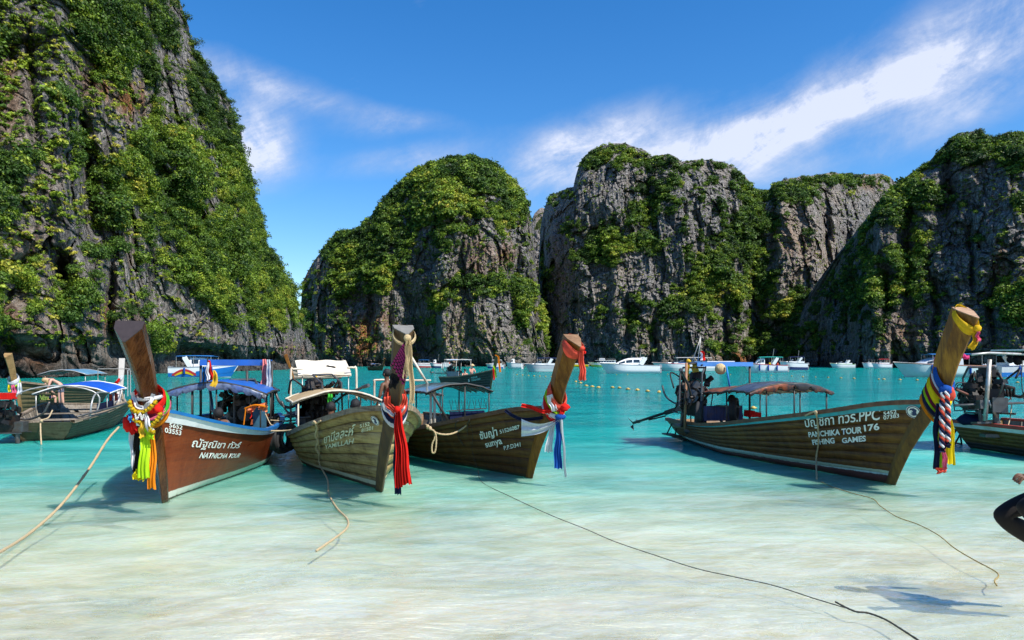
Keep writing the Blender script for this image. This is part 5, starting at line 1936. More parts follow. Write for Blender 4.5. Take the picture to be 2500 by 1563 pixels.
px_tail('towel', paint('grey_check_cloth', (0.36, 0.40, 0.44), 0.8, 0.6, 25), [(655, 878), (656, 910), (656, 946)], 15.6, 10, 12, fl, folds=2)
# orange life jacket on the rail
c = pix(628, 995, 13.9)
lj = sash('peach-orange life jacket slung over the rail near the stern', c + Vector((0, 0, .03)), 'life_jacket', 'life jacket')
JK = cloth('jacket_orange', (0.72, 0.22, 0.09), 0.0)
px_tail('foam_panel', JK, [(617, 990), (614, 998), (606, 1008)], c.y - .06, 17, 12, lj, folds=1, seed=3, amp=.03)
px_tail('foam_panel', JK, [(640, 985), (643, 994), (641, 1003)], c.y - .05, 26, 20, lj, folds=1, seed=5, amp=.03)
px_tail('strap', C['red'], [(612, 992), (614, 1008), (611, 1022)], c.y - .08, 3, 3, lj, folds=.5)
MB().tube(catmull([(-.22, -.05, -.05), (0, -.09, .02), (.22, -.05, -.02)], 5), 0.018, 5).tube([(-.2, -.06, -.05), (-.24, -.06, -.36)], 0.012, 5).build('strap', C['orange'], lj)

# prow garlands of boat 1
c1, ax1, fo1, a1, p1 = post_frame(b1, 0.05)
GD = c1.y - 0.24
g = sash('red, green and pink cloths with lime and orange tails on the dark prow post', c1, 'cloth_bundle', 'cloth sash')
post_wrap(b1, 0.10, 'red_wrap', C['red'], 0.16, g, 1.55, 0.05, 1)
post_wrap(b1, -0.02, 'maroon_wrap', C['maroon'], 0.15, g, 1.7, -0.03, 2)
post_wrap(b1, 0.03, 'green_wrap', C['green'], 0.07, g, 1.85, 0.09, 3)
post_wrap(b1, -0.06, 'orange_wrap', C['orange'], 0.08, g, 1.8, 0.11, 4)
post_wrap(b1, 0.00, 'pink_wrap', C['pink'], 0.06, g, 1.9, 0.02, 5)
post_wrap(b1, 0.14, 'white_wrap', C['white'], 0.06, g, 1.35, -0.12, 6)
MB().ball(pix(312, 1035, GD) - c1, (0.065, 0.06, 0.10), 12, 9, 0.16).build('red_knot', C['red'], g, True)
MB().ball(pix(386, 1000, GD) - c1, (0.06, 0.07, 0.065), 12, 9, 0.16).build('red_knot', C['red'], g, True)
px_tail('white_tail', C['white'], [(324, 1040), (322, 1075), (324, 1110), (327, 1147)], GD + .03, 11, 12, g, folds=1.6, seed=1)
px_tail('black_tail', C['black'], [(336, 1040), (334, 1080), (334, 1115), (333, 1152)], GD + .02, 14, 12, g, folds=2, seed=2)
px_tail('lime_tail', C['lime'], [(357, 1035), (352, 1070), (352, 1110), (350, 1168)], GD - .06, 17, 30, g, folds=3, seed=3)
px_tail('orange_tail', C['orange'], [(368, 1040), (372, 1090), (372, 1140), (369, 1194)], GD - .02, 12, 19, g, folds=2.2, seed=4)
px_tail('yellow_tail', C['yellow'], [(343, 1150), (338, 1160), (337, 1173)], GD - .02, 24, 26, g, folds=3, seed=5)
px_tail('gold_tail', C['gold'], [(349, 1030), (345, 1050), (347, 1068)], GD - .09, 14, 12, g, folds=2, seed=6)
px_tail('white_end', C['white'], [(354, 1000), (358, 1025), (366, 1052)], GD - .13, 8, 14, g, folds=2, seed=7)
px_tail('lime_end', C['lime'], [(367, 1045), (369, 1060), (368, 1072)], GD - .11, 10, 14, g, folds=2, seed=8)
px_tail('red_end', C['red'], [(318, 1012), (322, 1035), (330, 1058)], GD - .06, 18, 22, g, folds=3, seed=9)
px_tail('blue_end', C['sky'], [(316, 1010), (318, 1020), (321, 1030)], GD - .12, 9, 10, g, folds=1.5, seed=10)
px_tail('white_neckcloth', C['white'], [(322, 958), (331, 985), (347, 998)], GD - .06, 10, 12, g, folds=1.5, seed=11)
px_tail('white_neckcloth', C['white'], [(374, 962), (366, 982), (350, 999)], GD - .07, 10, 12, g, folds=1.5, seed=12)
def px_path(pts, D):
    return [pix(x, y, D) for x, y in pts]
garland('marigold_garland', 'big yellow marigold garland looped round the dark prow post', px_path([(317, 982), (322, 997), (338, 1007), (356, 1003), (372, 990), (383, 976)], GD - .14), 0.034, MARI)
garland('marigold_garland', 'second marigold row, hanging above the knot of white beads', px_path([(326, 1025), (336, 1031), (349, 1026)], GD - .16), 0.026, MARI)
garland('marigold_garland', 'marigold strand at the right of the bundle, dangling over the hull', px_path([(392, 1012), (384, 1024), (374, 1036), (366, 1046), (374, 1054), (382, 1050)], GD - .12), 0.030, MARI)
garland('bead_garland', 'short strands of white beads under the marigold loop', px_path([(330, 1012), (334, 1024), (342, 1010), (346, 1024), (352, 1010)], GD - .17), 0.014, WHITE)

# ---------------- boat 2: weathered grey-green
W2 = hull_wood('weathered_grey_green', (0.32, 0.215, 0.080), (0.060, 0.034, 0.012), (0.56, 0.42, 0.20), 0.7, bands=[(-0.4, 0.07, (0.10, 0.060, 0.035), 0.0), (0.07, 0.135, (0.55, 0.52, 0.33), 0.0)], moss=0.35)
b2 = Boat('longtail_boat', 'weathered grey-green longtail boat with peeling planks and a raffia-wrapped prow, second from the left', (928, 1199), (0.36, -0.933), 6.6, 1.13, stem_px=(963, 1000), post_px=[(978, 900), (988, 806)],
          sheer_px=[(708, 1061), (734, 1048), (788, 1027), (868, 1002), (931, 985)], side=-1, wood=W2, wl=(0.5, 0.74, 0.30), post_a=(0.11, 0.14), post_b=(0.085, 0.14), bulge=0.42)
PW2 = hull_wood('dark_mossy_post', (0.062, 0.034, 0.012), (0.018, 0.010, 0.005), (0.14, 0.080, 0.026), 0.6, moss=0.2, post=True)
GREYWOOD = hull_wood('grey_rail_timber', (0.22, 0.165, 0.11), (0.07, 0.05, 0.035), (0.36, 0.29, 0.21), 0.8)
b2.hull(lap=0.018, seam=0.012, gunwale=GREYWOOD, lining=INNER, strakes=7, rail=(0.08, 0.05))
b2.stem(PW2, paint('worn_grey_end_grain', (0.17, 0.165, 0.15), 0.8, 0.3, 12), ((0.07, 0.04), (0.14, 0.10)))
b2.text('5152', (883, 1045), (907, 1039), (883, 1036), LETTER_Y, -1, bold=0.02)
b2.text('81501', (887, 1056), (915, 1049), (887, 1047), LETTER_Y, -1, bold=0.02)
b2.text('ยามีลละห์', (795, 1083), (866, 1062), (795, 1064), LETTER_Y, -1, bold=0.012)
b2.text('YAMILLAH', (797, 1096), (866, 1083), (797, 1086), LETTER_Y, -1, bold=0.02)
b2.text('5152', (985, 1035), (993, 1038), (985, 1028), LETTER_Y, 1, bold=0.02)
b2.text('ยามีล', (996, 1062), (1020, 1066), (997, 1048), LETTER_Y, 1, bold=0.03)
b2.text('YAMI', (993, 1082), (1006, 1090), (993, 1073), LETTER_Y, 1, bold=0.02)
b2.disc((919, 1025), 13.5, -1)
b2.disc((981, 1019), 8, 1)
BUFF = paint('buff_canvas', (0.42, 0.30, 0.15), 0.75, 0.35, 4)
s0 = -2.9
(l0, z0), (l1, z1), (_, zc) = b2.ats(716, 985, s0), b2.ats(938, 974, s0), b2.ats(838, 954, s0)
lat, hw = (l0 + l1) / 2, abs(l1 - l0) / 2
b2.canopy(s0, s0 - 2.2, hw, z0, z0 - .03, zc - z0, 0.02, BUFF, BUFF, [(0.02, .92), (0.02, -.92), (0.98, .9), (0.98, -.9), (0.5, .96)], CREAMPOLE, CREAMPOLE, 'canopy', 0.5, None, 2, lat, 4)
s1 = -5.2
(la, za), (lb, zb), (_, zr) = b2.ats(728, 916, s1), b2.ats(858, 916, s1), b2.ats(790, 880, s1 - .9)
CREAMTARP = paint('cream_awning', (0.74, 0.66, 0.52), 0.7, 0.2, 3, dirt=(0.45, 0.36, 0.24))
rows = []
for i in range(7):
    t_ = i / 6
    rows.append([V3(s1 - .9 * t_, za + (zr - za) * t_ + .03 * math.sin(3.1 * t_) + .012 * math.sin(j * 1.3 + i), la + (lb - la) * (j / 10) * 1.0) for j in range(11)])
o_ = b2.part(MB().grid(rows).grid([[p + Vector((0, 0, -.03)) for p in r_] for r_ in rows]), 'stern_awning', CREAMTARP, True)
MB().add([V3(s1 - .5, za + .20, la + (lb - la) * .48), V3(s1 - .34, za + .155, la + (lb - la) * .72), V3(s1 - .62, za + .245, la + (lb - la) * .88)], [(0, 1, 2)]).build('torn_gap_shade', C['black'], o_)  # black sheet laid on the awning for the dark of a tear
(lc, zc_), (ld, zd) = b2.ats(710, 902, s1), b2.ats(870, 898, s1)
b2.tubepart(catmull([V3(s1, .45, lc), V3(s1, zc_ - .1, lc), V3(s1, zc_, lc + .06), V3(s1, zc_, lc + .25)], 4), 0.026, CREAMPOLE, 'awning_frame')
b2.tubepart(catmull([V3(s1, .6, ld), V3(s1, zd - .1, ld), V3(s1, zd, ld - .06), V3(s1, zd, ld - .2)], 4), 0.026, CREAMPOLE, 'awning_frame')
for q in (.08, .95):
    b2.pole(V3(s1 - .05, .6, la + (lb - la) * q), V3(s1 - .05, za, la + (lb - la) * q), 0.012, STEEL)
l_, z_ = b2.ats(773, 985, -4.7)
b2.engine(-4.7, l_, z_, yaw=0.5, pitch=-0.15, k=1.2, shaft=2.6, seed=5)
l_, z_ = b2.ats(776, 1015, -4.2)
b2.engine(-4.2, l_, z_, yaw=1.2, k=0.8, shaft=0, seed=6)
(l_, z_), (_, z2_) = b2.ats(771, 918, -4.8), b2.ats(768, 946, -4.8)
b2.tubepart([V3(-4.8, z_, l_), V3(-4.8, z2_ - .1, l_ - .03)], 0.035, C['gold'], 'yellow_stay')
lr, zr_ = b2.ats(714, 990, -4.6)
b2.part(MB().box((-4.8, lr + .12, zr_ - .05), (.5, .05, .5)), 'side_cloth', C['black'])
for (px, py, D, lb_, sk) in ((807, 998, 13.4, 'dark-haired person seated beside the engine of the weathered boat', SKIN_D), (867, 992, 13.0, 'second dark-haired head just above the rail under the buff canopy', SKIN_D)):
    p = pix(px, py + 4, D)
    person(lb_, Vector((p.x, p.y, p.z - .76)), math.radians(100), SIT, sk, C['black'], C['navy'])
rg = sash('lime-green rag hanging from the edge of the buff canopy', pix(805, 962, 13.6), 'rag', 'rag')
px_tail('rag', C['green'], [(806, 962), (805, 975), (803, 992)], 13.6, 13, 9, rg, folds=2)
rg = sash('white and blue rag tied to the left frame post of the weathered boat', pix(725, 990, 14.6), 'rag', 'rag')
px_tail('rag', C['white'], [(725, 990), (724, 1010), (725, 1036)], 14.6, 7, 6, rg, folds=2)
px_tail('rag', C['blue'], [(723, 985), (725, 992), (727, 998)], 14.5, 8, 6, rg, folds=2)
# fabrics on prow 2
cT, axT, foT, aT, pT = post_frame(b2, 0.95)
TD = cT.y - 0.22
g = sash('straw raffia garland with two long fringes tied round the top of the weathered prow', cT, 'raffia_garland', 'garland')
post_wrap(b2, 0.93, 'raffia_band', RAFFIA, 0.06, g, 0.96, 0.07, 7)
MB().ball(pix(995, 826, TD) - cT, (.05, .05, .05), 10, 7, .1).build('knot', RAFFIA, g, True)
px_tail('raffia_fringe', RAFFIA, [(995, 824), (994, 850), (993, 880), (992, 908)], TD - .02, 9, 12, g, folds=5, amp=.012, seed=1)
px_tail('raffia_fringe', RAFFIA, [(998, 824), (1001, 870), (1004, 930), (1006, 984)], TD, 9, 14, g, folds=5, amp=.012, seed=2)
rr = random.Random(12)
mb = MB()
for k in range(26):
    x = rr.uniform(-7, 7)
    base = (992, 903) if k < 11 else (1006, 978)
    p0 = pix(base[0] + x, base[1], TD - rr.uniform(0, .03)) - cT
    mb.tube([p0, p0 + Vector((rr.uniform(-.02, .02), 0, -rr.uniform(.04, .13)))], .0035, 4)
mb.build('loose_straw', RAFFIA, g)
g = sash('magenta and black braided cords hanging down the side of the weathered prow', cT, 'braided_cords', 'cords')
for k in range(6):
    x0, x1 = 990 - k * 1.0, 984 - k * 5.5
    y1 = 938 - k * 9
    braid([MAGENTA, C['black'], MAGENTA], [pix(x0, 836 + k * 1.5, TD) - cT, pix((x0 + x1) / 2 + 2, (836 + y1) / 2, TD + .05) - cT, pix(x1, y1, TD + .12) - cT], 0.014, g, 3, 9, 50, k)
px_tail('black_fringe', C['black'], [(968, 915), (962, 930), (958, 948)], TD + .14, 26, 20, g, folds=4, seed=4)
c2, ax2, fo2, a2, p2 = post_frame(b2, 0.05)
SD = c2.y - 0.26
g = sash('long red sash at the foot of the weathered prow, hanging nearly to the water', c2, 'sash', 'sash')
post_wrap(b2, 0.10, 'red_wrap', C['coral'], 0.16, g, 1.5, 0.10, 8)
px_tail('red_loop', C['coral'], [(944, 968), (950, 990), (968, 1000)], SD - .03, 16, 11, g, folds=2, seed=1)
px_tail('red_loop', C['coral'], [(986, 962), (986, 984), (970, 1000)], SD - .05, 10, 10, g, folds=2, seed=2)
MB().ball(pix(970, 1000, SD - .05) - c2, (.045, .045, .05), 10, 7, .1).build('red_knot', C['red'], g, True)
px_tail('red_tail', C['red'], [(970, 1002), (970, 1050), (973, 1120), (974, 1191)], SD - .03, 9, 17, g, folds=2.5, amp=.03, seed=3)
px_tail('red_tail', C['red'], [(973, 1002), (979, 1050), (987, 1110), (994, 1183)], SD - .06, 8, 24, g, folds=3, amp=.03, seed=4)
g = sash('navy blue and white cloth under the red sash on the weathered prow', c2, 'sash', 'sash')
post_wrap(b2, 0.0, 'white_wrap', C['white'], 0.07, g, 1.75, 0.13, 9)
post_wrap(b2, 0.04, 'navy_wrap', C['navy'], 0.07, g, 1.7, 0.12, 10)
px_tail('white_loop', C['white'], [(934, 984), (944, 1003), (962, 1014)], SD + .0, 9, 8, g, folds=1, seed=1)
px_tail('white_loop', C['white'], [(986, 988), (980, 1004), (966, 1013)], SD + .0, 8, 8, g, folds=1, seed=2)
px_tail('navy_tail', C['navy'], [(966, 1010), (966, 1070), (967, 1140), (970, 1208)], SD + .02, 9, 15, g, folds=2, seed=5)
# tyres between boats 1 and 2
for i, (px, py, D, R) in enumerate(((669, 1068, 13.9, .26), (679, 1056, 14.4, .25), (690, 1073, 14.0, .28), (701, 1068, 14.1, .28))):
    tyre(['tyre against the stern of the red-brown boat', 'smaller tyre hanging a little further back between the two boats', 'front tyre leaning on the quarter of the weathered boat', 'tyre lashed tightest to the weathered hull'][i], pix(px, py, D), R, (1, .18 if i < 2 else -.35, -.1 if i < 2 else 0.1))

# ---------------- boat 3: dark brown, dressed in red, white and blue
W3 = hull_wood('dark_brown_timber', (0.090, 0.036, 0.007), (0.028, 0.012, 0.004), (0.18, 0.082, 0.016), 0.5, bands=[(-0.4, 0.05, (0.07, 0.055, 0.03), 0.0)], moss=0.2)
b3 = Boat('longtail_boat', 'dark brown longtail boat dressed with red, white and blue cloths, in the middle', (1294, 1168), (0.45, -0.893), 7.2, 1.12, stem_px=(1350, 1000), post_px=[(1372, 925), (1404, 832)],
          sheer_px=[(1000, 1050), (1051, 1041), (1165, 1017), (1231, 1006), (1271, 993), (1332, 983)], side=-1, wood=W3, wl=(0.6, 0.80, 0.34), post_a=(0.13, 0.17), post_b=(0.085, 0.13), bulge=0.42)
PW3 = hull_wood('golden_brown_post', (0.150, 0.050, 0.005), (0.045, 0.016, 0.004), (0.30, 0.12, 0.012), 0.4, post=True)
b3.hull(lap=0.006, recess=0.012, seam=0.003, gunwale=hull_wood('brown_rail', (0.13, 0.06, 0.028), (0.05, 0.024, 0.012), (0.24, 0.12, 0.06), 0.6), lining=INNER)
b3.stem(PW3, hull_wood('brown_end_grain', (0.20, 0.11, 0.055), (0.10, 0.05, 0.025), (0.3, 0.18, 0.1), 0.7))
b3.text('ซันญ่า', (1175, 1073), (1217, 1063), (1171, 1056), LETTER, -1, bold=0.02)
b3.text('sunya', (1189, 1093), (1229, 1083), (1183, 1078), LETTER, -1, bold=0.02)
b3.text('51526087', (1223, 1059), (1271, 1047), (1221, 1050), LETTER, -1, bold=0.015)
b3.text('P.P.D341', (1233, 1099), (1273, 1090), (1231, 1089), LETTER, -1, bold=0.015)
DARKTARP = tarp('dark_tarp', (0.035, 0.045, 0.05))
GLASSY = paint('smoky_plastic_sheet', (0.10, 0.14, 0.15), 0.15, 0.5, 3, spec=0.7)
s0 = -4.0
(l0, z0), (l1, z1), (_, zc) = b3.ats(1043, 960, s0), b3.ats(1203, 958, s0), b3.ats(1120, 937, s0)
lat, hw = (l0 + l1) / 2, abs(l1 - l0) / 2
b3.canopy(s0, s0 - 1.8, hw, z0, z0 - 0.05, zc - z0, 0.03, GLASSY, DARKTARP, [(0.02, -.55), (0.02, .15), (0.02, .93), (0.98, .9), (0.98, -.9), (.5, -.95)], BLACKPOLE, BLACKPOLE, 'canopy', 0.45, None, 3, lat, 5)
(l0, z0), (l1, z1) = b3.ats(985, 962, -6.0), b3.ats(1052, 950, -6.0)
RUSTTARP = tarp('red_blue_tarp', (0.25, 0.09, 0.09))
b3.canopy(-5.9, -6.9, abs(l1 - l0) / 2 + .3, z0 - .05, z0 - .05, .10, .02, RUSTTARP, DARKTARP, [(0.02, -.9), (0.02, .9)], STEEL, STEEL, 'rear_canopy', 0.45, None, 4, (l0 + l1) / 2, 2)
(lA, zA), (lB, zB) = b3.ats(1102, 1007, s0), b3.ats(1187, 1004, s0)
b3.part(MB().box((s0 - .1, (lA + lB) / 2, zA - .09), (.03, abs(lB - lA), .2)), 'netting_panel', C['navy'])
b3.part(MB().tube([V3(s0, zA + .03, lA - .12), V3(s0, zB + .06, lB)], .012, 5), 'side_rail', BLACKPOLE)
mb = MB()
for k in range(7):
    l_ = lA + (lB - lA) * k / 6 - .05
    mb.tube([V3(s0, zA + .28, l_), V3(s0, zA + .05, l_ + .05)], .005, 4).tube([V3(s0, zA + .28, l_ + .08), V3(s0, zA + .05, l_ + .05)], .005, 4)
b3.part(mb, 'lashing', BLACKPOLE)
lf, zf = b3.ats(1052, 955, -4.6)
b3.pole(V3(-4.6, .35, lf), V3(-4.6, zf + .1, lf), .03, CREAMPOLE)
b3.pole(V3(-4.6, .35, lf + .09), V3(-4.6, zf + .1, lf + .09), .03, CREAMPOLE)
(lg, zg), (lh, zh) = b3.ats(1056, 962, s0), b3.ats(1098, 1035, s0)
b3.pole(V3(s0, zh, lh), V3(s0, zg, lg), .03, BLACKPOLE, 'brace')
(lg, zg), (lh, zh) = b3.ats(914, 928, -6.9), b3.ats(1056, 929, -6.9)
b3.tubepart(catmull([V3(-6.9, zg - .6, lg), V3(-6.9, zg - .08, lg), V3(-6.9, zg, lg + .06), V3(-6.9, (zg + zh) / 2, (lg + lh) / 2), V3(-6.9, zh, lh - .05)], 4), .028, CREAMPOLE, 'stern_frame')
(li, zi), (lj_, zj) = b3.ats(1004, 871, -5.5), b3.ats(1047, 943, -5.5)
b3.pole(V3(-5.5, zj, lj_), V3(-5.5, zi, li), .03, CREAMPOLE, 'bamboo_pole')
p = pix(946, 912, 17.0)
person('bare-chested dark-haired man in floral shorts standing behind the weathered prow', Vector((p.x, p.y, p.z - 1.60)), math.radians(150), STAND, SKIN_D, None, paint('floral_shorts', (0.55, 0.10, 0.12), .8, .6, 20))
c3, ax3, fo3, a3, p3 = post_frame(b3, 0.05)
KD = c3.y - 0.20
cT3 = post_frame(b3, 0.93)[0]
g = sash('bright red scarf tied round the top of the golden-brown prow post, one end hanging', cT3, 'sash', 'sash')
post_wrap(b3, 0.92, 'red_wrap', C['coral'], 0.17, g, 1.06, 0.03, 11)
MB().ball(pix(1420, 851, cT3.y - .15) - cT3, (.05, .05, .04), 10, 7, .1).build('red_knot', C['coral'], g, True)
px_tail('red_tail', C['coral'], [(1418, 850), (1420, 880), (1422, 905), (1423, 929)], cT3.y - .15, 10, 20, g, folds=3, seed=1)
px_tail('red_end', C['red'], [(1423, 850), (1426, 857), (1428, 864)], cT3.y - .16, 6, 6, g, folds=1, seed=2)
g = sash('coral red cloths with a side swag round the foot of the golden-brown middle prow', c3, 'sash', 'sash')
post_wrap(b3, 0.22, 'coral_wrap', C['coral'], 0.20, g, 1.35, 0.12, 12)
post_wrap(b3, 0.04, 'red_wrap', C['red'], 0.16, g, 1.6, 0.12, 13)
post_wrap(b3, 0.14, 'yellow_wrap', C['lime'], 0.035, g, 1.55, 0.10, 14)
MB().ball(pix(1378, 995, KD) - c3, (.08, .07, .06), 12, 8, .25).build('red_knot', C['red'], g, True)
px_tail('red_tassel', C['red'], [(1374, 995), (1372, 1003), (1371, 1015)], KD - .04, 14, 12, g, folds=3, seed=1)
px_tail('red_swag', C['red'], [(1273, 989), (1300, 996), (1325, 1003), (1352, 1002), (1372, 992)], KD + .02, 9, 10, g, folds=1.5, W=Vector((0, 0, 1)), seed=2, amp=.012)
g = sash('white cloth swag draped over the bow of the dark brown boat', c3, 'sash', 'sash')
post_wrap(b3, 0.0, 'white_wrap', C['white'], 0.10, g, 1.65, 0.02, 15)
px_tail('white_loop', C['white'], [(1340, 965), (1347, 985), (1356, 1003)], KD - .02, 14, 15, g, folds=2, seed=1)
SWD = KD + 0.25
rows = []
for i in range(15):
    t_ = i / 14
    x_ = 1273 + (1370 - 1273) * t_
    yt = 1023 + 15 * math.sin(math.pi * min(1, t_ * 1.0)) * (1 - t_ * .2) - 3 * t_
    yb_ = 1066 - 10 * t_ - 34 * t_ ** 3.2
    rows.append([pix(x_, yt + (yb_ - yt) * j / 8, SWD - .25 * t_ - .03 * math.sin(j * 1.5 + 3 * t_)) - c3 for j in range(9)])
MB().grid(rows).grid([[p + Vector((0, .012, 0)) for p in r_] for r_ in rows]).build('white_swag', C['white'], g, True)
px_tail('white_tail', C['white'], [(1358, 1010), (1349, 1045), (1342, 1075), (1340, 1104)], KD + .10, 9, 20, g, folds=2.5, seed=3)
px_tail('white_tail', C['white'], [(1368, 1018), (1374, 1060), (1377, 1110), (1382, 1165)], KD - .03, 7, 5, g, folds=1.5, seed=4)
g = sash('royal blue cloth hanging from the prow knot of the dark brown boat', c3, 'sash', 'sash')
MB().ball(pix(1368, 1018, KD - .02) - c3, (.09, .05, .05), 10, 7, .1).build('blue_knot', C['blue'], g, True)
px_tail('blue_tail', C['blue'], [(1364, 1016), (1363, 1060), (1362, 1100), (1362, 1145)], KD, 12, 19, g, folds=3, seed=5)
g = sash('dark blue cloth rope slung from the rail to the prow of the dark brown boat', pix(1234, 1003, KD + .9), 'sash', 'sash')
px_tail('dark_swag', C['navy'], [(1234, 1001), (1252, 1016), (1276, 1023), (1320, 1021), (1356, 1016)], KD + .35, 9, 6, g, folds=1.2, W=Vector((0, 0, 1)), seed=6, amp=.01)

# ---------------- boat 4: the large brown boat on the right
W4 = hull_wood('olive_brown_timber', (0.095, 0.037, 0.005), (0.030, 0.013, 0.004), (0.20, 0.090, 0.014), 0.5, bands=[(-0.4, 0.14, (0.085, 0.026, 0.020), 0.012), (0.14, 0.215, (0.50, 0.60, 0.48), 0.012)], moss=0.2)
b4 = Boat('longtail_boat', 'large olive-brown longtail boat with turquoise rail and yellow-topped prow, right of centre', (2177, 1183), (0.175, -0.985), 7.4, 1.16, stem_px=(2284, 984), post_px=[(2318, 880), (2364, 764)],
          sheer_px=[(1646, 1030), (1700, 1037), (1746, 1038), (1822, 1029), (1972, 1012), (2001, 1008), (2122, 991), (2244, 962)], side=-1, wood=W4, wl=(0.55, 0.78, 0.32), post_a=(0.14, 0.18), post_b=(0.095, 0.13), bulge=0.42, stern_w=0.75)
TURQ = paint('turquoise_rail_paint', (0.04, 0.36, 0.44), 0.55, 0.3, 5, dirt=(0.12, 0.12, 0.08))
PW4 = hull_wood('golden_timber_post', (0.135, 0.052, 0.003), (0.035, 0.014, 0.003), (0.33, 0.155, 0.012), 0.35, post=True)
b4.hull(lap=0.010, recess=0.018, seam=0.004, gunwale=hull_wood('brown_rail4', (0.12, 0.055, 0.028), (0.05, 0.022, 0.012), (0.22, 0.11, 0.06), 0.6), stripe=TURQ, stripe_v=(0.935, 1.0), lining=INNER, strakes=8)
b4.stem(PW4, hull_wood('pale_end_grain', (0.34, 0.21, 0.13), (0.20, 0.12, 0.07), (0.45, 0.30, 0.2), 0.7), ((0.05, 0.04), (0.11, 0.10)), hull_wood('dark_cutwater', (0.075, 0.034, 0.006), (0.025, 0.013, 0.004), (0.16, 0.08, 0.014), 0.5, post=True))
b4.text('ปัญชิกา ทัวร์.PPC', (1969, 1043), (2150, 1025), (1966, 1023), LETTER, -1, bold=0.014)
b4.text('5452', (2160, 1015), (2192, 1009), (2159, 1006), LETTER, -1, bold=0.015)
b4.text('07383', (2160, 1025), (2198, 1019), (2159, 1016), LETTER, -1, bold=0.015)
b4.text('PANCHIKA TOUR', (1977, 1067), (2107, 1057), (1975, 1055), LETTER, -1, bold=0.035)
b4.text('176', (2113, 1053), (2150, 1049), (2111, 1038), LETTER, -1, bold=0.03)
b4.text('FISHING', (1987, 1086), (2041, 1082), (1984, 1074), LETTER, -1, bold=0.035)
b4.text('GAMES', (2059, 1082), (2117, 1077), (2057, 1070), LETTER, -1, bold=0.035)
b4.disc((2232, 1004), 17, -1)
BLACKTARP = paint('black_shiny_tarp', (0.035, 0.037, 0.045), 0.28, 0.6, 3, spec=0.6, dirt=(0.16, 0.16, 0.18))
ORTARP = tarp('orange_tarp', (0.72, 0.17, 0.03), gloss=.5)
s0 = -2.95
(l0, z0), (l1, z1), (_, zc) = b4.ats(1829, 960, s0), b4.ats(2034, 958, s0), b4.ats(1930, 936, s0)
lat, hw = (l0 + l1) / 2, abs(l1 - l0) / 2
b4.canopy(s0, s0 - 1.1, hw, z0, z0 - .02, zc - z0, 0.03, BLACKTARP, ORTARP, [(0.02, -.60), (0.02, .08), (0.02, .88), (0.98, -.97), (0.98, .95)], BLACKPOLE, BLACKPOLE, 'canopy', 0.5, None, 5, lat, 3)
b4.canopy(s0 - 1.15, s0 - 2.9, hw * 1.02, z0 - .04, z0 - .16, (zc - z0) * .8, 0.02, paint('faded_orange_tarp', (0.16, 0.06, 0.04), .4, .8, 5, dirt=(0.62, 0.16, 0.03)), ORTARP, [(0.5, -.97), (0.98, -.95), (0.98, .95)], BLACKPOLE, BLACKPOLE, 'rear_canopy', 0.5, hw * 1.05, 6, lat, 3)
mb = MB()
rows = []
for j in range(33):
    q = -1 + j / 16
    zt_ = z0 + (zc - z0) * (1 - q * q)
    d = 0.06 + 0.10 * (1 - q * q) * abs(math.sin(j * 0.55)) + 0.02 * math.sin(j * 2.1)
    rows.append([V3(s0 + 0.03, zt_ - 0.0, lat + q * hw), V3(s0 + 0.05, zt_ - d * .5, lat + q * hw), V3(s0 + 0.02, zt_ - d, lat + q * hw)])
b4.part(mb.grid(rows), 'valance', paint('black_orange_tarp', (0.03, 0.03, 0.035), 0.35, 0.6, 4, dirt=(0.65, 0.15, 0.02)), True)
s1 = -5.3
(la, za), (lb, zb) = b4.ats(1700, 890, s1), b4.ats(1836, 892, s1)
BWTARP = paint('blue_white_awning', (0.06, 0.22, 0.58), 0.5, 0.3, 3)
b4.part(MB().box((s1 - .5, (la + lb) / 2, za + .04), (1.1, abs(lb - la), .025)).box((s1 + .04, (la + lb) / 2, za), (.03, abs(lb - la), .09)), 'stern_awning', BWTARP)
b4.part(MB().box((s1 - .6, (la + lb) / 2 + .04, za + .07), (.7, abs(lb - la) * .5, .02)), 'white_awning_panel', WHITE)
(lc, zc_) = b4.ats(1672, 886, s1)
b4.pole(V3(s1, .45, lc), V3(s1, zc_, lc + .04), .032, paint('rusty_pole', (0.30, 0.15, 0.08), .7, .4, 6))
b4.pole(V3(s1, .5, lb - .06), V3(s1, za, lb - .06), .026, BLACKPOLE)
b4.pole(V3(s1, za + .02, lc + .04), V3(s1, za + .02, la), .02, BLACKPOLE)
(lx, zx), (ly, zy) = b4.ats(1773, 893, s1 + .3), b4.ats(1782, 948, s1 + .3)
b4.pole(V3(s1 + .3, zy, ly), V3(s1 + .3, zx, lx), .022, C['sky'])
(lx, zx), (ly, zy), (lz_, zz_) = b4.ats(1711, 822, s1 - .3), b4.ats(1704, 880, s1 - .3), b4.ats(1690, 884, s1 - .3)
b4.pole(V3(s1 - .3, zy, ly), V3(s1 - .3, zx, lx), .009, STEEL, 'antenna')
b4.pole(V3(s1 - .3, zz_, lz_), V3(s1 - .3, zx, lx), .007, STEEL, 'antenna_stay')
fl = sash('red and white flag on the thin mast over the blue and white awning', pix(1713, 857, 17.3), 'flag', 'flag')
px_tail('cloth', C['red'], [(1714, 857), (1717, 868), (1716, 880)], 17.3, 6, 11, fl, folds=2)
px_tail('cloth', C['white'], [(1711, 860), (1713, 870), (1712, 880)], 17.28, 3, 6, fl, folds=1)
rg = sash('yellow and black rope tails hanging from the top of the rusty stern pole', pix(1681, 882, 16.9), 'rope_bundle', 'rope')
px_tail('rope_tail', C['gold'], [(1681, 884), (1680, 905), (1680, 930)], 16.9, 5, 5, rg, folds=1)
MB().ball((0, 0, 0), (.06, .05, .05), 8, 6, .15).build('knot', C['gold'], rg, True)
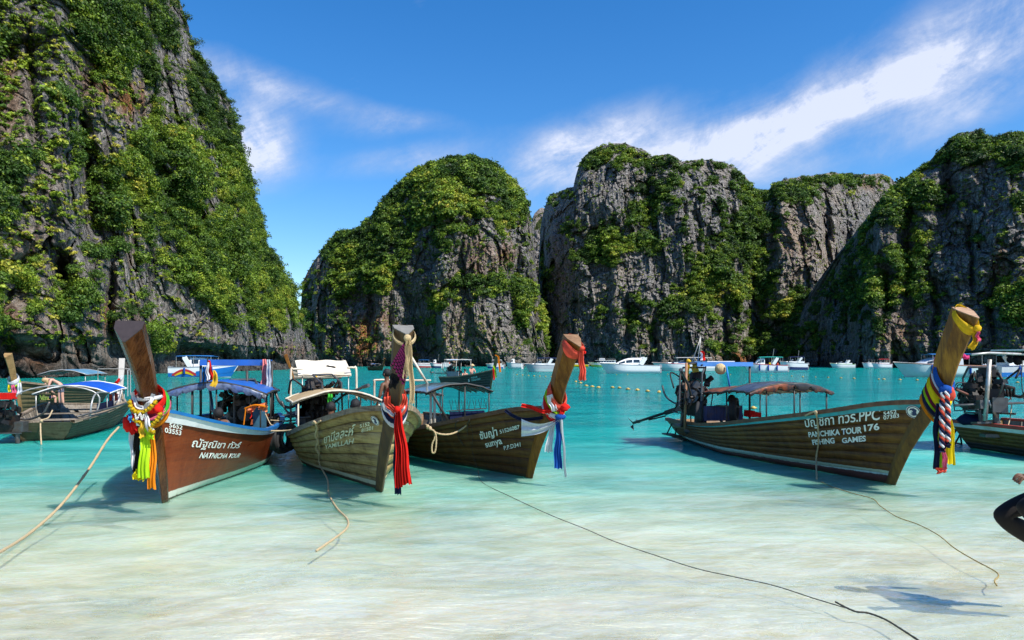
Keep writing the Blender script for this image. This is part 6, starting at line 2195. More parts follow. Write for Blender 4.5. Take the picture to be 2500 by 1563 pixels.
rg = sash('yellow lifebelt bag hanging under the awning beside the mast', pix(1697, 895, 16.9), 'bag', 'bag')
px_tail('bag_cloth', paint('dirty_yellow', (0.42, 0.30, 0.03), .8, .5, 10), [(1696, 887), (1697, 898), (1698, 909)], 16.9, 13, 17, rg, folds=1)
MB().ball(Vector(), .13, 14, 10, .03).build('straw_hat', RAFFIA, None, True)
o_ = bpy.data.objects['straw_hat']
o_.location = pix(1759, 901, 16.7)
tag(o_, 'round straw hat hanging under the blue and white awning', 'hat')
l_, z_ = b4.ats(1697, 965, -5.6)
b4.engine(-5.6, l_, z_, yaw=-0.6, pitch=-0.25, k=1.25, shaft=0, seed=8)
l_, z_ = b4.ats(1690, 985, -5.4)
b4.engine(-5.4, l_, z_, yaw=0.5, pitch=0.1, k=0.85, shaft=0, seed=9)
pA, pB, pC = pix(1690, 988, 17.2), pix(1625, 1008, 18.0), pix(1546, 1033, 19.0)
def tolocal(bt, p):
    d = p - bt.foot
    return Vector((d.x * bt.h.x + d.y * bt.h.y, d.x * bt.n.x + d.y * bt.n.y, d.z))
qa, qb, qc = tolocal(b4, pA), tolocal(b4, pB), tolocal(b4, pC)
b4.part(MB().tube([qa, qb], .06, 8).tube([qb, qc], .034, 8).tube([qb - V3(0, .08), qb.lerp(qc, .5) - V3(0, .05)], .02, 5), 'tail_shaft', ENGINE, True)
mb = MB()
for q in range(3):
    th = 2.09 * q + .3
    d = Vector((0, math.cos(th), math.sin(th)))
    mb.add([qc + d * .03 + V3(.02, .02), qc + d * .03 - V3(.02, .02), qc + d * .15 + Vector((0, -.05, .05)), qc + d * .16 + Vector((0.03, .05, -.05))], [(0, 1, 2, 3)])
b4.part(mb, 'propeller', ENGINE2)
for k, (px, py) in enumerate(((1640, 1062), (1665, 1070))):
    q0 = tolocal(b4, pix(px, py, 18.4))
    b4.part(MB().box(q0, (.75, .24, .03)), 'stern_step', BLACKPOLE)
b4.part(MB().tube([tolocal(b4, pix(1640, 1035, 18.3)), tolocal(b4, pix(1628, 1060, 18.4))], .018, 5).tube([tolocal(b4, pix(1652, 1042, 18.3)), tolocal(b4, pix(1648, 1066, 18.4))], .018, 5), 'step_bracket', BLACKPOLE)
mb = MB()
for k in range(5):
    a_ = -4.3 - .25 * k
    pass
q0, q1 = b4.ats(1708, 1012, -5.0), b4.ats(1822, 1010, -4.6)
STRIPE = paint('striped_dark_cloth', (0.045, 0.05, 0.13), .8, .8, 7, stretch=(1, 6, .4), dirt=(0.16, 0.08, 0.03))
b4.part(MB().box((-4.8, (q0[0] + q1[0]) / 2, (q0[1] + q1[1]) / 2 + .02), (.05, abs(q1[0] - q0[0]), .34)), 'side_cloth', STRIPE)
q0 = b4.ats(1837, 1012, -4.2)
b4.part(MB().box((-4.2, q0[0], q0[1]), (.3, .26, .10)).box((-4.2, q0[0] - .07, q0[1] + .06), (.3, .10, .06)), 'red_seat', C['red'])
for i, (px, py, D) in enumerate(((1711, 1008, 16.4), (1792, 1000, 15.9))):
    tyre(['tyre standing inside the olive-brown boat near its engine', 'tyre standing inside the olive-brown boat under the orange canopy'][i], pix(px, py, D), .27, (1, -.5, 0), 'tyres inside the olive-brown boat')
p = pix(1789, 980, 16.8)
person('person in a dark hat sitting in the shade of the orange canopy', Vector((p.x, p.y, p.z - .76)), math.radians(-120), SIT, SKIN_D, C['black'], C['navy'])
# fabrics on prow 4
cT4, axT4, foT4, aT4, pT4 = post_frame(b4, 0.93)
YN = cloth('yellow_net', (0.80, 0.50, 0.02))
g = sash('yellow net scarf tied over the top of the golden prow post', cT4, 'sash', 'sash')
post_wrap(b4, 0.93, 'yellow_wrap', YN, 0.13, g, 1.06, 0.09, 16)
MB().ball(pix(2386, 802, cT4.y - .18) - cT4, (.05, .05, .05), 10, 7, .1).build('yellow_knot', YN, g, True)
px_tail('yellow_tail', YN, [(2386, 803), (2382, 825), (2372, 852)], cT4.y - .15, 8, 20, g, folds=2.5, seed=1)
px_tail('pink_tail', C['pink'], [(2387, 806), (2388, 820), (2389, 833)], cT4.y - .19, 5, 10, g, folds=2, seed=2)
c4, ax4, fo4, a4, p4 = post_frame(b4, 0.10)
BD = c4.y - 0.30
g = sash('bands of blue, white, yellow and orange cloth wound round the golden prow post', c4, 'cloth_bundle', 'cloth sash')
for k, (t_, cn, h_, gr) in enumerate(((0.30, 'blue', .13, 1.18), (0.24, 'white', .035, 1.24), (0.20, 'rust', .05, 1.30), (0.13, 'yellow', .13, 1.42), (0.07, 'maroon', .045, 1.5), (0.03, 'lime', .03, 1.55), (-0.01, 'navy', .07, 1.62), (-0.07, 'orange', .06, 1.72))):
    post_wrap(b4, t_, cn + '_wrap', C[cn], h_, g, gr * .93, 0.14, 20 + k)
MB().ball(pix(2308, 953, BD) - c4, (.09, .07, .07), 12, 8, .18).build('blue_knot', C['blue'], g, True)
MB().ball(pix(2322, 962, BD + .02) - c4, (.06, .05, .09), 12, 8, .18).build('coral_knot', C['coral'], g, True)
px_tail('navy_tail', C['navy'], [(2290, 985), (2287, 1040), (2286, 1090), (2287, 1145)], BD + .06, 12, 15, g, folds=2, seed=1)
px_tail('lime_tail', C['lime'], [(2296, 975), (2297, 1040), (2297, 1100), (2298, 1143)], BD + .05, 9, 10, g, folds=1.5, seed=2)
px_tail('pink_tail', C['pink'], [(2303, 1080), (2304, 1110), (2306, 1147)], BD + .03, 9, 14, g, folds=2, seed=3)
px_tail('orange_tail', C['coral'], [(2300, 1142), (2300, 1148), (2301, 1155)], BD + .03, 25, 24, g, folds=3, seed=4)
px_tail('yellow_tail', C['yellow'], [(2314, 985), (2320, 1040), (2321, 1090), (2318, 1134)], BD + .03, 10, 23, g, folds=2.5, seed=5)
g = sash('two thick red, white and navy braids hanging from the knot of the golden prow', c4, 'braided_cords', 'cords')
braid([C['coral'], C['white'], C['navy']], px_path([(2303, 958), (2300, 1000), (2300, 1050), (2300, 1092)], BD - .03) and [q - c4 for q in px_path([(2303, 958), (2300, 1000), (2300, 1050), (2300, 1092)], BD - .03)], 0.026, g, 3, 4.5, 66)
braid([C['coral'], C['white'], C['navy']], [q - c4 for q in px_path([(2310, 956), (2314, 1000), (2314, 1040), (2314, 1078)], BD - .05)], 0.026, g, 3, 4.5, 66, 1.3)
px_tail('tassel', C['navy'], [(2300, 1088), (2300, 1096), (2299, 1104)], BD - .03, 13, 15, g, folds=3, seed=6)
px_tail('tassel', C['navy'], [(2314, 1075), (2315, 1084), (2314, 1092)], BD - .05, 12, 14, g, folds=3, seed=7)
PINKF = paint('pink_orchid', (0.75, 0.04, 0.22), 0.7, 0.3, 30)
garland('orchid_garland', 'pink orchids tied to the left side of the golden prow post', px_path([(2299, 862), (2292, 873), (2286, 882), (2290, 893)], c4.y + .15), 0.036, PINKF, 9)
garland('orchid_garland', 'pink orchids peeping out behind the right side of the golden prow post', px_path([(2352, 868), (2358, 873), (2364, 872)], c4.y + .30), 0.034, PINKF, 5)

# ---------------- boat 5: leaves the frame at the right edge
W5 = hull_wood('ochre_brown_timber', (0.16, 0.085, 0.014), (0.04, 0.024, 0.008), (0.26, 0.16, 0.035), 0.55, bands=[(-0.4, 0.16, (0.035, 0.025, 0.018), 0.0)], moss=0.45)
b5 = Boat('longtail_boat', 'ochre longtail boat with a red rail, cut by the right edge of the picture', Vector((13.25, 9.95, 0)), (0.30, -0.954), 7.4, 1.05, sheer_px=None, zs=[(0, .62), (.35, .60), (.6, .72), (1, 1.3)],
          stem=(0.9, 1.3), post=[(1.25, 2.0), (1.6, 2.7)], side=-1, wood=W5, stern_w=0.78)
RED5 = paint('red_rail_paint', (0.38, 0.05, 0.03), 0.55, 0.3, 5)
b5.hull(lap=0.006, gunwale=RED5, stripe=WHITE, stripe_v=(0.86, 0.97), lining=INNER)
b5.stem(PW3, None)
def e5(px, py, a):
    l, z = b5.ats(px, py, a)
    return Vector((a, l, z))
b5.pole(e5(2405, 1028, -6.3), e5(2416, 878, -6.3), .045, STEEL, 'awning_post')
b5.pole(e5(2440, 1032, -6.3), e5(2412, 978, -6.3), .032, STEEL, 'brace')
b5.tubepart([e5(2372, 866, -6.3), e5(2416, 862, -6.3), e5(2520, 866, -6.3), e5(2640, 868, -6.3)], .028, STEEL, 'awning_beam')
b5.part(MB().box(e5(2500, 855, -6.6) + V3(0, 0, .2), (.9, 1.3, .03)), 'awning', WHITE)
q0 = e5(2486, 880, -6.5)
mb = MB()
rr = random.Random(3)
for k in range(14):
    mb.ball(q0 + Vector((rr.uniform(-.1, .1), rr.uniform(-.2, .25), rr.uniform(-.12, .14))), rr.uniform(.05, .1), 7, 5, .2, rr)
b5.part(mb, 'hanging_net', C['black'], True)
q0 = e5(2412, 965, -6.7)
b5.engine(q0.x, q0.y, q0.z, yaw=2.6, pitch=0.05, k=1.35, shaft=0, seed=12)
q1 = e5(2372, 975, -6.7)
b5.engine(q1.x, q1.y, q1.z, yaw=2.9, pitch=0.1, k=0.8, shaft=0, seed=13)
b5.tubepart([e5(2335, 952, -6.6), e5(2366, 965, -6.6), e5(2400, 972, -6.6)], .03, paint('rusty_handle', (0.16, 0.05, 0.03), .6, .3, 6), 'tiller_handle')
b5.tubepart([e5(2330, 990, -6.5), e5(2520, 983, -6.5)], .03, ENGINE2, 'engine_beam')
b5.tubepart([e5(2450, 940, -6.6), e5(2464, 950, -6.6), e5(2468, 975, -6.6), e5(2450, 980, -6.6)], .02, ENGINE2, 'hand_guard')
b5.part(MB().ball(e5(2372, 1025, -6.9), (.3, .3, .14), 10, 6, .15), 'cloth_heap', C['navy'], True)
rope('rope', 'thin cord hanging beside the grey awning post of the ochre boat', [pix(2419, 905, 15.9), pix(2419, 940, 15.9), pix(2421, 975, 15.9)], .012, ROPE, cat='cord')
rope('rope', 'slack cord hanging from the awning of the ochre boat by the frame edge', [pix(2496, 880, 15.5), pix(2494, 930, 15.5), pix(2499, 975, 15.5)], .010, ROPE_D, cat='cord')
rope('rope', 'short lashing between the engine beam and the red rail', [pix(2470, 988, 15.7), pix(2467, 1015, 15.6), pix(2461, 1042, 15.4)], .012, ROPE, cat='cord')
mb = MB()
for pa_, pb_ in (((2340, 1040), (2318, 1078)), ((2350, 1050), (2328, 1090)), ((2322, 1046), (2338, 1052)), ((2316, 1078), (2345, 1084)), ((2342, 1046), (2348, 1085))):
    mb.tube([tolocal(b5, pix(*pa_, 17.0)), tolocal(b5, pix(*pb_, 17.3))], .022, 6)
b5.part(mb, 'stern_bracket', BLACKPOLE)

# ---------------- boat 0: grey-green, stern towards us at the left
W0 = hull_wood('faded_green_timber', (0.12, 0.088, 0.045), (0.035, 0.024, 0.012), (0.21, 0.165, 0.095), 0.7, bands=[(-0.4, 0.05, (0.05, 0.035, 0.02), 0.0)], moss=0.4)
b0 = Boat('longtail_boat', 'faded green longtail boat lying stern-on at the left with a bright blue canopy', (284, 1018), (-0.30, 0.954), 8.6, 1.10, sheer_px=[(44, 1035), (93, 1038), (174, 1032), (261, 1007), (308, 982)],
          stem=(0.75, 0.98), post=[(0.9, 1.5), (1.05, 2.1)], side=-1, wood=W0, post_a=(.10, .13), post_b=(.08, .10), stern_w=0.7)
b0.hull(lap=0.01, gunwale=GREYWOOD, lining=INNER, ribs=12)
b0.stem(paint('pale_painted_post', (0.50, 0.46, 0.42), .7, .2, 5), None)
BRIGHTBLUE = tarp('bright_blue_tarp', (0.006, 0.09, 0.52))
def e0(px, py, a):
    l, z = b0.ats(px, py, a)
    return Vector((a, l, z))
qA, qB = e0(142, 958, -5.6), e0(255, 940, -2.9)
lat0 = 0.0
zz0 = 1.15
b0.canopy(-5.7, -3.3, .98, 1.08, 1.14, .24, .03, BRIGHTBLUE, BRIGHTBLUE, [(0.02, -.95), (0.35, -.97), (0.7, -.97), (0.98, -.95), (0.02, .95), (.98, .95)], STEEL, WHITE, 'canopy', .45, .98, 7, 0, 3)
b0.tubepart(catmull([V3(-7.6, .45, -.9), V3(-7.55, .95, -.95), V3(-7.0, 1.15, -.95), V3(-5.7, 1.1, -.97)], 5), .022, STEEL, 'canopy_frame')
b0.tubepart(catmull([V3(-7.0, .45, -.9), V3(-7.0, 1.12, -.95), V3(-7.0, 1.36, 0), V3(-7.0, 1.12, .95), V3(-7.0, .45, .9)], 5), .022, STEEL, 'canopy_frame')
b0.part(MB().box((-5.6, -.86, .62), (2.0, .03, .42)), 'side_cloth', C['navy'])
b0.engine(-8.7, .70, .58, yaw=1.35, k=1.05, shaft=0, seed=15, boxcol=C['red'])
b0.tubepart([V3(-8.4, .60, -.8), V3(-6.0, .72, -1.22), V3(-3.2, .80, -1.35)], .03, ENGINE2, 'tail_shaft')
b0.tubepart([V3(-8.2, .50, -.9), V3(-6.0, .65, -1.20)], .018, BLACKPOLE, 'shaft_guard')
mb = MB()
qp = V3(-3.15, .80, -1.36)
for q in range(3):
    th = 2.09 * q + .9
    d = Vector((.1, math.cos(th), math.sin(th))).normalized()
    e_ = Vector((0, -math.sin(th), math.cos(th)))
    mb.add([qp + d * .04 - e_ * .05, qp + d * .16 - e_ * .13, qp + d * .27, qp + d * .16 + e_ * .13, qp + d * .04 + e_ * .05], [(0, 1, 2, 3, 4)])
mb.tube([qp, qp + V3(.12, 0)], .05, 8)
b0.part(mb, 'propeller', paint('pale_bronze', (0.45, 0.43, 0.36), .4, .3, 6, .4))
mb = MB()
for k in range(3):
    mb.box((-3.6 + .14 * k, -.62, .86 + .05 * (k % 2)), (.2, .16, .22))
b0.part(mb, 'orange_bag', C['coral'])
b0.part(MB().box((-4.4, -.80, .72), (.06, .04, .62), rot=Matrix.Rotation(.25, 3, 'Y')), 'pale_blue_oar', paint('pale_blue_paint', (.30, .50, .70), .5, .2, 5))
b0.part(MB().tube([V3(-.2, .8, -.5), V3(-.2, 1.75, -.5), V3(-.2, 1.75, .55), V3(-.2, .8, .55)], .02, 6).tube([V3(-1.2, .8, -.6), V3(-1.2, 1.7, -.6), V3(-.2, 1.75, -.5)], .02, 6), 'bow_frame', STEEL)
b0.part(MB().ball((-.6, .25, 1.1), (.35, .38, .14), 10, 6, .12), 'yellow_bundle', C['gold'], True)
g = sash('red, white and dark striped flag drooping at the bow of the faded green boat', pix(290, 925, 26.6), 'flag', 'flag')
px_tail('cloth', C['white'], [(300, 918), (290, 930), (282, 945)], 26.6, 7, 12, g, folds=1.5)
px_tail('cloth', C['red'], [(292, 925), (282, 938), (274, 952)], 26.5, 5, 9, g, folds=1.5)

# ---------------- boat behind on the far left, only its prow and side show
b9 = Boat('longtail_boat', 'dark olive longtail boat behind the faded green one at the left edge', (50, 1008), (0.22, -0.975), 8.5, 1.10, zs=[(0, .7), (.5, .8), (.8, 1.0), (1, 1.25)],
          stem=(0.55, 1.22), post=[(0.85, 1.75), (1.15, 2.25)], side=1, wood=hull_wood('dark_olive_timber', (0.075, 0.065, 0.028), (0.03, 0.026, 0.014), (0.13, 0.11, 0.05), .6, moss=.3), post_a=(.12, .16), post_b=(.09, .13))
b9.hull(lap=0.008, gunwale=GREYWOOD, lining=INNER)
b9.stem(hull_wood('ochre_post', (0.24, 0.14, 0.05), (0.10, 0.06, 0.025), (0.34, 0.22, 0.09), .6), None)
b9.text('Nisareen', (92, 977), (142, 976), (92, 964), LETTER_G, 1, shear=.3, bold=.02)
b9.canopy(-4.2, -7.0, 1.0, 1.42, 1.42, .22, .02, paint('blue_grey_tarp', (0.10, 0.24, 0.36), .45, .4, 3), DARKTARP, [(0.02, .95), (.98, .95)], STEEL, STEEL, 'canopy', .7, None, 9, 0, 3)
c9, ax9, fo9, a9, p9 = post_frame(b9, 0.05)
g = sash('white, yellow and green ribbons tied round the ochre prow at the left edge', c9, 'sash', 'sash')
post_wrap(b9, 0.08, 'white_wrap', C['white'], .22, g, 1.7, .05, 31)
post_wrap(b9, -0.02, 'lime_wrap', C['lime'], .1, g, 1.8, .05, 32)
px_tail('white_tail', C['white'], [(46, 935), (48, 950), (47, 962)], c9.y - .3, 10, 11, g, folds=2)
px_tail('pink_tail', C['pink'], [(30, 940), (33, 950), (35, 961)], c9.y - .3, 8, 12, g, folds=2)
px_tail('yellow_tail', C['yellow'], [(22, 940), (22, 950), (23, 957)], c9.y - .3, 5, 6, g, folds=1)
p = pix(107, 930, 29.5)
person('sunburnt bare-backed man sitting on the dark olive boat', Vector((p.x, p.y, p.z - .80)), math.radians(80), dict(SIT), SKIN_P, None, C['navy'], HAIR)
p = pix(137, 922, 28.8)
person('blond woman in a striped bikini bending over on the dark olive boat', Vector((p.x + .2, p.y, p.z - 1.22)), math.radians(-160), BEND, SKIN_P, None, paint('striped_bikini', (.12, .12, .16), .8, .9, 30), HAIR_B, longhair=True)

# ---------------- boat 6: mid-distance behind the dark canopy
b6 = Boat('longtail_boat', 'small dark green longtail boat under way with passengers, behind the dark smoky canopy', (1198, 950), (0.53, -0.848), 7.4, 1.05, zs=[(0, .75), (.5, .85), (.8, 1.1), (1, 1.45)],
          stem=(0.5, 1.45), post=[(0.8, 2.0), (1.05, 2.65)], side=-1, wood=hull_wood('dark_green_paint', (0.030, 0.045, 0.032), (0.015, 0.02, 0.015), (0.07, 0.09, 0.06), .5, bands=[(-.4, .05, (.05, .2, .26), 0), (.05, .14, (.5, .5, .5), 0)]), post_a=(.12, .14), post_b=(.1, .12))
b6.hull(lap=0.004, gunwale=hull_wood('tan_rail', (0.34, 0.2, 0.11), (0.2, 0.1, 0.05), (0.45, 0.3, 0.18), .6), lining=INNER, ribs=6)
b6.stem(hull_wood('olive_post', (0.13, 0.10, 0.04), (0.06, 0.045, 0.02), (0.2, 0.16, 0.07), .6), None)
b6.text('5', (1143, 933), (1147, 932), (1143, 926), LETTER, -1, bold=.02)
b6.text('TOUR', (1150, 925), (1166, 922), (1150, 921), LETTER_B, -1, bold=.02)
b6.text('THAILAND', (1151, 931), (1173, 927), (1151, 927), LETTER_B, -1, bold=.02)
b6.canopy(-4.2, -5.9, .7, 2.15, 2.15, .05, 0, paint('sky_blue_awning', (0.10, 0.32, 0.68), .5, .2, 3), None, [(0.02, -.95), (0.02, .95), (.98, .95), (.98, -.95)], STEEL, WHITE, 'awning', .7, None, 10, 0, 1)
b6.part(MB().box((-4.4, -.85, 1.0), (1.9, .04, .5)), 'side_curtain', paint('clear_grey_plastic', (.25, .3, .32), .2, .4, 6))
b6.engine(-6.4, 0, 1.2, k=1.1, shaft=2.8, seed=18)
c6 = post_frame(b6, 0.05)[0]
g = sash('lime, red and orange ribbons on the prow of the dark green boat', c6, 'sash', 'sash')
px_tail('lime_tail', C['lime'], [(1205, 893), (1209, 905), (1211, 922)], c6.y - .3, 4, 4, g, folds=1)
px_tail('red_tail', C['red'], [(1204, 898), (1206, 912), (1206, 928)], c6.y - .3, 4, 4, g, folds=1)
px_tail('orange_tail', C['orange'], [(1209, 866), (1217, 872), (1219, 890), (1221, 909)], c6.y - .5, 3, 5, g, folds=1)
for i, (px, py, D, rz, lb_, hr, ht) in enumerate(((1151, 893, 55.5, -1.0, 'blond woman with a sun hat sitting on the dark green boat', HAIR_B, RAFFIA), (1135, 905, 56.5, -1.4, 'passenger sitting low amidships in the dark green boat', HAIR, None), (1120, 899, 57.5, -1.0, 'dark-clothed boatman at the stern of the dark green boat', HAIR, None))):
    p = pix(px, py, D)
    person(lb_, Vector((p.x, p.y, p.z - .78)), rz, SIT, SKIN_P if i < 2 else SKIN_D, None if i < 2 else C['black'], C['navy'], hr, ht)

# ---------------- two more long-tails far off
for (fx, fy, hd, side, lb_, wd) in ((934, 905, (0.62, -0.785), -1, 'tiny dark longtail boat crossing the bay in front of the dome cliff', W0), (717, 927, (-0.62, -0.785), 1, 'plain longtail boat half hidden behind the cream awning', INNER)):
    b = Boat('longtail_boat', lb_, (fx, fy), hd, 6.6, 1.1, zs=[(0, .8), (.5, .75), (.8, 1.0), (1, 1.5)], stem=(.5, 1.5), post=[(.8, 2.1), (1.1, 2.8)], side=side, wood=wd)
    b.hull(lap=.003, gunwale=GREYWOOD, lining=INNER, ribs=3, nu=20, strakes=3)
    b.stem(PW3, None)
    if side < 0:
        b.canopy(-2.4, -4.6, .8, 1.5, 1.5, .12, 0, BLUE_TARP, None, [(0.02, .9), (0.02, -.9), (.98, .9), (.98, -.9)], STEEL, STEEL, 'canopy', .7, None, 11, 0, 1)
        b.part(MB().ball((-5.4, 0, 1.2), (.7, .6, .6), 8, 6, .2), 'engine', ENGINE)

# ---------------- ropes
def on_hull(bt, px, py, side, off=.035):
    u, v = bt.find(px, py, side)
    q = bt.P(u, v, side, off)
    return bt.w(q.x, q.y, q.z)


def G(px, py, z=0.012):
    return gpx(px, py, z)
rope('mooring_rope', 'long pale mooring rope running from the red-brown boat down to the lower left corner', [pix(290, 1043, 11.4), pix(262, 1075, 10.9), pix(215, 1148, 10.0), pix(150, 1232, 9.1), pix(75, 1300, 8.2), pix(0, 1348, 7.2), pix(-60, 1378, 6.6), G(-160, 1430, .02)], .017, ROPE)
rope('rope', 'knotted rope hanging down the side of the weathered boat and snaking over the shallows', [on_hull(b2, 797, 1027, -1, .09), on_hull(b2, 788, 1035, -1, .09), on_hull(b2, 786, 1060, -1, .07), on_hull(b2, 790, 1090, -1, .07), on_hull(b2, 794, 1130, -1, .10), pix(799, 1170, 11.6), G(803, 1206), G(822, 1240), G(848, 1268), G(846, 1290), G(820, 1312), G(772, 1345)], .013, ROPE)
rope('rope', 'heavy knotted doubled rope end tied to the rail of the weathered boat', [on_hull(b2, 780, 1032, -1, .10), on_hull(b2, 787, 1030, -1, .12), on_hull(b2, 790, 1045, -1, .10), on_hull(b2, 786, 1062, -1, .10), on_hull(b2, 792, 1078, -1, .10), on_hull(b2, 787, 1092, -1, .10), on_hull(b2, 794, 1108, -1, .10)], .021, ROPE, knots=[])
rope('rope', 'mooring line slung between the red-brown and the weathered boat', [pix(538, 1030, 12.3), pix(575, 1040, 12.8), pix(630, 1050, 13.0), pix(690, 1052, 13.2), pix(735, 1046, 13.0), pix(780, 1034, 12.6)], .014, ROPE)
rope('rope', 'second thin line behind, from the red-brown boat to the weathered one', [pix(660, 1026, 14.2), pix(690, 1028, 14.4), pix(716, 1033, 14.4)], .009, ROPE)
rope('rope', 'cord hanging from the awning post to the stern rail of the red-brown boat', [pix(648, 1010, 13.8), pix(660, 1035, 13.7), pix(672, 1045, 13.7), pix(676, 1090, 13.8)], .010, ROPE)
rope('rope', 'rope looped from the weathered boat to the rail of the dark brown boat', [pix(1040, 1037, 12.6), pix(1052, 1047, 12.4), pix(1070, 1059, 12.6), pix(1100, 1060, 12.9), pix(1130, 1046, 13.0), pix(1158, 1019, 13.0), pix(1166, 1015, 13.2)], .017, ROPE, knots=[pix(1050, 1046, 12.3), pix(1044, 1042, 12.4)])
rope('rope', 'hanging loop of rope at the corner of the weathered boat', [pix(1050, 1048, 12.3), pix(1062, 1056, 12.2), pix(1065, 1078, 12.2), pix(1062, 1103, 12.2), pix(1055, 1104, 12.2), pix(1055, 1085, 12.2), pix(1062, 1066, 12.2), pix(1058, 1050, 12.25)], .015, ROPE)
rope('rope', 'long dark line running from the dark brown boat across the shallows to the bottom edge', [on_hull(b3, 1157, 1022, -1, .09), on_hull(b3, 1161, 1060, -1, .06), on_hull(b3, 1164, 1100, -1, .09), pix(1166, 1145, 12.6), G(1178, 1178), G(1245, 1212), G(1340, 1256), G(1430, 1292), G(1500, 1322), G(1600, 1356), G(1700, 1388), G(1790, 1408), G(1890, 1430), G(1990, 1462), G(2070, 1486)], .0045, ROPE_D)
rope('rope', 'thick frayed end of dark rope lying in the shallows by the bottom edge', [G(2040, 1470), G(2085, 1492), G(2120, 1497), G(2160, 1512), G(2200, 1536), G(2260, 1575)], .008, ROPE_D)
rope('rope', 'grey cord hanging in a curve on the side of the dark brown boat', [on_hull(b3, 1128, 1027, -1, .08), on_hull(b3, 1119, 1037, -1, .06), on_hull(b3, 1121, 1062, -1), on_hull(b3, 1136, 1088, -1)], .008, ROPE_D)
rope('rope', 'shorter grey cord looped beside the rope on the dark brown boat', [on_hull(b3, 1156, 1023, -1, .08), on_hull(b3, 1145, 1042, -1), on_hull(b3, 1146, 1065, -1)], .007, ROPE_D)
rope('rope', 'pale rope tied to the turquoise rail and hanging into the water', [on_hull(b4, 1975, 1015, -1, .07), on_hull(b4, 1990, 1009, -1, .09), on_hull(b4, 2003, 1007, -1, .10), on_hull(b4, 2006, 1030, -1, .08), on_hull(b4, 2007, 1080, -1, .07), on_hull(b4, 2004, 1118, -1, .09), G(1994, 1170)], .015, ROPE, knots=[on_hull(b4, 2003, 1007, -1, .09)])
rope('rope', 'pale mooring rope drifting over the shallows at the right', [G(2004, 1176), G(2030, 1188), G(2080, 1204), G(2130, 1218), G(2150, 1236), G(2190, 1262), G(2240, 1280), G(2290, 1306), G(2330, 1338), G(2380, 1368), G(2425, 1392), G(2438, 1405), G(2428, 1418), G(2434, 1430)], .006, ROPE_Y)
rope('rope', 'rope hanging from the stern rail of the faded green boat', [tuple(pix(128, 1002, 18.6)), pix(118, 1020, 18.2), pix(101, 1028, 17.9), pix(99, 1050, 17.6), pix(101, 1086, 17.3)], .018, ROPE, knots=[pix(101, 1028, 17.8)])
rope('rope', 'small looped yellow cord hanging by the rusty stern pole', [pix(1672, 950, 16.8), pix(1673, 980, 16.8), pix(1676, 993, 16.8), pix(1680, 985, 16.8), pix(1674, 975, 16.8)], .009, ROPE)

# ---------------- the jumping person at the right edge
JUMP = dict(pelvis=(-.42, 0, .92), chest=(-.40, 0, 1.30), neck=(-.38, 0, 1.43), head=(-.33, 0, 1.60), shl=(-.38, .18, 1.38), shr=(-.38, -.18, 1.38), ell=(-.26, .30, 1.12), elr=(-.45, -.30, 1.12),
            hal=(0.0, .30, 1.11), har=(-.48, -.34, 1.0), hipl=(-.40, .10, .90), hipr=(-.42, -.10, .90), knl=(0.0, .17, .86), knr=(-.02, -.14, .72), anl=(-.38, .16, .60), anr=(-.42, -.14, .48),
            tol=(-.50, .16, .47), tor=(-.54, -.14, .36))
PANTS = cloth('black_trousers', (0.015, 0.013, 0.013), 0.0)
ju = person('person in black trousers with orange piping jumping at the right edge', Vector((3.97, 5.75, 0.02)), math.pi, JUMP, SKIN_D, C['navy'], PANTS, legs_long=True)
MB().tube(catmull([(-.01, .245, .85), (-.2, .242, .73), (-.36, .235, .61)], 5), .012, 5).build('orange_piping', C['orange'], ju, True)
# open hand with bent fingers
def at_j(v):
    return Vector(v)
for k in range(4):
    y = .27 + .02 * k
    base = Vector((.06, y, 1.115 - .006 * k))
    MB().tube(catmull([base, base + Vector((.045, 0, .006)), base + Vector((.075 - .006 * abs(k - 1), 0, -.016)), base + Vector((.078, 0, -.04))], 3), .009, 6).build('finger', SKIN_D, ju, True)
MB().tube(catmull([(.01, .25, 1.10), (.05, .235, 1.075), (.08, .24, 1.06)], 3), .011, 6).build('thumb', SKIN_D, ju, True)
# ---------------- swimmers and floats
for i, (px, py, lb_) in enumerate(((1732, 928, 'lone swimmer in the open water behind the olive-brown boat'),)):
    p = gpx(px, py + 3)
    s_ = empty('person', p, 0, lb_, 'person')
    MB().ball((0, 0, .12), (.13, .13, .16), 10, 8).build('head', SKIN_P, s_, True)
    MB().ball((0, 0, .20), (.135, .135, .10), 10, 6).build('hair', HAIR_B, s_, True)
    MB().ball((0, 0, -.08), (.26, .16, .12), 10, 6).build('shoulders', SKIN_P, s_, True)
BUOY = paint('yellow_float', (0.50, 0.34, 0.08), 0.5, 0.3, 8)
bm_ = MB().ball((0, 0, 0), (.11, .09, .08), 10, 7).tube([(-.15, 0, 0), (.15, 0, 0)], .025, 6)
bmesh_ = new_mesh('float', bm_.v, bm_.f, True)
bmesh_.materials.append(BUOY)
FL1 = [(1262 + 14.0 * i, 915.0 + 0.9 * i) for i in range(9)] + [(1406, 932), (1417, 935), (1431, 942), (1446, 944), (1461, 946), (1495, 946), (1512, 947), (1533, 950), (1556, 952), (1581, 955), (1609, 957)]
FL2 = [(1505, 915), (1532, 915), (1630, 914), (1660, 914), (1783, 915), (1883, 917), (1933, 918), (1960, 920), (1991, 921), (2022, 922), (2053, 923), (2085, 924), (2145, 926), (2158, 926), (2197, 927), (2239, 928), (2328, 931), (2378, 932), (2484, 934)]
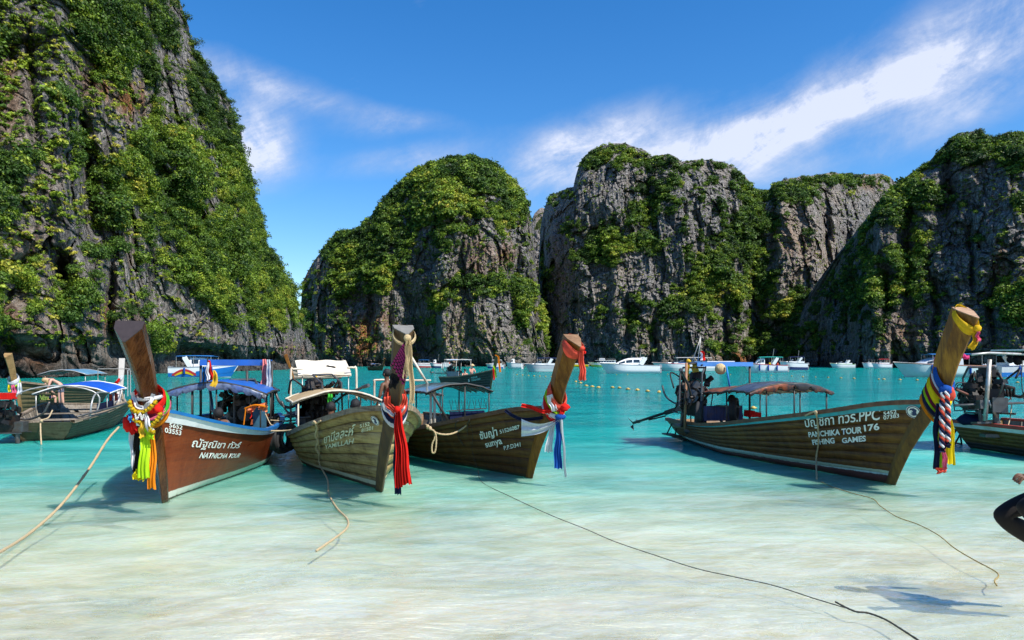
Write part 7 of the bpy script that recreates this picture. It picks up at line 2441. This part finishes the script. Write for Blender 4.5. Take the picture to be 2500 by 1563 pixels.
for L_, lb_, gr in ((FL1, 'small yellow float on the near end of the swimming line, towards the red-scarfed prow', 'floats of the near line'), (FL2, 'small pale float on the far swimming line in front of the speedboats', 'floats of the far line')):
    for px, py in L_:
        o = link('float', bmesh_)
        o.location = gpx(px, py, .05)
        D_ = o.location.y
        o.scale = (1.25 if D_ < 90 else 1.0,) * 3
        o.rotation_euler = (0, 0, RNG.uniform(0, 3))
        tag(o, lb_, 'float', gr)
o = link('float', bmesh_)
o.location = gpx(1839, 996, .05)
o.scale = (1.0, 1.0, 1.0)
tag(o, 'single yellow float close behind the olive-brown boat, under its canopy', 'float')
# ================================================================== speedboats along the far shore
def speedboat(name, label, px0, px1, wy, bow, height=0.0, hullc=None, stripe=None, low=None, canopy=None, cabin='screen', cabinc=None, engines=2, people=0, arch=False, decks=1, group=None, cat='speedboat', beam=None, text=None, fender=0, yaw=0.12, mast=False):
    """hull between two photo columns at water row wy; bow = -1 points left, +1 right"""
    c = gpx((px0 + px1) / 2, wy)
    L = (px1 - px0) * c.y / F
    Bm = beam or max(1.1, L * 0.14)
    hb = Bm
    rz = (0 if bow > 0 else math.pi) + yaw * (1 if bow > 0 else -1)
    root = empty(name, c, rz, label, cat, group)
    hm = hullc or GEL
    fz = (height or max(0.75, L * 0.095)) * 1.15      # freeboard
    def sec(t):                              # t 0 stern .. 1 bow
        b = hb * (1 - max(0, (t - .45) / .55) ** 2.4)
        zd = fz * (1 + 0.28 * t ** 1.6)
        x = -L / 2 + L * t
        return x, b, zd
    n = 18
    rows = []
    for i in range(n + 1):
        t = i / n
        x, b, zd = sec(t)
        xk = x - 0.16 * L * max(0, t - .55) / .45 * 0
        r = []
        for side in (1, -1):
            pr = [(b, zd), (b * 1.0, zd * .80), (b * .98, zd * .42), (b * .93, .02), (b * .45, -.22), (0, -.32)]
            pts = []
            for l, z in pr:
                k = max(0, t - .6) / .4
                xx = x - k * (1 - max(z, 0) / zd) * 0.13 * L
                pts.append(Vector((xx, side * l, z)))
            r.append(pts)
        rows.append(r[0] + r[1][::-1][1:])
    MB().grid(rows).add([p for p in rows[0]], [tuple(range(len(rows[0])))]).build('hull', hm, root, True)
    def belt(nm, z0, z1, mat, off=.012, t0=0.0, t1=1.0):
        for side in (1, -1):
            rw = []
            for i in range(n + 1):
                t = t0 + (t1 - t0) * i / n
                x, b, zd = sec(t)
                k = max(0, t - .6) / .4
                rr_ = []
                for z in (z0, z1):
                    zz = z * zd
                    l = b * np.interp(z, [0, .42, .8, 1], [.93, .98, 1.0, 1.0])
                    rr_.append(Vector((x - k * (1 - z) * .13 * L + (.02 if t > .98 else 0), side * (l + off), zz)))
                rw.append(rr_)
            MB().grid(rw).build(nm, mat, root, True)
    belt('rub_rail', .93, 1.0, paint('grey_rub_rail', (.35, .36, .38), .5, .1, 3) if not stripe else stripe, .03)
    if low:
        belt('lower_hull_paint', .05, .42, low, .014)
    rw = []
    for i in range(n + 1):
        x, b, zd = sec(i / n)
        rw.append([Vector((x, b * .97, zd - .02)), Vector((x, 0, zd + .05)), Vector((x, -b * .97, zd - .02))])
    MB().grid(rw[8:]).build('foredeck', GEL, root, True)
    mb = MB()
    for k in range(4):
        mb.box((-L * .36 + k * L * .11, 0, fz * .75), (L * .05, hb * 1.5, .32))
    mb.build('seat_rows', paint('boat_seats', (.55, .55, .52), .6, .3, 4), root)
    zt = fz * 1.05
    if cabin == 'screen':
        for sd_ in (1, -1):
            MB().box((-L * .10, sd_ * hb * .84, zt + .14), (L * .56, .08, .42)).build('coaming', GEL, root)
        MB().box((L * .20, 0, zt + .16), (L * .16, hb * 1.3, .36), taper=.8).build('cuddy_cabin', GEL, root)
    if cabin in ('screen', 'cabin', 'sport', 'ferry'):
        gl_top = zt + (.85 if cabin == 'screen' else 1.15)
        x0, x1 = L * .02, L * .24
        if cabin == 'sport':
            x0, x1 = -L * .20, L * .26
        if cabin == 'ferry':
            x0, x1 = -L * .38, L * .26
        prof = []
        m_ = 9
        for i in range(m_ + 1):
            q = i / m_
            x = x0 + (x1 - x0) * q
            top = gl_top if cabin != 'screen' else gl_top
            z = zt + (top - zt) * (1 - max(0, (q - .35) / .65) ** 1.7)
            prof.append((x, z))
        cc = cabinc or GEL
        rw = []
        for x, z in prof:
            w_ = hb * .78
            rw.append([Vector((x, w_, zt - .03)), Vector((x, w_ * .93, zt + (z - zt) * .55)), Vector((x, w_ * .80, z)), Vector((x, 0, z + .06)), Vector((x, -w_ * .80, z)), Vector((x, -w_ * .93, zt + (z - zt) * .55)), Vector((x, -w_, zt - .03))])
        cb = MB().grid(rw).add(rw[0], [tuple(range(7))]).build('cabin' if cabin != 'screen' else 'windscreen', cc if cabin != 'screen' else GLASS, root, cabin == 'sport')
        nw = 6 if cabin == 'ferry' else 3
        for side in (1, -1):
            for k in range(nw):
                qa_, qb_ = .08 + .80 * k / nw, .08 + .80 * (k + .82) / nw
                def cp(q, f):
                    x = x0 + (x1 - x0) * q
                    z = np.interp(x, [p[0] for p in prof], [p[1] for p in prof])
                    w_ = hb * .78 * (1 - .11 * f)
                    return Vector((x, side * (w_ + .02), zt + (z - zt) * f))
                if cabin != 'screen':
                    MB().add([cp(qa_, .35), cp(qb_, .35), cp(qb_, .80), cp(qa_, .80)], [(0, 1, 2, 3)]).build('window', GLASS, root)
        if cabin == 'screen':
            MB().tube([Vector((x0, hb * .72, gl_top)), Vector((x1 * .9, hb * .6, zt + .1))], .03, 5).tube([Vector((x0, -hb * .72, gl_top)), Vector((x1 * .9, -hb * .6, zt + .1))], .03, 5).build('windscreen_frame', GEL, root)
    if cabin == 'ferry':
        MB().box((-L * .06, 0, zt + 1.08), (L * .68, hb * 1.7, .08)).build('upper_deck', GEL, root)
        MB().box((L * .05, 0, zt + 1.55), (L * .20, hb * 1.2, .8), taper=.85).build('wheelhouse', GEL, root)
        MB().box((L * .05, 0, zt + 1.62), (L * .205, hb * 1.22, .28), taper=.95).build('wheelhouse_window', GLASS, root)
        MB().tube([(-L * .36, hb * .8, zt + 1.7), (L * .2, hb * .8, zt + 1.7)], .03, 5).tube([(-L * .36, -hb * .8, zt + 1.7), (L * .2, -hb * .8, zt + 1.7)], .03, 5).tube([(-L * .36, hb * .8, zt + 1.1), (-L * .36, hb * .8, zt + 1.7)], .03, 5).build('railing', STEEL, root)
    if canopy is not None:
        zc = zt + 1.35
        xa, xb = -L * .40, L * .14
        rw = [[Vector((xa + (xb - xa) * i / 8, hb * .85 * q, zc + .10 * (1 - q * q) + .05 * math.sin(i * .4))) for q in (-1, -.5, 0, .5, 1)] for i in range(9)]
        MB().grid(rw).grid([[p - Vector((0, 0, .07)) for p in r_] for r_ in rw]).build('canopy', canopy, root, True)
        for xx in (xa + .1, (xa + xb) / 2, xb - .1):
            for q in (-.82, .82):
                MB().tube([(xx, hb * q, zt - .2), (xx, hb * q, zc)], .03, 5).build('pole', STEEL, root)
    if arch:
        zc = zt + 1.25
        for q in (-.9, .9):
            MB().box((-L * .22, hb * q, zt + .62), (L * .07, .07, 1.45), rot=Matrix.Rotation(-.55, 3, 'Y')).build('radar_arch_leg', GEL, root)
        MB().box((-L * .22 - .38, 0, zt + 1.22), (L * .06, hb * 1.8, .10)).build('radar_arch', GEL, root)
    for k in range(engines):
        y = (k - (engines - 1) / 2) * .55
        MB().box((-L / 2 - .25, y, fz * .9), (.5, .36, .55), taper=.8).box((-L / 2 - .28, y, fz * .35), (.26, .18, .8)).build('outboard_motor', paint('motor_grey', (.25, .26, .28), .35, .3, 4), root)
    if mast:
        MB().tube([(-L * .18, 0, zt + .9), (-L * .18 - .25, 0, zt + 3.0)], .035, 5).build('mast', STEEL, root)
    for k in range(fender):
        t = .25 + .4 * k / max(1, fender - 1)
        x, b, zd = sec(t)
        for side in (1, -1):
            MB().tube([(x, side * (b + .12), zd * .95), (x, side * (b + .12), zd * .85), (x, side * (b + .12), zd * .3), (x, side * (b + .12), zd * .2)], [.03, .13, .13, .03], 8).build('fender', C['blue'], root, True)
    rr_ = random.Random(int(px0))
    for k in range(people):
        x = -L * .40 + L * .6 * (k + .5) / people
        y = rr_.uniform(-hb * .6, hb * .6)
        pr = empty('person', c + Vector((math.cos(rz) * x - math.sin(rz) * y, math.sin(rz) * x + math.cos(rz) * y, zt - .25)), rr_.uniform(0, 6), 'x', 'person', 'passengers on the far speedboats')
        cn_ = ['orange', 'red', 'white', 'navy', 'coral', 'yellow'][(k + int(px0)) % 6]
        cl_ = C[cn_]
        where = 'towards the stern of' if x < -L * .17 else ('amidships in' if x < -L * .0 else 'forward in')
        pr['label'] = 'passenger in %s %s the %s' % (cn_, where, ' '.join(label.split(',')[0].split()[:8]))
        MB().tube([(0, 0, 0), (0, 0, .35), (0, 0, .56), (0, 0, .62)], [.15, .19, .17, .07], 8).build('torso', cl_, pr, True)
        MB().ball((0, 0, .75), (.10, .10, .13), 8, 7).build('head', SKIN_D, pr, True)
        for s_ in (-1, 1):
            MB().tube([(0, .18 * s_, .52), (.08, .26 * s_, .3), (.2, .18 * s_, .12)], [.05, .045, .035], 6).build('arm', SKIN_D, pr, True)
    return root, L, hb, fz, rz, c


REDP = paint('boat_red', (0.55, 0.03, 0.03), .35, .1, 2)
NAVYP = paint('boat_navy', (0.02, 0.04, 0.14), .35, .1, 2)
BLUEP = paint('boat_blue', (0.01, 0.16, 0.50), .3, .1, 2)
GREENP = paint('boat_lime', (0.30, 0.62, 0.06), .35, .1, 2)
TEALC = paint('teal_canopy', (0.02, 0.40, 0.32), .6, .2, 3)
BLUEC = paint('blue_canopy', (0.02, 0.16, 0.45), .6, .2, 3)
NAVYC = paint('navy_canopy', (0.02, 0.03, 0.10), .6, .3, 3)
REDC = paint('red_canopy', (0.55, 0.04, 0.05), .6, .2, 3)
BLACKC = paint('black_canopy', (0.02, 0.02, 0.025), .6, .3, 3)
YEL = paint('boat_yellow', (0.75, 0.55, 0.01), .4, .1, 2)
TANP = paint('boat_tan', (0.42, 0.20, 0.13), .4, .2, 2)
GREYH = paint('boat_silver', (0.50, 0.53, 0.55), .3, .1, 2)
AQUAH = paint('boat_pale_aqua', (0.55, 0.68, 0.66), .3, .1, 2)

rt, L0, hb0, fz0, rz0, c0 = speedboat('speedboat', 'blue and white speedboat with orange and red flashes, lying under the left cliff', 420, 586, 921, 1, 1.15, None, None, BLUEP, BLUEC, 'sport', None, 2, 0, True, yaw=-0.05, fender=2)
for side in (-1,):
    def hp(t, z):
        b = hb0 * (1 - max(0, (t - .45) / .55) ** 2.4)
        zd = fz0 * (1 + .28 * t ** 1.6)
        k = max(0, t - .6) / .4
        return Vector((-L0 / 2 + L0 * t - k * (1 - z) * .13 * L0, side * (b * np.interp(z, [0, .42, .8, 1], [.93, .98, 1.0, 1.0]) + .035), z * zd))
    def swoosh(nm, t0, t1, f0, f1, mat, off=0.0):
        rw = [[hp(t0 + (t1 - t0) * i / 10, f0(i / 10)) + Vector((0, side * off, 0)), hp(t0 + (t1 - t0) * i / 10, f1(i / 10)) + Vector((0, side * off, 0))] for i in range(11)]
        MB().grid(rw).build(nm, mat, rt)
    swoosh('blue_flash', .42, .99, lambda q: .10 + .3 * q, lambda q: .55 + .35 * q, BLUEP, .01)
    swoosh('red_flash', .06, .42, lambda q: .12 + .5 * math.sin(q * 3.1) * .6, lambda q: .30 + .5 * math.sin(q * 3.1), REDP, .012)
    swoosh('yellow_flash', .10, .38, lambda q: .10 + .25 * math.sin(q * 3.1), lambda q: .22 + .35 * math.sin(q * 3.1), YEL, .02)
speedboat('speedboat', 'small red and white speedboat with a blue canopy, leftmost of those before the dome cliff', 1006, 1054, 898, -1, 1.1, None, REDP, REDP, BLUEC, 'screen', None, 2, 2)
speedboat('speedboat', 'white speedboat with a tall cabin beside the red and white one', 1049, 1080, 899, -1, 1.3, None, REDP, NAVYP, None, 'cabin', None, 1, 0, mast=True)
speedboat('speedboat', 'white speedboat crowded with passengers, left of the dark green longtail', 1078, 1100, 899, -1, 1.2, None, None, None, GEL, 'screen', None, 1, 5)
speedboat('speedboat', 'low white speedboat just right of the dark green longtail prow', 1186, 1230, 900, -1, 1.0, None, None, BLUEP, GEL, 'screen', None, 2, 1)
speedboat('speedboat', 'white cabin cruiser in the gap between the two middle prows', 1235, 1276, 901, -1, 1.4, None, None, None, None, 'cabin', None, 1, 0, yaw=.25)
speedboat('speedboat', 'silver speedboat with a navy canopy, left of the red-scarfed prow', 1280, 1368, 908, -1, 1.15, GREYH, None, AQUAH, NAVYC, 'screen', None, 2, 0, True)
speedboat('speedboat', 'yellow boat half hidden behind the red-scarfed prow', 1356, 1436, 896, -1, 0.9, YEL, None, None, None, 'screen', None, 1, 2, beam=2)
speedboat('ferry', 'two-deck white ferry with a lime green hull', 1436, 1512, 896, -1, 1.3, GEL, GREENP, GREENP, None, 'ferry', None, 1, 2, cat='ferry', beam=2.2)
speedboat('motor_yacht', 'sleek all-white motor yacht, the largest of the far boats', 1464, 1608, 912, -1, 1.25, None, None, None, None, 'sport', None, 2, 0, True, cat='yacht', yaw=.05, mast=True)
speedboat('speedboat', 'long white speedboat with a red stripe full of passengers behind the olive-brown boat', 1592, 1750, 906, -1, 1.3, None, REDP, AQUAH, GEL, 'screen', None, 2, 9, yaw=.04)
speedboat('speedboat', 'white speedboat with a teal canopy and a red stern flash', 1816, 1918, 910, -1, 1.25, None, REDP, None, TEALC, 'cabin', None, 2, 3, True, fender=3, mast=True)
speedboat('speedboat', 'white and navy speedboat with an orange flash, rightmost of the middle pair', 1904, 1968, 904, -1, 1.5, None, None, NAVYP, NAVYC, 'screen', None, 2, 2, True, mast=True)
speedboat('speedboat', 'small lime green and white speedboat alone under the shaded cliff', 2027, 2084, 899, -1, 1.1, None, GREENP, AQUAH, None, 'screen', None, 1, 0, True)
speedboat('speedboat', 'white speedboat with a black canopy beside the red-topped one', 2106, 2136, 899, -1, 1.2, None, None, None, BLACKC, 'screen', None, 1, 0)
speedboat('speedboat', 'white speedboat with a red canopy', 2129, 2173, 900, -1, 1.2, None, REDP, None, REDC, 'screen', None, 2, 3)
speedboat('speedboat', 'white speedboat with a dark canopy and a person in orange aboard', 2180, 2222, 898, -1, 1.3, None, None, None, BLACKC, 'screen', None, 1, 1)
speedboat('speedboat', 'large silver speedboat with a tan stripe and blue fenders, passing behind the golden prow', 2182, 2404, 921, -1, 1.35, AQUAH, TANP, None, BLUEC, 'sport', GREYH, 2, 1, False, fender=3, yaw=.03)
speedboat('speedboat', 'grey-blue speedboat throwing up white spray at the right edge', 2425, 2600, 921, 1, 1.3, GREYH, NAVYP, BLUEP, GREYH, 'screen', None, 2, 0, True, fender=2, yaw=.05)

# wake and spray
SPRAY, t_ = new_mat('spray')
o_ = t_.node('ShaderNodeOutputMaterial')
d_ = t_.node('ShaderNodeBsdfDiffuse')
d_.inputs[0].default_value = (.88, .9, .92, 1)
t_.put(o_.inputs[0], d_.outputs[0])
mb = MB()
rr = random.Random(9)
for k in range(420):
    q = rr.random()
    px_ = 2405 + 105 * q
    hgt_ = (34 if q < .12 else 6 + 16 * math.sin(min(1, q * 1.15) * math.pi) ** 1.0)
    y_ = 920 - rr.random() ** 1.3 * hgt_ * (1.0 if q > .12 else 1.0)
    p = pix(px_ + rr.uniform(-5, 5), y_, 96 + rr.uniform(-1, 1))
    mb.ball(p, rr.uniform(.06, .22), 5, 4, .3, rr)
tag(mb.build('spray', SPRAY, None, True), 'white spray behind the speedboat at the right edge', None, None, 'stuff')
